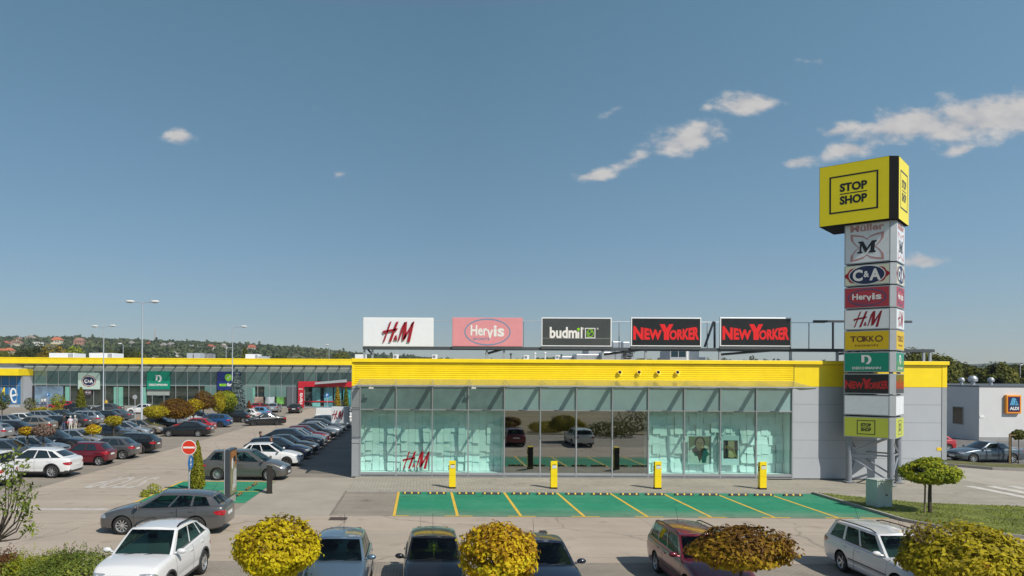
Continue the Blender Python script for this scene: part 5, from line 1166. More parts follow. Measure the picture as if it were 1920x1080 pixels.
    for k in range(len(ts) - 1):
        tm = (ts[k] + ts[k + 1]) / 2
        for i in range(NRG - 1):
            a, b = ring[i], ring[i + 1]; key = 'pillar'; kk = a[0] + b[0]
            ym = (a[1] + b[1]) / 2
            if kk == 'ff' and ym < .93 and .0 < tm < .95: key = 'windscreen'
            elif kk == 'rr' and ym < .86 and .14 < tm < .92: key = 'rear_window'
            elif kk == 'ss' and .07 < tm < .90:
                fm = (a[2] + b[2]) / 2
                for wi, (w0, w1_) in enumerate(T['wins']):
                    if w0 < fm < w1_ : key = 'win%d' % wi
            for sg in (0, 1):
                o = sg * NRG; q = (k * NT + o + i, (k + 1) * NT + o + i, (k + 1) * NT + o + i + 1, k * NT + o + i + 1)
                if sg: q = q[::-1]
                kx = key if not key.startswith('win') or key == 'windscreen' else 'win_%s%s' % ('lr'[sg], key[3:])
                gf[kx].append(q)
    top = (len(ts) - 1) * NT; M6 = 5; extra = {}
    def mid(i, j):
        if j == 0: return top + i
        if j == M6 * 2: return top + NRG + i
        if (i, j) not in extra:
            a, b = Vg[top + i], Vg[top + NRG + i]; u = j / (M6 * 2); p = a.lerp(b, u); wloc = abs(a.y) / (gw * hw)
            p.z += .04 * (1 - (2 * u - 1) ** 2) * min(1, wloc * 1.2) + .012 * min(1, 4 * min(u, 1 - u)); extra[i, j] = len(Vg); Vg.append(p)
        return extra[i, j]
    for i in range(NRG - 1):
        for j in range(M6 * 2): 
            q = (mid(i, j), mid(i, j + 1), mid(i + 1, j + 1), mid(i + 1, j)); gf['pillar'].append(q)
    nf = len(gf['pillar'])
    bmx = bmesh.new()
    me = tri_mesh('roof', Vg, gf['pillar'])
    bmx.from_mesh(me); bmesh.ops.remove_doubles(bmx, verts=bmx.verts, dist=.0005); bmesh.ops.dissolve_degenerate(bmx, dist=.0003, edges=bmx.edges); bmesh.ops.recalc_face_normals(bmx, faces=bmx.faces)
    for f_ in bmx.faces: f_.smooth = True
    bmx.to_mesh(me); bmx.free(); me.set_sharp_from_angle(angle=R(50))
    emit('roof', 'body1', me)
    cgx = 0
    def inset(v): return Vector((v.x * .9985, v.y * .990, v.z - .001))
    Vi = [inset(v) for v in Vg]
    for k_, fs in gf.items():
        if k_ == 'pillar' or not fs: continue
        nm = {'windscreen': 'windscreen', 'rear_window': 'rear_window'}.get(k_, 'side_window')
        i = emit(nm, 'glass', tri_mesh(nm, Vi, fs))
        if nm == 'side_window':                           # dark rubber seal round the pane
            idx = {a for f in fs for a in f}; xs = [Vg[a].x for a in idx]; zs = sorted(Vg[a].z for a in idx)
    # trim strip under the side windows
    for sg in (1, -1):
        mb = MB(); pts = []
        for f in np.linspace(T['wins'][0][0], T['wins'][-1][1], 12):
            s = cowl + .16 + f * (rb - .10 - cowl - .16); s = s
            fr_ = (s - cowl) / (rb - cowl); w = .905 * hw * (1 - .035 * (1 - min(1, fr_ / .35)) ** 2 - .05 * max(0, (fr_ - .6) / .4) ** 2) 
            pts.append((L / 2 - s, sg * (w - .004), ztop(min(max(s, cowl), rb)) + .012))
        mb.tube(pts, .012, 5); emit('window_trim', 'trim', mb_mesh(mb, 'window_trim'))
    if tn == 'old_estate':                                # rub strips along the doors
        for sg in (1, -1):
            pts = []
            for s in np.linspace(w1 + r + .12, w2 - r - .12, 9):
                h = bvh.ray_cast(Vector((L / 2 - s, sg * 2, .50)), Vector((0, -sg, 0)))
                if h[0] is not None: pts.append(h[0])
            mb = MB(); mb.tube(pts, .022, 5); emit('side_strip', 'trim', mb_mesh(mb, 'side_strip'))
    # mirrors
    for sg in (1, -1):
        mb = MB(); mb.smooth = True; x = L / 2 - (cowl + .30); z = zc + .085
        mb.ball((x, sg * (hw + .085), z), (.075, .12, .072), 12, 8); mb.smooth = False; mb.tube([(x + .01, sg * (hw * .90), z - .05), (x, sg * (hw + .02), z - .03)], .03, 6)
        i = emit('mirror', 'body1', mb_mesh(mb, 'mirror'))
    if T['clad']:                                         # dark lips round the wheel arches
        for x, sg in wp:
            pts = []
            for k in range(15):
                a_ = math.pi * (-.06 + 1.12 * k / 14); q_ = Vector((x + (r + .085) * math.cos(a_), sg * 2, r + (r + .085) * math.sin(a_))); h = bvh.ray_cast(q_, Vector((0, -sg, 0)))
                if h[0] is not None and q_.z > zbot(L / 2 - q_.x) + .02: pts.append(h[0])
            mb = MB(); mb.smooth = True; mb.tube(pts, .034, 6); emit('wheel_arch_lip', 'cladding', mb_mesh(mb, 'wheel_arch_lip'))
    mb = MB(); xm = L / 2 - (rf + .02); mb.bevbox(xm - .02, xm + .01, -.12, .12, fz_f - .13, fz_f - .06, .008); emit('rear_view_mirror', 'cabin', mb_mesh(mb, 'rear_view_mirror'))
    # plates, underside, exhaust
    mb = MB(); mb.box(L / 2 - .02, L / 2 + .012, -.26, .26, .44 if zn > .75 else .38, .55 if zn > .75 else .49); emit('number_plate', 'plate', mb_mesh(mb, 'number_plate'))
    zp = .66 if T['deck'] is None else .72
    mb = MB(); mb.box(-L / 2 - .014, -L / 2 + .03, -.26, .26, zp, zp + .11); emit('number_plate', 'plate', mb_mesh(mb, 'number_plate'))
    mb = MB(); mb.box(-L / 2 + .5, L / 2 - .55, -hw + .30, hw - .30, .16, .34); emit('underbody_gap_fill', 'trim', mb_mesh(mb, 'underbody_gap_fill'))  # black box: closes the underside, and added inside to darken the door gaps
    if T['rails']:
        for sg in (1, -1):
            mb = MB(); pts = []
            for k in range(9):
                s = rf + .22 + (rr - rf - .3) * k / 8; lift = .045 if 0 < k < 8 else .0
                pts.append((L / 2 - s, sg * gw * hw * .93, zr(s) + .02 + lift))
            mb.smooth = True; mb.tube(pts, .026 if T['clad'] else .018, 6); emit('roof_rail', 'trim', mb_mesh(mb, 'roof_rail'))
    mb = MB(); s = rr - .2; mb.tube([(L / 2 - s, 0, zr(s) + .05), (L / 2 - s - .22, 0, zr(s) + .40)], .005, 4); emit('antenna', 'trim', mb_mesh(mb, 'antenna'))
    for y0 in (.10, -.42):
        mb = MB(); f = lambda y, t: Vector((L / 2 - (cowl + (rf - cowl) * t + .16 * abs(y / (.9 * hw)) ** 2.4) + .02, y, zc + (fz_f - zc) * t + .035))
        mb.tube([f(y0, .01), f(y0 + .45, .10)], .009, 4); emit('wiper', 'trim', mb_mesh(mb, 'wiper'))
    # cabin
    zf_ = .30
    mb = MB(); mb.box(L / 2 - rb + .1, L / 2 - cowl - .25, -hw * .82, hw * .82, zf_, zf_ + .05); mb.bevbox(L / 2 - cowl - .62, L / 2 - cowl - .12, -hw * .80, hw * .80, .62, zc - .03, .05)
    emit('dashboard', 'cabin', mb_mesh(mb, 'dashboard'))
    xs_ = L / 2 - (cowl + 1.25)
    for x, yy in ((xs_, .36), (xs_, -.36), (xs_ - .88, .36), (xs_ - .88, -.36)):
        mb = MB(); mb.bevbox(x - .25, x + .27, yy - .24, yy + .24, .42, .60, .05)
        M = Matrix.Translation((x - .27, yy, .58)) @ Matrix.Rotation(R(-14), 4, 'Y')
        bm = bmesh.new(); bmesh.ops.create_cube(bm, size=1); bmesh.ops.scale(bm, vec=(.14, .46, .58), verts=bm.verts); bmesh.ops.translate(bm, vec=(0, 0, .27), verts=bm.verts); bmesh.ops.bevel(bm, geom=bm.edges[:], offset=.045, segments=2, affect='EDGES'); mb.bm(bm, M)
        bm = bmesh.new(); bmesh.ops.create_cube(bm, size=1); bmesh.ops.scale(bm, vec=(.10, .26, .17), verts=bm.verts); bmesh.ops.translate(bm, vec=(0, 0, .68), verts=bm.verts); bmesh.ops.bevel(bm, geom=bm.edges[:], offset=.035, segments=2, affect='EDGES'); mb.bm(bm, M)
        emit('seat', 'cabin', mb_mesh(mb, 'seat'))
    mb = MB(); M = Matrix.Translation((xs_ + .50, .36, .90)) @ Matrix.Rotation(R(-66), 4, 'Y')
    mb.smooth = True; mb.lathe([(.185 + .016 * math.cos(a), .016 * math.sin(a)) for a in [2 * math.pi * i / 6 for i in range(6)]], 20, M, closed=True); mb.smooth = False
    emit('steering_wheel', 'cabin', mb_mesh(mb, 'steering_wheel'))
    # wheels
    tyre = MB(); tyre.smooth = True; wt = .105
    tyre.lathe([(r * .66, -wt), (r * .72, -wt - .006), (r * .93, -wt * .95), (r * .985, -wt * .75), (r, -wt * .4), (r, wt * .4), (r * .985, wt * .75), (r * .93, wt * .95), (r * .72, wt + .006), (r * .66, wt)], 32, closed=True)
    tm = mb_mesh(tyre, 'tyre')
    rim = MB(); rr_ = r * .68; rim.cur = 1; rim.lathe([(0, .015), (rr_ * .9, .01), (rr_ * .98, .03)], 28); rim.cur = 0
    rim.lathe([(rr_ * .90, wt * .72), (rr_ * .985, wt * .98), (rr_ * 1.0, wt * .98), (rr_ * 1.0, .0), (rr_ * .92, .0)], 28, closed=True)
    ns = T['spokes']
    for k in range(ns):
        a = 2 * math.pi * k / ns; wa = min(.30, 1.15 / ns); wb_ = wa * .55
        ca, sa = math.cos(a), math.sin(a); P = lambda rad, off, z: (rad * ca - off * sa, rad * sa + off * ca, z)
        r0, r1 = rr_ * .16, rr_ * .93; o0, o1 = rr_ * min(.13, .55 / ns), rr_ * wa * .62
        rim.add([P(r0, -o0, wt * .60), P(r0, o0, wt * .60), P(r1, o1, wt * .78), P(r1, -o1, wt * .78), P(r0, -o0, wt * .3), P(r0, o0, wt * .3), P(r1, o1, wt * .45), P(r1, -o1, wt * .45)],
                [(0, 3, 2, 1), (0, 1, 5, 4), (1, 2, 6, 5), (2, 3, 7, 6), (3, 0, 4, 7)])
    rim.lathe([(rr_ * .24, wt * .35), (rr_ * .22, wt * .68), (0, wt * .72)], 14)
    rm = mb_mesh(rim, 'rim')
    for x, sg in wp:
        i = emit('wheel', 'tyre', tm, -1, (x, sg * (hw - .115), r, sg)); emit('rim', 'rim', rm, i)
    PROTO[tn] = out; return out
def mb_mesh(mb, name):
    me = bpy.data.meshes.new(name); me.from_pydata([tuple(p) for p in mb.v], [], mb.f); me.polygons.foreach_set('material_index', mb.m); me.polygons.foreach_set('use_smooth', mb.sm); me.update()
    if any(mb.sm): me.set_sharp_from_angle(angle=R(40))
    return me
_slots = {'body': 2, 'rim': 2}
def place_car(tn, paint, x, y, deg, label, cat='car', group=None, near=False, rimm=None, name='parked_car', skip=(), z=0.0, cladm=None, roofpaint=None, scale=None):
    root = thing(name, (x, y, z), label, cat, group, R(deg)); parts = proto(tn); objs = []
    glass = GLASS_NEAR if near else GLASS_FAR; p = PAINT[paint]
    role = {'body': [p, cladm or (CLADB if TYPES[tn]['clad'] else TRIM)], 'body1': [p], 'lampw': [LAMPW], 'lampr': [LAMPR], 'trim': [TRIM], 'handle': [p], 'glass': [glass], 'plate': [PLATE], 'cabin': [CARINT], 'cladding': [CLADB], 'tyre': [RUBBER], 'rim': [rimm or RIM, RIMD]}
    for nm, rl, me, par, loc in parts:
        if rl == 'cabin' and not near: objs.append(None); continue
        if nm in ('antenna', 'wiper', 'handle') and y > 60: objs.append(None); continue
        if nm in skip: objs.append(None); continue
        o = bpy.data.objects.new(nm, me); COL.objects.link(o); o.parent = root if par < 0 else objs[par]; objs.append(o)
        ms = role[rl]
        if nm == 'roof' and roofpaint: ms = [PAINT[roofpaint]]
        while len(me.materials) < len(ms): me.materials.append(ms[len(me.materials)])
        for i, m_ in enumerate(ms): o.material_slots[i].link = 'OBJECT'; o.material_slots[i].material = m_
        if nm == 'wheel':
            o.location = loc[:3]; o.rotation_euler = (R(-90) if loc[3] > 0 else R(90), R(random.uniform(0, 72)) * 0, 0)
    return root
# ------------------------------------------------------------------ the cars
front = [('crossover', 'white', -7.25, 20.0, -92.5, 'white crossover with black roof rails nearest the shrubs in the front row', {}),
 ('hatchback', 'steel_blue', -2.2, 19.8, -90, 'steel blue hatchback facing the camera beside the yellow round tree', {}),
 ('hatchback', 'black', .36, 19.95, -90, 'black hatchback with a yellow charm hanging in its windscreen', {}),
 ('saloon', 'navy', 3.2, 19.7, -90, 'dark navy saloon half hidden behind the second round tree', {}),
 ('old_estate', 'maroon', 7.82, 20.5, -91, 'maroon estate car with roof rails behind the brown round tree', {}),
 ('old_estate', 'white', 13.45, 20.7, -91, 'white estate car with roof rails and black side strips', {})]
for t_, p_, x, y, d, lab, kw in front: last = place_car(t_, p_, x, y, d, lab, near=True, group='cars in the nearest row', **kw)
fr_car = [o for o in bpy.data.objects if o.get('label', '').startswith('black hatchback with a yellow')][0]
mb = MB(); T_ = TYPES['hatchback']; xm = T_['L'] / 2 - (T_['rf'] + .0); mb.ball((xm, .0, 1.20), (.035, .05, .05), 10, 8); mb.ball((xm, .0, 1.11), (.025, .035, .045), 10, 8); mb.tube([(xm, 0, 1.36), (xm, 0, 1.22)], .005, 4); mb.tube([(xm, 0, 1.07), (xm, 0, .99)], .018, 5)
mb.build('hanging_charm', mat('yellow_charm', (.85, .60, .02), .5), fr_car, local=True)
place_car('estate', 'grey', -9.4, 27.2, 180.5, 'grey estate car crossing the lane behind the white crossover', near=True)
# row beside the store, noses towards it
B = [('people_carrier', 'brown_grey', 40.9, -9.75, 'brownish grey people carrier nearest the green pad, with many-spoked wheels', -1.5), ('compact', 'white', 47.0, -9.75, 'white compact car next behind the brownish people carrier', 0), ('estate', 'navy', 50.9, -9.9, 'dark navy estate just behind the white compact', 0),
     ('saloon', 'black', 53.9, -9.9, 'black saloon beside the two people between the cars', 0), ('suv', 'navy', 57.4, -10.1, 'blue black suv with silver trim in the row by the store', 0), ('compact', 'silver', 60.2, -9.9, 'silver compact nose showing behind the blue black suv', 0), ('compact', 'maroon', 63.2, -10.0, 'maroon car in the row by the store', 0),
     ('compact', 'black', 66.4, -9.8, 'black compact right behind the maroon car by the store', 0), ('saloon', 'silver', 70.0, -9.9, 'silver saloon in the row by the store', 0), ('estate', 'dark_grey', 73.4, -9.9, 'dark grey estate behind the silver saloon by the store', 0), ('suv', 'slate', 77.2, -9.8, 'slate coloured suv under the cube sign', 0), ('panel_van', 'white', 89, -10.6, 'white panel van behind the parked row by the store', 0), ('suv', 'white', 95, -9.6, 'white suv mostly hidden behind the cube sign', 0)]
for t_, p_, y, x, lab, d in B: place_car(t_, p_, x, y, d, lab, group='cars in the row beside the store', near=(y < 48), rimm=RIMG if p_ == 'white' and y < 50 else None)
# left block: rears to the aisle
A_ = [('small_van', 'white', 37.9, -23.4, 'white small van cut by the left picture edge'), ('suv', 'white', 41.5, -21.95, 'big white suv with dark lower trim, rear to the aisle'), ('hatchback', 'maroon', 47.0, -21.75, 'maroon three door hatchback next to the big white suv'), ('compact', 'grey', 50.5, -21.7, 'grey hatchback between the maroon and the black one'), ('estate', 'black', 54.1, -21.75, 'black estate at the end of the row by the planted island'),
      ('saloon', 'black', 68.9, -22.05, 'black saloon parked across from the no entry sign by the hedge'), ('compact', 'red', 73.6, -22.9, 'red car behind the black saloon by the hedge'), ('estate', 'blue', 81.2, -23.4, 'blue estate next to the red car'), ('compact', 'black', 89.6, -23.0, 'black compact car behind the blue estate'), ('compact', 'white', 94.5, -22.9, 'white car behind the black compact'), ('hatchback', 'light_blue', 100.5, -22.6, 'light blue hatchback at the end of its row')]
for t_, p_, y, x, lab in A_: place_car(t_, p_, x, y, 180, lab, group='cars with rears to the main aisle', rimm=RIMG if 'estate' in t_ else None)
C_ = [('compact', 'red', 44.4, 'red car nose peeping behind the white small van'), ('estate', 'slate', 48.2, 'slate grey estate facing the big white suv'), ('compact', 'silver', 51.4, 'silver car under the bare brown tree'), ('suv', 'black', 54.5, 'black suv facing the black estate'), ('saloon', 'silver', 58.0, 'silver blue saloon behind the black suv'), ('saloon', 'dark_grey', 64.4, 'dark grey saloon beside the tall twin lamp'), ('estate', 'silver', 67.6, 'silver estate behind the dark grey saloon'), ('compact', 'beige', 71.0, 'beige car behind the tall twin lamp'),
      ('saloon', 'black', 76.2, 'black saloon under the brown round trees'), ('compact', 'silver', 80.5, 'silver car glinting under the brown round trees'), ('estate', 'white', 84.6, 'white estate under the yellow round tree'), ('compact', 'dark_grey', 88.8, 'dark grey car tucked behind the round trees')]
for t_, p_, y, lab in C_: place_car(t_, p_, -24.95 - TYPES[t_]['L'] / 2, y, 0, lab, group='cars facing the main aisle row')
D_c = [('estate', 'silver', 64.6, 'silver estate at the left edge of the far block'), ('saloon', 'black', 68.6, 'black saloon left of the brown suv'), ('suv', 'beige', 72.4, 'brownish beige suv left of the open boot'), ('compact', 'black', 76.2, 'black hatchback with its boot open and shoppers behind it'), ('compact', 'dark_grey', 80.2, 'dark grey car right of the shoppers'), ('people_carrier', 'silver', 83.2, 'silver people carrier with tall red rear lamps'), ('compact', 'black', 88.0, 'black hatchback with red rear lamps by the silver people carrier'), ('saloon', 'slate', 92.0, 'bluish grey saloon at the row end')]
for t_, p_, y, lab in D_c: place_car(t_, p_, -36.4 - TYPES[t_]['L'] / 2, y, 180, lab, group='cars with rears to the second aisle', skip=('rear_window',) if 'boot open' in lab else ())
E_ = [('compact', 'slate', 74.5, 'slate grey car at the left edge behind the silver estate'), ('saloon', 'silver', 78.2, 'pale silver saloon nose with dark glass'), ('compact', 'white', 81.2, 'white compact in the middle of the far rows'), ('estate', 'silver', 86.2, 'silver estate with long dark windows in the far rows'), ('saloon', 'dark_grey', 90.2, 'dark grey saloon behind the silver estate'), ('compact', 'black', 95.0, 'black car behind the thin trees')]
for t_, p_, y, lab in E_: place_car(t_, p_, -41.9 - TYPES[t_]['L'] / 2, y, 0, lab, group='cars in the far rows')
F_ = [('compact', 'white', 93, -62, 180, 'white hatchback by the blue mural'), ('compact', 'slate', 90.5, -60.5, 180, 'bluish hatchback by the blue mural'), ('estate', 'red', 118, -58.2, 180, 'red estate in front of the emblem sign shop'), ('saloon', 'black', 112, -52.5, 0, 'black saloon right of the red estate'), ('saloon', 'dark_grey', 110, -47.4, 180, 'dark saloon left of the round orange sign'), ('compact', 'white', 108, -41.4, 180, 'white car behind the round orange sign'),
      ('saloon', 'slate', 112, -36.4, 0, 'grey saloon behind the round trees by the shops'), ('compact', 'red', 115, -25.6, 84, 'red car parked before the far shops'), ('hatchback', 'silver', 114.5, -23.0, 90, 'silver hatchback beside the red car before the shops'), ('estate', 'black', 112.5, -19.4, 93, 'black estate before the red portal')]
for t_, p_, y, x, d, lab in F_: place_car(t_, p_, x, y, d, lab, group='cars before the far shops')
place_car('saloon', 'black', -18.1, 84.5, 202, 'black saloon driving along the main aisle towards the camera', rimm=RIMG)
place_car('compact', 'red', AT(1772, 830, 57.5).x - 1.0, 58.5, 180, 'red car half hidden by the grey store corner', near=False)
place_car('saloon', 'slate', 39.6, 51.2, 181, 'dark grey saloon on the neighbouring car park by the white supermarket', near=False)
# ------------------------------------------------------------------ trees, shrubs, hedges
BARK = mat('bark', (.075, .058, .042), .9, var=.35, scale=12, bump=.6, bscale=30)
BARKL = mat('pale_bark', (.20, .16, .11), .9, var=.3, scale=12, bump=.5, bscale=30)
L_YEL = leaf_mat('yellow_catalpa_leaves', [(0, (.20, .12, .014)), (.22, (.42, .30, .012)), (.5, (.60, .49, .012)), (.85, (.72, .62, .02)), (1, (.54, .55, .03))], 1.6, .35, patch=.35, scorch=(1.2, 2.25))
L_GOLD = leaf_mat('golden_catalpa_leaves', [(0, (.17, .08, .014)), (.28, (.40, .22, .014)), (.55, (.58, .40, .014)), (.85, (.70, .55, .02)), (1, (.62, .58, .03))], 1.6, .3, patch=.4, scorch=(1.3, 2.3))
L_BRN = leaf_mat('browning_catalpa_leaves', [(0, (.09, .042, .012)), (.35, (.22, .115, .016)), (.65, (.40, .26, .018)), (.88, (.54, .40, .024)), (1, (.42, .36, .03))], 1.4, .3, patch=.45, scorch=(1.2, 2.2))
L_OLV = leaf_mat('olive_catalpa_leaves', [(0, (.085, .065, .014)), (.3, (.27, .215, .016)), (.65, (.45, .38, .02)), (.9, (.56, .44, .02)), (1, (.36, .17, .02))], 1.2, .3, patch=.5)
L_GRN = leaf_mat('yellow_green_leaves', [(0, (.06, .095, .014)), (.3, (.17, .22, .02)), (.65, (.34, .37, .026)), (1, (.52, .48, .035))], 1.6, .35, patch=.4)
L_DGR = leaf_mat('mid_green_leaves', [(0, (.045, .058, .014)), (.4, (.095, .11, .020)), (.8, (.165, .165, .028)), (1, (.23, .19, .035))], .5, .3, patch=.55)
L_FAR = leaf_mat('far_tree_leaves', [(0, (.025, .034, .010)), (.4, (.058, .070, .018)), (.8, (.105, .115, .026)), (1, (.17, .15, .03))], .12, .25, patch=.6)
L_AUT = leaf_mat('autumn_tree_leaves', [(0, (.16, .10, .014)), (.4, (.32, .22, .02)), (.8, (.44, .30, .026)), (1, (.34, .3, .04))], .12, .25, patch=.6)
L_SPR = leaf_mat('blue_spruce_needles', [(0, (.05, .07, .07)), (.5, (.11, .15, .15)), (1, (.20, .25, .25))], 1.0, .15, patch=.4)
L_THU = leaf_mat('conifer_green', [(0, (.04, .055, .008)), (.5, (.12, .13, .012)), (1, (.24, .22, .02))], 1.0, .2, patch=.4)
L_LIM2 = leaf_mat('yellow_conifer', [(0, (.08, .09, .01)), (.5, (.24, .24, .02)), (1, (.42, .38, .04))], 2.5, .3, patch=.45)
L_RUST = leaf_mat('rusty_conifer', [(0, (.08, .022, .008)), (.5, (.20, .06, .016)), (1, (.30, .14, .03))], .8, .2, patch=.5)
L_JUN = leaf_mat('juniper_green', [(0, (.06, .09, .02)), (.4, (.14, .19, .035)), (.75, (.25, .29, .05)), (1, (.38, .38, .06))], 1.3, .3, patch=.45)
L_SPI = leaf_mat('red_brown_shrub', [(0, (.06, .025, .012)), (.5, (.16, .07, .025)), (1, (.28, .15, .04))], 2.0, .3, patch=.4)
L_LIME = leaf_mat('lime_shrub', [(0, (.14, .17, .015)), (.5, (.30, .33, .03)), (1, (.46, .45, .05))], 2.0, .35, patch=.4)
def crown(n, rad, rng, size, lumps=7, shell=.62, flat=2.0, droop=0.0, hole=.12, elong=1.0, taper=0):
    """leaf points in an uneven crown about the origin, radii rad"""
    d = unit(rng.normal(size=(n, 3))); r = np.ones(n)
    lc = unit(rng.normal(size=(lumps, 3))); la = rng.uniform(-.15, .17, lumps)
    for c, a in zip(lc, la): r += a * np.exp(-((1 - d @ c) / (.16 if lumps < 12 else .07)))
    if lumps >= 20:                                    # single shoots that stand out of the clipped outline, and hollows between them
        for c, a in zip(unit(rng.normal(size=(110, 3))), rng.uniform(-.13, .15, 110)): r += a * np.exp(-((1 - d @ c) / .007))
    if flat > 2: r *= ((np.abs(d[:, 0]) ** 2 + np.abs(d[:, 1]) ** 2) ** (flat / 2) + np.abs(d[:, 2]) ** flat) ** (-1 / flat)
    q = rng.uniform(0, 1, n); depth = np.where(q < .72, rng.uniform(.86, 1.04, n), rng.uniform(shell, .9, n)); depth = np.where(rng.uniform(size=n) < .05, rng.uniform(1.02, 1.12, n), depth)
    c = d * r[:, None] * depth[:, None] * np.array(rad)
    if taper: k_ = 1 - taper * np.clip(-c[:, 2] / rad[2], 0, 1.1) ** 1.2; c[:, 0] *= k_; c[:, 1] *= k_
    if droop: c[:, 2] -= droop * (np.abs(d[:, 0]) ** 2 + np.abs(d[:, 1]) ** 2) * rad[2]
    keep = np.ones(n, bool)
    for h in unit(rng.normal(size=(5, 3))): keep &= ~((1 - d @ h < .035) & (rng.uniform(size=n) < hole * 5))
    c, d = c[keep], d[keep]
    nrm = unit(d + rng.normal(size=c.shape) * .45 + np.array([0, -.1, .30]))
    return leaf_quads(c, nrm, np.full(len(c), size), rng, elong, .12)
def limbs(mb, base, top, spread, k, r0, rng, zc):
    mb.smooth = True
    b = Vector(base); t = Vector(top); mid_ = b.lerp(t, .5) + Vector((rng.uniform(-.04, .04), rng.uniform(-.04, .04), 0)); mb.tube([b, mid_, t], [r0 * 1.15, r0 * .95, r0 * .8], 8)
    for i in range(k):
        a = 2 * math.pi * i / k + rng.uniform(-.3, .3); e = t + Vector((math.cos(a) * spread[0] * .8, math.sin(a) * spread[1] * .8, zc * rng.uniform(.3, 1.0)))
        m_ = t.lerp(e, .5) + Vector((0, 0, zc * .2)); mb.tube([t - Vector((0, 0, .03)), m_, e], [r0 * .6, r0 * .35, r0 * .12], 5)
def tree(name, loc, hgt, rad, zc, m, label, cat, n, size, seed, group=None, r0=.05, bark=None, lumps=7, droop=0, elong=1.0, hole=.12, stake=0, k=6, shell=.62, flat=2.0, taper=0):
    rng = np.random.default_rng(seed); t = thing(name, loc, label, cat, group)
    new_obj('crown', quads_mesh('crown', crown(n, rad, rng, size, lumps, shell=shell, droop=droop, elong=elong, hole=hole, flat=flat, taper=taper) + np.array([0, 0, zc])), m, t)
    mb = MB(); limbs(mb, (0, 0, -.02), (0, 0, zc - rad[2] * .55), rad, k, r0, rng, rad[2] * .9); mb.build('trunk', bark or BARK, t, local=True, smooth=True)
    for i in range(stake): MB().tube([(-.28 + .0 * i, -.05, -.02), (-.24, -.05, zc - rad[2] * .5)], .035, 8).build('stake', BARKL, t, local=True)
    return t
def at_ground(px, D, py=900): p = AT(px, py, D); return (p.x, D, 0)
# four clipped round trees in front of the nearest cars
g0 = 'clipped round trees by the nearest cars'
tree('round_tree', at_ground(521, 18.0), 2.3, (1.03, .98, .69), 1.51, L_YEL, 'bright yellow round tree left of the steel blue hatchback', 'tree', 8200, .060, 1, g0, hole=.1, lumps=26, flat=2.25, taper=.35)
tree('round_tree', at_ground(938, 18.0), 2.3, (.84, .84, .70), 1.38, L_GOLD, 'golden brown round tree between the black hatchback and the navy saloon', 'tree', 7400, .058, 12, g0, hole=.25, lumps=40, flat=2.6, taper=.15)
tree('round_tree', at_ground(1389, 17.6), 2.3, (1.16, 1.0, .47), 1.75, L_BRN, 'flat brown mushroom shaped tree before the maroon estate', 'tree', 7600, .058, 33, g0, droop=.30, hole=.2, lumps=28, flat=2.0, taper=.25)
tree('round_tree', at_ground(1815, 17.3), 2.4, (1.48, 1.2, .66), 1.62, L_OLV, 'widest round tree with thin bare twigs, at the right by the white estate', 'tree', 11500, .062, 4, g0, droop=.25, hole=.3, lumps=34, flat=2.0, taper=.2)
q = at_ground(1780, 17.5); mb = MB(); rr = random.Random(4)
for i in range(34):
    x = q[0] - 1.0 + rr.uniform(0, 1.5); mb.tube([(x, 17.4 + rr.uniform(-.4, .4), 1.95), (x + rr.uniform(-.2, .15), 17.4 + rr.uniform(-.4, .4), 2.22 + rr.uniform(0, .32))], [.008, .003], 3)
tw = mb.build('twigs', mat('dry_twig', (.17, .11, .08), .9), bpy.data.objects.get('round_tree.003'))
tree('round_tree', tuple(G(1744, 965)), 2.5, (1.13, 1.0, .54), 1.90, L_GRN, 'green mushroom shaped tree on two trunks on the grass island', 'tree', 6500, .068, 6, None, droop=.35, r0=.075, stake=1, lumps=26, hole=.25, taper=.25)
SOIL = mat('bark_mulch', (.10, .07, .045), .95, var=.4, scale=3, bump=.8, bscale=40)
tag(MB().poly([(x, y, .012) for x, y in ((-14.5, 16.8), (-8.75, 16.8), (-8.6, 20.4), (-9.6, 21.6), (-14.5, 22.2))]).build('planting_bed', SOIL), kind='structure')
for i, (x, y) in enumerate(((-3.54, 18), (1.95, 18), (7.7, 17.6), (13.0, 17.3))): tag(MB().poly([(x - .5, y - .5, .012), (x + .5, y - .5, .012), (x + .5, y + .5, .012), (x - .5, y + .5, .012)]).build('tree_pit', SOIL), kind='structure')
# leafy sapling cut by the left edge, close to the camera
t = thing('sapling', (-8.35, 14.0, 0), 'sparse leafy sapling with bare curving twigs at the left edge', 'tree')
rng = np.random.default_rng(21); mb = MB(); mb.smooth = True; tips = []
root = AT(-8, 1016, 14) - Vector((-8.35, 14.0, 0)); mb.tube([(-.75, 0, -.02), (-.55, 0, 1.4), root], [.05, .04, .028], 6)
for px, py in ((28, 852), (45, 872), (57, 915), (40, 928), (60, 985), (18, 895), (50, 958), (4, 940), (10, 870), (30, 905), (48, 945), (-20, 880), (-30, 930)):
    e_ = AT(px, py, 14.0 + rng.uniform(-.4, .4)) - Vector((-8.35, 14.0, 0)); m_ = root.lerp(e_, .5) + Vector((.10, 0, -.10)); mb.tube([root, m_, e_], [.02, .012, .005], 5); tips += [e_, root.lerp(e_, .84) + Vector((.03, 0, -.02))]
mb.build('trunk', BARK, t, local=True)
c = np.concatenate([np.array(p) + rng.normal(size=(22, 3)) * np.array([.085, .09, .075]) for p in tips]); new_obj('crown', quads_mesh('crown', leaf_quads(c, unit(rng.normal(size=c.shape) + np.array([0, -.3, .7])), np.full(len(c), .040), rng, 1.3, .1)), L_JUN, t)
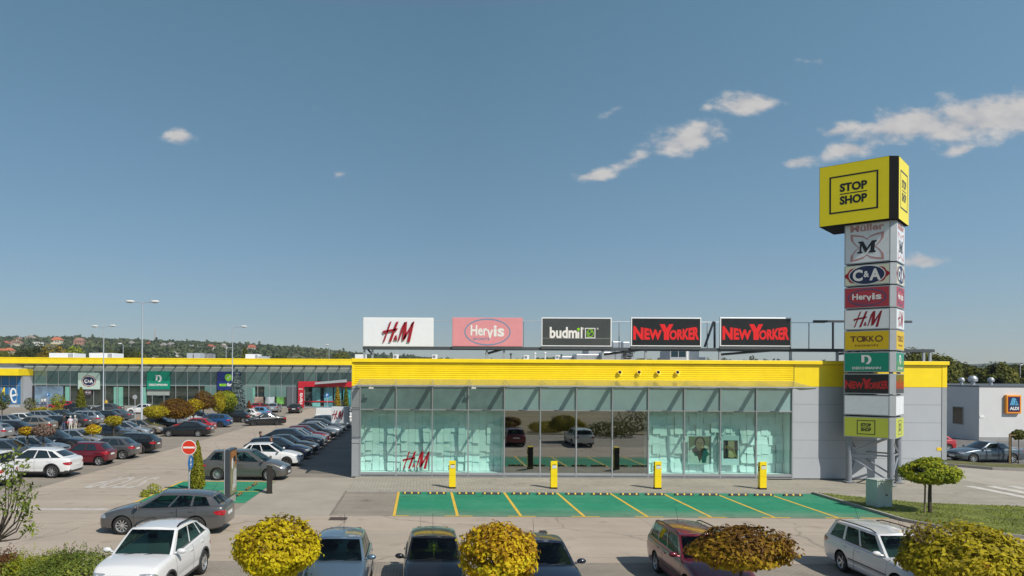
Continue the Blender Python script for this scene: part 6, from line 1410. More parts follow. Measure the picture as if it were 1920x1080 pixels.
# shrubs at the lower left
def shrub(name, px, D, rad, zc, m, label, n, size, seed, elong=1.6, spiky=0):
    rng = np.random.default_rng(seed); x, y, _ = at_ground(px, D); t = thing(name, (x, y, 0), label, 'shrub')
    v = crown(n, rad, rng, size, 14, shell=.5, hole=.1, elong=elong)
    if spiky:
        d = unit(rng.normal(size=(spiky, 3)) + np.array([0, 0, .5])); d[:, 2] = np.abs(d[:, 2]); st = d * np.array(rad) * .9; vs_ = []
        for s_, dd in zip(st, d):
            k = 14; f = np.linspace(0, 1, k)[:, None]; up = unit(dd[None] * .7 + np.array([[rng.normal() * .3, rng.normal() * .3, .5]])); pts = s_ + up * f * rng.uniform(.15, .42) + rng.normal(size=(k, 3)) * .018; vs_.append(leaf_quads(pts, unit(rng.normal(size=(k, 3))), np.full(k, size * .8), rng, 1.5, .1))
        v = np.concatenate([v] + vs_)
    v = v + np.array([0, 0, zc]); new_obj('foliage', quads_mesh('foliage', v), m, t)
    mb = MB()
    for i in range(9): a = i * .7; mb.tube([(0, 0, 0), (math.cos(a) * rad[0] * .5, math.sin(a) * rad[1] * .5, zc + rad[2] * .3)], [.03, .01], 5)
    mb.build('stem', BARK, t, local=True); return t
shrub('juniper', 140, 19.2, (1.35, 1.2, .62), .42, L_JUN, 'spreading green juniper beside the white crossover', 9500, .030, 41, spiky=150)
shrub('juniper', 72, 20.2, (.85, .6, .36), .36, L_LIME, 'low lime green shrub in the lower left corner', 5200, .030, 42, spiky=60)
shrub('barberry', 8, 20.5, (.48, .45, .36), .36, L_SPI, 'reddish brown shrub at the left edge of the planting', 2600, .030, 43, spiky=40)
shrub('barberry', 122, 21.2, (.5, .35, .28), .26, L_SPI, 'reddish brown shrub between the lime shrub and the juniper', 1800, .028, 44, spiky=30)
shrub('juniper', -80, 19.5, (1.4, 1.2, .5), .35, L_JUN, 'green juniper mostly outside the left picture edge', 3500, .032, 45)
# small trees and hedges of the car park
def ptree(px0, px1, py0, py1, D, m, label, seed, group, dens=1.0, size=.1, name='planted_tree', hole=.2, droop=0, elong=1.0, r0=.06, lumps=12):
    a, b = AT(px0, py1, D), AT(px1, py0, D); rx, rz = (b.x - a.x) / 2, (b.z - a.z) / 2
    tree(name, ((a.x + b.x) / 2, D, 0), b.z, (rx, rx * .9, rz), (a.z + b.z) / 2, m, label, 'tree', int(1500 * rx * max(rx, rz) * dens * (.1 / size) ** 2 * .8) + 150, size, seed, group, r0=r0, hole=hole, droop=droop, elong=elong, lumps=lumps)
g1 = 'small trees between the parked cars'
ptree(60, 102, 796, 819, 49.3, mat('dry_twig', (.17, .11, .08), .9), 'nearly bare brown tree among cars left of the silver car', 51, g1, .35, .06, hole=.5, elong=1.8)
ptree(37, 67, 800, 816, 49.6, L_GOLD, 'small golden crown against the bare brown tree', 52, g1, 1, .07, hole=.3)
ptree(197, 229, 779, 798, 63, L_OLV, 'small olive brown tree beside the tall twin lamp', 53, g1, .9, .075, hole=.4)
ptree(160, 189, 796, 814, 58, L_GOLD, 'low golden bush tree among the silver and dark saloons', 54, g1, 1, .07)
ptree(-10, 18, 735, 768, 80, L_DGR, 'dark leafy tree before the blue mural at the left edge', 55, g1, .7, .10)
ptree(45, 67, 746, 769, 92, L_DGR, 'thin green tree between the mural and the window poster', 56, g1, .5, .10, hole=.3)
ptree(96, 122, 739, 764, 95, L_GRN, 'thin yellow green tree left of the round emblem sign', 57, g1, .5, .10, hole=.3)
g2 = 'round trees along the main aisle'
for i, (x0, x1, y0, y1, D, m_, lab) in enumerate([(267, 316, 761, 783, 73.5, L_OLV, 'olive brown round tree nearest the tall twin lamp'), (297, 362, 747, 783, 75.5, L_BRN, 'widest brown round tree above the parked saloons'), (344, 381, 748, 771, 81, L_YEL, 'yellow round tree between two brown ones'), (361, 402, 733, 767, 86, L_BRN, 'tall brown round tree left of the spruce'), (396, 423, 736, 773, 87, L_OLV, 'olive brown round tree touching the spruce side'), (408, 444, 733, 768, 90, L_GRN, 'yellow green round tree right before the spruce'), (414, 442, 762, 782, 91.5, L_GRN, 'low yellow green bush below the spruce')]):
    ptree(x0, x1, y0, y1, D, m_, lab, 60 + i, g2, 1.3, .085, 'round_tree', .1, .25 if m_ is L_BRN else 0, r0=.09, lumps=16)
def hedge(px0, px1, D, h, m, label, seed, d=1.0):
    a, b = AT(px0, 800, D), AT(px1, 800, D); rng = np.random.default_rng(seed); w = b.x - a.x; n = int(240 * w * h * 3); c = rng.uniform(-.5, .5, (n, 3)) * np.array([w, d, h]) ; f = rng.integers(0, 3, n)
    c[f == 0, 2] = h * .5 + rng.normal(size=(f == 0).sum()) * .06; c[f == 1, 1] = -d * .5 + rng.normal(size=(f == 1).sum()) * .06
    c += np.sin(c[:, :1] * 3 + seed) * np.array([[0, .06, .08]]); t = thing('hedge', ((a.x + b.x) / 2, D, 0), label, 'hedge')
    new_obj('foliage', quads_mesh('foliage', leaf_quads(c + np.array([0, 0, h * .5]), unit(rng.normal(size=(n, 3)) + np.array([0, -.5, .6])), np.full(n, .075), rng, 1.2, .1)), m, t)
    mb = MB(); k = max(3, int(w / .5))
    for i in range(k): x = -w / 2 + (i + .5) * w / k; mb.tube([(x, 0, -.01), (x + .05, .02, h * .8)], [.03, .012], 5)
    mb.build('stem', BARK, t, local=True)
hedge(268, 297, 71.2, .95, L_GRN, 'clipped green hedge at the foot of the tall twin lamp', 3)
hedge(60, 120, 101, 1.0, L_OLV, 'low olive hedge in front of the shop windows', 4)
# conifers
def cone_tree(name, px, D, h, r, m, label, n, size, seed, layers=0, elong=1.4):
    rng = np.random.default_rng(seed); t = thing(name, at_ground(px, D), label, 'conifer')
    f = rng.uniform(0, 1, n) ** .75; f = 1 - f; z = f * h; a = rng.uniform(0, 2 * math.pi, n)
    prof = (1 - f) ** (.8 if layers else .62) * (1 if layers else np.minimum(1, f * 6 + .55)); rad = r * prof
    if layers: rad = rad * (.62 + .38 * (1 - ((f * layers) % 1))) ; z = z - .25 * (rad / r) * (h / layers) * .8
    q = np.where(rng.uniform(size=n) < .75, rng.uniform(.8, 1.05, n), rng.uniform(.2, .85, n)); rad = rad * q
    c = np.stack([np.cos(a) * rad, np.sin(a) * rad, np.maximum(z + (.35 if layers else .12), .05)], 1); d = np.stack([np.cos(a), np.sin(a), np.full(n, .4)], 1)
    new_obj('crown', quads_mesh('crown', leaf_quads(c, unit(d + rng.normal(size=(n, 3)) * .6), np.full(n, size), rng, elong, .1)), m, t)
    mb = MB(); mb.smooth = True; mb.tube([(0, 0, -.02), (0, 0, h * .95)], [r * .08 + .03, .015], 7); mb.build('trunk', BARK, t, local=True); return t
cone_tree('spruce', 443, 92.5, 6.2, 1.85, L_SPR, 'blue grey spruce in front of the dark blue shop sign', 5200, .11, 80, layers=11)
cone_tree('conifer', 466, 96, 2.3, .55, L_RUST, 'narrow rust red conifer right of the spruce', 1400, .08, 81)
cone_tree('conifer', 632, 112, 4.0, .62, L_AUT, 'yellowing column conifer before the red portal', 1300, .11, 82)
cone_tree('conifer', 648, 112, 4.0, .52, L_THU, 'green column conifer at the store corner', 1300, .11, 83)
cone_tree('conifer', 151, 100, 3.9, .85, L_THU, 'ragged yellow green conifer below the round emblem sign', 1600, .12, 84)
cone_tree('conifer', 370, 36.2, 2.4, .40, L_LIM2, 'yellow green column conifer behind the no entry sign', 3000, .05, 85)
cone_tree('conifer', 458, 172, 11.6, 2.6, L_DGR, 'dark pointed conifer above the far roof right of the single lamp', 1500, .5, 86, layers=7)
# low plants in the bed by the no entry sign
for px, py, s_, seed in ((288, 926, .34, 90), (272, 932, .22, 91)):
    g = G(px, py); tree('low_bush', tuple(g), .5, (s_, s_, s_ * .8), s_ * .7, L_LIME, 'tiny bright green bush behind the grey estate, %s' % ('the larger of two' if s_ > .3 else 'the smaller of two'), 'shrub', 260, .05, seed, None, r0=.015)
# trees behind the far shops and beyond the supermarket
def big_tree(px, D, ztop_py, wpx, m, label, seed, group, n=1500, low=0):
    wpx *= 1.3; n = int(n * 2.6)
    p = AT(px, ztop_py, D); w = wpx / F * D / 2; h = p.z; zc = h * .60 if not low else h * .55
    tree('broadleaf_tree', (p.x, D, 0), h, (w, w * .9, h - zc), zc, m, label, 'tree', n, max(.26, w * .075), seed, group, r0=.2, lumps=16, hole=.3, k=8)
gA, gB = 'trees behind the far shops', 'trees beyond the white supermarket'
for i, (px, D, y, w, m_, lab) in enumerate([(10, 185, 659, 50, L_DGR, 'low green tree behind the left roof end'), (55, 180, 652, 44, L_FAR, 'dark green tree left of the first long roof unit'), (76, 200, 647, 26, L_FAR, 'dark tree poking up left of the golden tree'), (104, 178, 649, 52, L_AUT, 'golden autumn tree behind the first long roof unit'), (140, 175, 650, 32, L_GRN, 'bright green tree right of the first long roof unit'), (210, 185, 656, 34, L_DGR, 'green tree right of the second long roof unit'), (238, 180, 652, 40, L_FAR, 'green tree behind the small roof lamp'), (255, 190, 656, 34, L_DGR, 'green tree left of the tall lamp pole'), (640, 190, 662, 40, L_DGR, 'green tree left of the white billboard post'), (530, 195, 668, 40, L_FAR, 'low dark tree behind the middle of the far roof')]):
    big_tree(px, D, y, w, m_, lab, 100 + i, gA, 900)
for i, (px, D, y, w, m_, lab) in enumerate([(1722, 118, 663, 62, L_DGR, 'tall dark tree behind the tower right of the gantry end'), (1760, 114, 667, 60, L_DGR, 'olive tree left of the first roof ventilator'), (1806, 122, 683, 54, L_FAR, 'dark olive tree over the small roof ventilator'), (1835, 118, 690, 40, L_DGR, 'low tree over the large roof ventilator'), (1872, 112, 684, 56, L_DGR, 'olive green tree over the emblem sign wall'), (1905, 120, 686, 44, L_FAR, 'dark tree at the right picture edge'), (1790, 135, 684, 40, L_AUT, 'brownish tree behind the olive one'), (1945, 118, 682, 60, L_DGR, 'tree cut by the right picture edge'), (1356, 175, 670, 18, L_FAR, 'tree top peeping over the coping under the last billboard, left one'), (1411, 170, 670, 16, L_FAR, 'tree top peeping over the coping under the last billboard, right one')]):
    big_tree(px, D, y, w, m_, lab, 130 + i, gB if i < 8 else None, 2800 if i < 8 else 500)
t_ = tree('sapling', tuple(G(1909, 871)), 2.2, (.42, .4, .32), 2.02, L_DGR, 'young staked sapling on the verge by the dark grey saloon', 'tree', 420, .10, 150, None, r0=.03)
rng = np.random.default_rng(77); n = 26000; gx_ = rng.uniform(19.7, 44, n); gy_ = rng.uniform(24.6, 36.2, n)
def inside(poly, x, y):
    c = np.zeros(len(x), bool)
    for i in range(len(poly)):
        (x0, y0), (x1, y1) = poly[i], poly[i - 1]; c ^= ((y0 > y) != (y1 > y)) & (x < (x1 - x0) * (y - y0) / (y1 - y0 + 1e-9) + x0)
    return c
ok_ = inside(isl, gx_, gy_); gx_, gy_ = gx_[ok_], gy_[ok_]; n = len(gx_); hh = rng.uniform(.02, .065, n) * (1 + .5 * np.sin(gx_ * 2.1) * np.sin(gy_ * 1.7)); a_ = rng.uniform(0, 6.28, n); lx, ly = rng.normal(size=n) * .03, rng.normal(size=n) * .03
b0 = np.stack([gx_, gy_, np.full(n, .085)], 1); dv = np.stack([np.cos(a_), np.sin(a_), np.zeros(n)], 1) * .022; tp = b0 + np.stack([lx, ly, hh], 1)
gv = np.stack([b0 - dv, b0 + dv, tp + dv * .25, tp - dv * .25], 1).reshape(-1, 3)
tag(new_obj('grass_blades', quads_mesh('grass_blades', gv), leaf_mat('grass_blades', [(0, (.12, .16, .02)), (.5, (.20, .25, .03)), (.85, (.30, .31, .05)), (1, (.38, .33, .10))], .35, .3, patch=.55)), 'grass growing on the island beside the green bays', None, None, 'stuff')
# behind the camera, seen only mirrored in the shop glass
tag(MB().poly([(-60, 9.5, .05), (-60, -80, .05), (70, -80, .05), (70, 9.5, .05)]).build('grass_field', mat('dry_grass_field', (.24, .19, .10), .95, var=.4, scale=.15)), kind='structure')
for i, (x, y, r_, h, m_) in enumerate(((18.5, 12, 2.4, 1.4, L_DGR), (13, 7, 1.8, 1.1, L_OLV), (24, 4, 3, 2.2, L_DGR), (2, 2.5, 2.2, 1.6, L_GRN), (-9, 3, 2.5, 1.8, L_DGR))):
    tree('bush', (x, y, 0), h, (r_, r_ * .8, h * .55), h * .5, m_, '%s bush on the grass behind the nearest cars, seen mirrored in the shop glass' % ('big dark', 'low olive', 'tall far', 'yellow green', 'green left')[i], 'shrub', 1500, .11, 170 + i, None, r0=.04)
# ------------------------------------------------------------------ lamps, signs, chargers, stops, people
POLE = mat('galvanised_pole', (.46, .49, .52), .4, .35, var=.06, scale=1)
LAMPSHELL = mat('lamp_shell', (.66, .66, .64), .4); LAMPLENS = mat('lamp_lens', (.45, .45, .42), .15, coat=.5)
def street_lamp(px, D, ytop, arms, label, base=True):
    p = AT(px, ytop, D); h = p.z; t = thing('street_lamp', (p.x, D, 0), label, 'street lamp', 'street lamps of the car park')
    mb = MB(); mb.smooth = True; mb.tube([(0, 0, 0), (0, 0, 1.2), (0, 0, 1.25), (0, 0, h)], [.125, .12, .095, .055], 12); mb.build('pole', POLE, t, local=True)
    MB().box(-.22, .22, -.22, .22, 0, .03).build('base_plate', STEEL, t, local=True)
    for sg, ln, rise in arms:
        mb = MB(); mb.smooth = True; mb.tube([(0, 0, h - .06), (sg * ln * .5, 0, h + rise * .4), (sg * ln, 0, h + rise)], .035, 8); mb.build('arm', POLE, t, local=True)
        mb = MB(); mb.smooth = True; x = sg * (ln + .38); mb.ball((x, 0, h + rise + .07), (.46, .19, .13), 16, 10); hd = mb.build('lamp_head', LAMPSHELL, t, local=True)
        mb = MB(); mb.smooth = True; mb.ball((x + sg * .04, 0, h + rise + .0), (.33, .15, .10), 14, 8); mb.build('lens', LAMPLENS, hd, local=True)
street_lamp(267, 72, 567, [(-1, .85, .02), (1, .85, .02)], 'tallest twin-headed lamp by the hedge in the car park')
street_lamp(194.5, 100, 613, [(-1, .85, .03), (1, .85, .12)], 'twin-headed lamp farther back, left of the tallest one')
street_lamp(436, 100, 614, [(1, 1.15, .08)], 'single-armed lamp rising behind the spruce')
street_lamp(231, 165, 646, [(-1, .35, .15)], 'small lamp beyond the far roof left of the tallest lamp')
street_lamp(617, 175, 648, [(-1, .1, .1)], 'small lamp beyond the far roof left of the store')
street_lamp(1913, 112, 684, [(1, .5, .1)], 'thin lamp beyond the supermarket at the right edge')
street_lamp(424, 170, 647, [(-1, .2, .1)], 'small lamp beyond the far roof left of the single-armed lamp')
# chargers
def charger(px, py, label, rz=0, dark=False):
    g = G(px, py + (1.5 if not dark else 0)); t = thing('charging_post', (g.x, g.y, .06 if not dark else 0), label, 'charging post', None if dark else 'yellow charging posts before the store', rz)
    w, d, h = .165, .13, 1.42; b = BLACK if dark else YELLOW
    mb = MB(); pr = [(-d, .08), (-d, h - .02), (-d + .03, h), (d, h - .06), (d, .08)]; k = len(pr)
    mb.add([(-w, y, z) for y, z in pr] + [(w, y, z) for y, z in pr], [tuple(range(k - 1, -1, -1)), tuple(range(k, 2 * k))] + [(i, (i + 1) % k, (i + 1) % k + k, i + k) for i in range(k)]); mb.build('body', mat('dark_post_paint', (.02, .018, .017), .3, coat=.4) if dark else b, t, local=True)
    MB().box(-w - .01, w + .01, -d - .012, d + .012, 0, .079).build('foot', BLACK, t, local=True)
    if not dark:
        MB().box(-w + .01, w - .01, d + .001, d + .012, .1, h - .09).build('back_panel', BLACK, t, local=True)
        MB().box(-.10, .12, -d - .012, -d - .002, 1.05, 1.20).build('screen', mat('pale_screen', (.62, .63, .64), .2), t, local=True)
        MB().box(-.09, .11, -d - .008, -d - .002, 1.215, 1.245).build('slot', BLACK, t, local=True)
        for z in (1.12, .98): MB().lathe([(.0, .04), (.045, .04), (.05, 0)], 12, Matrix.Translation((-w, 0, z)) @ Matrix.Rotation(R(-90), 4, 'Y')).build('socket', BLACK, t, local=True)
        MB().box(-w + .002, w - .002, -d - .004, -d - .001, .66, .668).build('seam', mat('dark_yellow_seam', (.55, .38, .004)), t, local=True)  # casing seam, a line of darker yellow
    else:
        MB().lathe([(.0, .02), (.06, .02), (.065, 0)], 14, Matrix.Translation((0, -d, 1.22)) @ Matrix.Rotation(R(90), 4, 'X')).build('reader', DARKSTEEL, t, local=True)
        MB().box(-.02, .02, -d - .006, -d - .001, .55, .75).build('mark', OFFWHITE, t, local=True)
for i, px in enumerate((848, 1038, 1232.5, 1429)): charger(px, 916 + i * .6, 'yellow charging post on the walk, %s from the store corner' % ('first', 'second', 'third', 'fourth')[i])
charger(505, 925, 'black charging post by the small green pad', R(-75), True)
# wheel stops
def wheel_stop(x, y, rz, label):
    t = thing('wheel_stop', (x, y, .012), label, 'wheel stop', 'wheel stops on the green bays', rz); L_ = .46
    pr = [(-.075, 0), (-.045, .095), (.045, .095), (.075, 0)]; mb = MB(); mb.add([(-L_, a, b) for a, b in pr] + [(L_, a, b) for a, b in pr], [(3, 2, 1, 0), (4, 5, 6, 7), (0, 1, 5, 4), (1, 2, 6, 5), (2, 3, 7, 6)]); mb.build('rubber_bar', mat('grey_rubber', (.045, .045, .047), .8, var=.2), t, local=True)
    for c in (-.33, 0, .33):
        p2 = [(-.071, .03), (-.047, .097), (.047, .097), (.071, .03)]; mb = MB(); mb.add([(c - .036, a, b) for a, b in p2] + [(c + .036, a, b) for a, b in p2], [(0, 1, 5, 4), (1, 2, 6, 5), (2, 3, 7, 6), (0, 4, 7, 3)]); mb.build('reflector', mat('yellow_reflector', (.78, .50, .02), .5), t, local=True)
ords = ['first', 'second', 'third', 'fourth', 'fifth', 'sixth', 'seventh', 'eighth']
for k in range(8):
    x0 = -1.1 + 2.63 * k
    for j in (0, 1):
        x = x0 + .66 + 1.24 * j + .04 * k
        if x < 19.2: wheel_stop(x, 35.75, 0, '%s wheel stop in the %s green bay from the store corner' % (('left', 'right')[j], ords[k]))
for k, y in enumerate((33.9, 35.2, 37.0, 38.4)): wheel_stop(-8.75, y, R(90), '%s wheel stop on the small green pad, counted from the advertising stand' % ords[k])
# no entry sign with the arrow plate below it
g = G(354, 930); g = Vector((AT(354, 900, 35.6).x, 35.6, 0)); t = thing('road_sign', g, 'round red no entry sign with white bar above a blue arrow plate', 'road sign')
zc = AT(354, 839, 35.6).z
mb = MB(); mb.smooth = True; mb.tube([(0, .05, 0), (0, .05, zc + .3)], .038, 10); mb.build('pole', POLE, t, local=True)
My = Matrix.Translation((0, 0, zc)) @ Matrix.Rotation(R(90), 4, 'X')
pl = MB().lathe([(0, .012), (.36, .012), (.365, .006), (.365, 0), (0, 0)], 40, My).build('disc', mat('white_sign_rim', (.72, .71, .70), .4), t, local=True)
MB().flat(ell2(0, 0, .33, .33, 40), (Vector((0, -.012, zc)), Vector((1, 0, 0)), Vector((0, 0, 1)), Vector((0, -1, 0))), .003).build('red_field', mat('sign_red', (.62, .035, .012), .35), pl, local=True)
MB().flat(rect2(-.285, -.045, .285, .045), (Vector((0, -.012, zc)), Vector((1, 0, 0)), Vector((0, 0, 1)), Vector((0, -1, 0))), .006).build('white_bar', OFFWHITE, pl, local=True)
z2 = AT(358, 867, 35.6).z; rot = Matrix.Rotation(R(86), 3, 'Z'); ux = rot @ Vector((1, 0, 0)); nn = rot @ Vector((0, -1, 0)); o = Vector((.09, -.02, z2)); BLUE = mat('sign_blue', (.02, .15, .42), .35)
pl = MB().raised(ell2(0, 0, .345, .345, 36), (o, ux, UZ, nn), 0, .01).build('arrow_plate', BLUE, t, local=True)
MB().flat(rect2(-.03, -.25, .03, .12) + poly2((-.12, .08), (.12, .08), (0, .27)) + rect2(-.13, -.12, .13, -.07), (o, ux, UZ, nn), .013).build('arrow', OFFWHITE, pl, local=True)
# advertising stand
t = thing('advertising_stand', (AT(433, 900, 33.2).x, 33.2, 0), 'tall double-sided advertising stand with an orange portrait poster behind the grey estate', 'advertising stand', rz=R(-90))
fm = mat('anthracite_frame', (.06, .07, .08), .35, .3)
MB().bevbox(-.62, .62, -.11, .11, .32, 2.45, .03).build('case', fm, t, local=True); MB().box(-.64, .64, -.135, -.112, .30, 2.47).build('rear_frame', POLE, t, local=True); MB().box(-.5, .5, -.09, .09, 0, .318).build('plinth', CONCRETE, t, local=True)
fr = (Vector((0, .11, 1.38)), Vector((-1, 0, 0)), UZ, Vector((0, 1, 0))); q = MB().flat(rect2(-.54, -.98, .54, .98), fr, .004).build('poster', mat('poster_orange', (.36, .15, .04), .3, var=.3, scale=1.5), t, local=True)
for i, (n_, m_, ge) in enumerate([('print', mat('poster_green_field', (.26, .25, .13), .3, var=.4, scale=2), rect2(-.54, -.98, .54, .30)), ('print', mat('poster_pale_shirt', (.5, .48, .47), .35, var=.2), poly2((-.1, -.7), (.5, -.7), (.5, .1), (.2, .2), (-.05, .05))), ('print', mat('poster_white_shape', (.62, .64, .63), .35), ell2(-.22, .42, .16, .26, 20)), ('print', P('print_skin', (.30, .20, .11)), ell2(.12, .42, .15, .23, 24)), ('print', P('print_hair', (.012, .01, .01)), ell2(.14, .60, .19, .14, 20)), ('lettering', OFFWHITE, sum([rect2(-.30, -.58 - k * .075, .18 - .06 * (k % 2), -.55 - k * .075) for k in range(4)], []))]): MB().flat(ge, fr, .007 + .003 * i).build(n_, m_, q, local=True)
# utility cabinet
g = G(1650, 950); t = thing('utility_cabinet', (25.0 - 3.9, 31.5, .09), 'pale green utility cabinet on the grass island by the sign tower', 'utility cabinet', rz=R(14))
g = G(1648, 953); t.location = (g.x, g.y, .05); BASE[t] = Vector(t.location)
CABM = mat('pale_green_cabinet', (.42, .50, .465), .5, var=.05); MB().bevbox(-.42, .42, -.3, .3, .05, 1.22, .015).build('case', CABM, t, local=True); MB().bevbox(-.46, .46, -.34, .34, 1.222, 1.27, .012).build('lid', mat('cabinet_lid', (.46, .50, .48), .5), t, local=True)
MB().box(-.4, .4, -.28, .28, 0, .049).build('plinth', CONCRETE, t, local=True)
for x in (-.405, .005): MB().box(x, x + .40, -.306, -.301, .09, 1.18).build('door', CABM, t, local=True)
MB().box(.05, .14, -.316, -.307, .55, .62).build('lock', BLACK, t, local=True)
# stakes round the sapling on the verge
g = G(1909, 871); t = thing('tree_stakes', tuple(g), 'wooden stake frame round the young sapling on the verge', 'stake frame')
WOOD = mat('stake_wood', (.26, .17, .08), .8, var=.3, scale=6)
for x, y in ((-.75, -.2), (.45, -.2), (-.1, .5)): MB().tube([(x, y, 0), (x, y, 2.1)], .05, 6).build('stake', WOOD, t, local=True)
MB().tube([(-.75, -.2, 2.0), (.45, -.2, 2.0)], .04, 6).build('rail', WOOD, t, local=True)
# small signs at the far shops
def post_sign(px, py, D, label, w, h, m, txt=None, round_=False, dx=0):
    p = AT(px, py, D); t = thing('post_sign', (p.x, D, 0), label, 'sign'); mb = MB(); mb.tube([(0, .04, 0), (0, .04, p.z + h / 2)], .045, 8); mb.build('pole', POLE, t, local=True)
    fr = (Vector((dx, 0, p.z)), Vector((1, 0, 0)), UZ, Vector((0, -1, 0))); pl = MB().raised(ell2(0, 0, w / 2, h / 2, 24) if round_ else rect2(-w / 2, -h / 2, w / 2, h / 2), fr, 0, .02).build('plate', m, t, local=True)
    if txt: MB().flat(text2(txt, 0, 0, w * .42, h * .62, .03), fr, .026).build('lettering', OFFWHITE, pl, local=True)
    return t
post_sign(89.5, 740, 98, 'blue parking sign left of the pale emblem sign', .5, .5, BLUE, 'P')
post_sign(613.5, 741, 104, 'blue parking sign before the red portal', .55, .55, BLUE, 'P')
t = post_sign(253, 744.5, 92, 'pair of round signs, one grey and one orange, left of the tallest lamp', .58, .58, mat('grey_sign_back', (.33, .35, .37), .5), None, True)
MB().raised(ell2(.42, .02, .30, .30, 24), (Vector((0, .03, t.children[1].data.vertices[0].co.z)), Vector((1, 0, 0)), UZ, Vector((0, -1, 0))), 0, .02).build('orange_disc', mat('orange_disc', (.75, .22, .02), .4), t, local=True)

# ------------------------------------------------------------------ people
SKIN = mat('skin', (.42, .24, .17), .5)
def person(x, y, rz, label, shirt, trousers, hair, height=1.72, bend=0, sleeves='short', arms='down'):
    """one skinned body, standing; clothes are colour zones of the same mesh, hair is a child"""
    t = thing('person', (x, y, 0), label, 'person', None, rz); k = height / 1.75
    b = bend; J = {'pel': (0, 0, .94), 'sp': (b * .25, 0, 1.14), 'ch': (b * .55, 0, 1.34), 'nk': (b * .72, 0, 1.48), 'hd0': (b * .78 + .01, 0, 1.55), 'hd1': (b * .84 + .02, 0, 1.66), 'hd2': (b * .86 + .01, 0, 1.73)}
    E = [('pel', 'sp'), ('sp', 'ch'), ('ch', 'nk'), ('nk', 'hd0'), ('hd0', 'hd1'), ('hd1', 'hd2')]
    Rr = {'pel': (.155, .12), 'sp': (.14, .105), 'ch': (.165, .115), 'nk': (.06, .06), 'hd0': (.082, .085), 'hd1': (.088, .10), 'hd2': (.055, .06)}
    for s, sg in (('l', 1), ('r', -1)):
        fw = b * .55
        if arms == 'forward': el, wr, ha = (fw + .12, sg * .24, 1.14), (fw + .34, sg * .17, 1.08), (fw + .43, sg * .14, 1.06)
        else: el, wr, ha = (fw - .02, sg * .265, 1.10), (fw + .06, sg * .26, .86), (fw + .09, sg * .255, .77)
        J.update({'sh' + s: (fw, sg * .185, 1.38), 'el' + s: el, 'wr' + s: wr, 'ha' + s: ha, 'hp' + s: (0, sg * .095, .90), 'kn' + s: (.03, sg * .10, .50), 'an' + s: (-.01, sg * .11, .09), 'to' + s: (.14, sg * .125, .035)})
        Rr.update({'sh' + s: (.068, .07), 'el' + s: (.046, .046), 'wr' + s: (.032, .028), 'ha' + s: (.038, .02), 'hp' + s: (.095, .10), 'kn' + s: (.06, .062), 'an' + s: (.042, .045), 'to' + s: (.042, .032)})
        E += [('ch', 'sh' + s), ('sh' + s, 'el' + s), ('el' + s, 'wr' + s), ('wr' + s, 'ha' + s), ('pel', 'hp' + s), ('hp' + s, 'kn' + s), ('kn' + s, 'an' + s), ('an' + s, 'to' + s)]
    names = list(J); me = bpy.data.meshes.new('body'); me.from_pydata([tuple(c * k for c in J[n]) for n in names], [(names.index(a), names.index(c)) for a, c in E], [])
    o = bpy.data.objects.new('body', me); COL.objects.link(o); md = o.modifiers.new('s', 'SKIN'); md.use_smooth_shade = True
    for i, n in enumerate(names): me.skin_vertices[0].data[i].radius = (Rr[n][0] * k, Rr[n][1] * k); me.skin_vertices[0].data[i].use_root = (n == 'pel')
    sb = o.modifiers.new('u', 'SUBSURF'); sb.levels = sb.render_levels = 1
    dg = bpy.context.evaluated_depsgraph_get(); m2 = bpy.data.meshes.new_from_object(o.evaluated_get(dg)); bpy.data.objects.remove(o)
    for m_ in (shirt, trousers, SKIN, BLACK): m2.materials.append(m_)
    for p in m2.polygons:
        z = p.center.z / k; ay = abs(p.center.y) / k; arm = ay > .20 and z > .7
        p.material_index = 3 if z < .09 else (1 if z < .97 and not (arm and ay > .19 and arms != 'forward' and z > .74) else (2 if (z > 1.49 or (arm and z < (1.16 if sleeves == 'short' else .84)) or (arms == 'forward' and p.center.x / k > b * .55 + (.16 if sleeves == 'short' else .36))) else 0))
        p.use_smooth = True
    m2.name = 'body'; bo = new_obj('body', m2, None, t)
    hx, hz = (b * .84 + .0) * k, 1.70 * k; mb = MB(); mb.smooth = True; mb.ball((hx - .015, 0, hz), (.105 * k, .095 * k, .085 * k), 14, 8); mb.ball((hx - .06, 0, hz - .06), (.06 * k, .085 * k, .10 * k), 12, 8); mb.build('hair', hair, t, local=True)
    mb = MB(); mb.smooth = True; mb.ball((hx + .105 * k, 0, 1.63 * k), (.02, .016, .025), 8, 6); mb.build('nose', SKIN, t, local=True)
    for sg in (1, -1): MB().ball((hx + .088 * k, sg * .035, 1.655 * k), (.012, .014, .009), 8, 6).build('eye', BLACK, t, local=True)
    for sg in (1, -1): MB().ball((hx + .0, sg * .094 * k, 1.64 * k), (.025, .012, .035), 8, 6).build('ear', SKIN, t, local=True)
    # five fingers on each hand
    for s, sg in (('l', 1), ('r', -1)):
        h0 = Vector(J['ha' + s]) * k; w0 = Vector(J['wr' + s]) * k; d = (h0 - w0).normalized(); side = Vector((0, 1, 0)).cross(d).normalized(); mb = MB(); mb.smooth = True
        for q_ in range(4): off = side * ((q_ - 1.5) * .019); ln = (.062, .074, .070, .055)[q_]; mb.tube([h0 + off, h0 + off + d * ln * .55, h0 + off + d * ln + Vector((0, -sg * .02, 0))], [.0095, .0085, .007], 6)
        mb.tube([h0 - d * .03 + side * .03, h0 + side * .052 + d * .01, h0 + side * .058 + d * .038], [.011, .010, .008], 6); mb.build('fingers', SKIN, bo, local=True)
    return t
C = lambda n, c: mat('cloth_' + n, c, .85, var=.12, scale=8)
HAIRW, HAIRB, HAIRD = mat('white_hair', (.55, .53, .50), .7), mat('brown_hair', (.12, .05, .025), .6), mat('dark_hair', (.02, .015, .012), .6)
PB = G(138, 805)
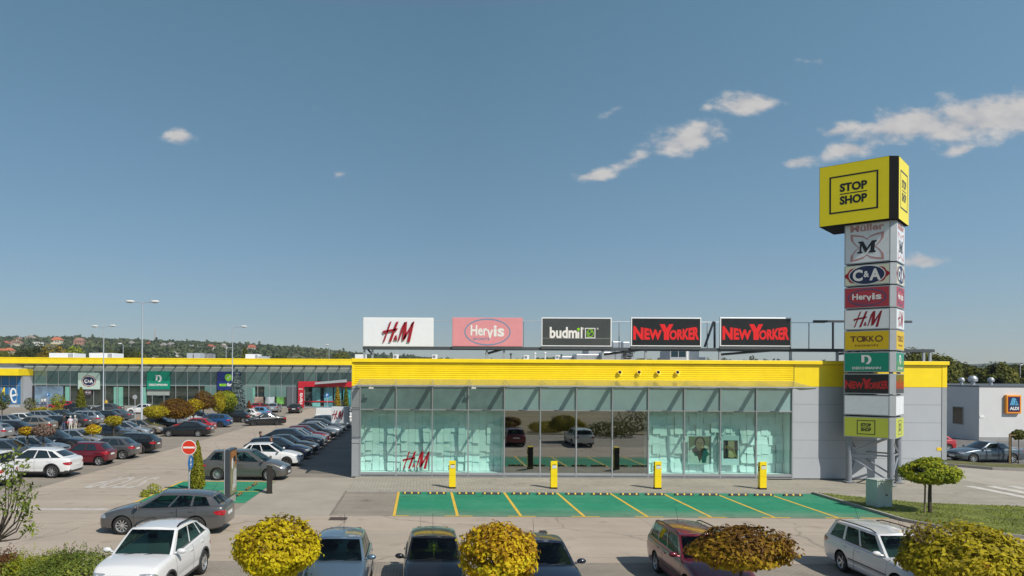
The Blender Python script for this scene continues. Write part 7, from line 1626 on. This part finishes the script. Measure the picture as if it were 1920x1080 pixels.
person(AT(119, 790, 72.5).x, 72.5, R(95), 'person in a dark jacket and jeans leaning into the open boot', C('dark', (.02, .02, .022)), C('jeans', (.05, .08, .16)), HAIRD, 1.78, .22, 'long', 'forward')
person(AT(132, 790, 72.3).x, 72.3, R(120), 'white-haired person in a patterned white top and pale trousers by the boot', C('white_pattern', (.58, .50, .54)), C('cream', (.55, .52, .46)), HAIRW, 1.66)
person(AT(141, 790, 72.6).x, 72.6, R(70), 'white-haired person in a grey shirt and cream trousers by the boot', C('grey', (.30, .30, .31)), C('cream', (.55, .52, .46)), HAIRW, 1.70)
person(AT(489, 820, 52.4).x, 52.35, R(20), 'short-haired person between the parked cars by the store, nearer the aisle', C('black', (.02, .02, .022)), C('jeans', (.05, .08, .16)), HAIRD, 1.74)
person(AT(510, 826, 49.2).x, 49.0, R(-160), 'red-haired person between the white compact and the navy estate', C('maroon', (.12, .03, .03)), C('dark', (.02, .02, .022)), HAIRB, 1.66)
person(AT(199, 755, 121).x, 121, R(-90), 'person in a bright yellow top walking by the far shop doors', C('yellow', (.62, .40, .02)), C('dark', (.02, .02, .022)), HAIRD, 1.72)
for i, (px, c1, c2) in enumerate(((71, 'teal', (.10, .30, .28)), (78, 'pale', (.55, .58, .52)), (84, 'white', (.62, .66, .66)), (73, 'orange', (.50, .16, .03)))):
    t = person(AT(px, 750, 128.6).x, 128.6 + .2 * (i % 2), R(-90), 'mannequin-like figure in %s clothes before the blue window print' % c1, C(c1, c2), C('jeans', (.05, .08, .16)), HAIRD, 1.5 + .1 * i) if i < 3 else None
# ------------------------------------------------------------------ thin haze over the valley
hz = MB().box(-2200, 2250, -115, 2060, -1.2, 130).build('haze')
hm = bpy.data.materials.new('valley_haze'); hm.use_nodes = True; hn = hm.node_tree; hn.nodes.clear()
ho = hn.nodes.new('ShaderNodeOutputMaterial'); hv = hn.nodes.new('ShaderNodeVolumePrincipled'); hv.inputs['Color'].default_value = (.80, .88, 1.0, 1); hv.inputs['Density'].default_value = .00013; hv.inputs['Anisotropy'].default_value = .1
hn.links.new(hv.outputs[0], ho.inputs['Volume']); hz.data.materials.append(hm); tag(hz, kind='stuff')
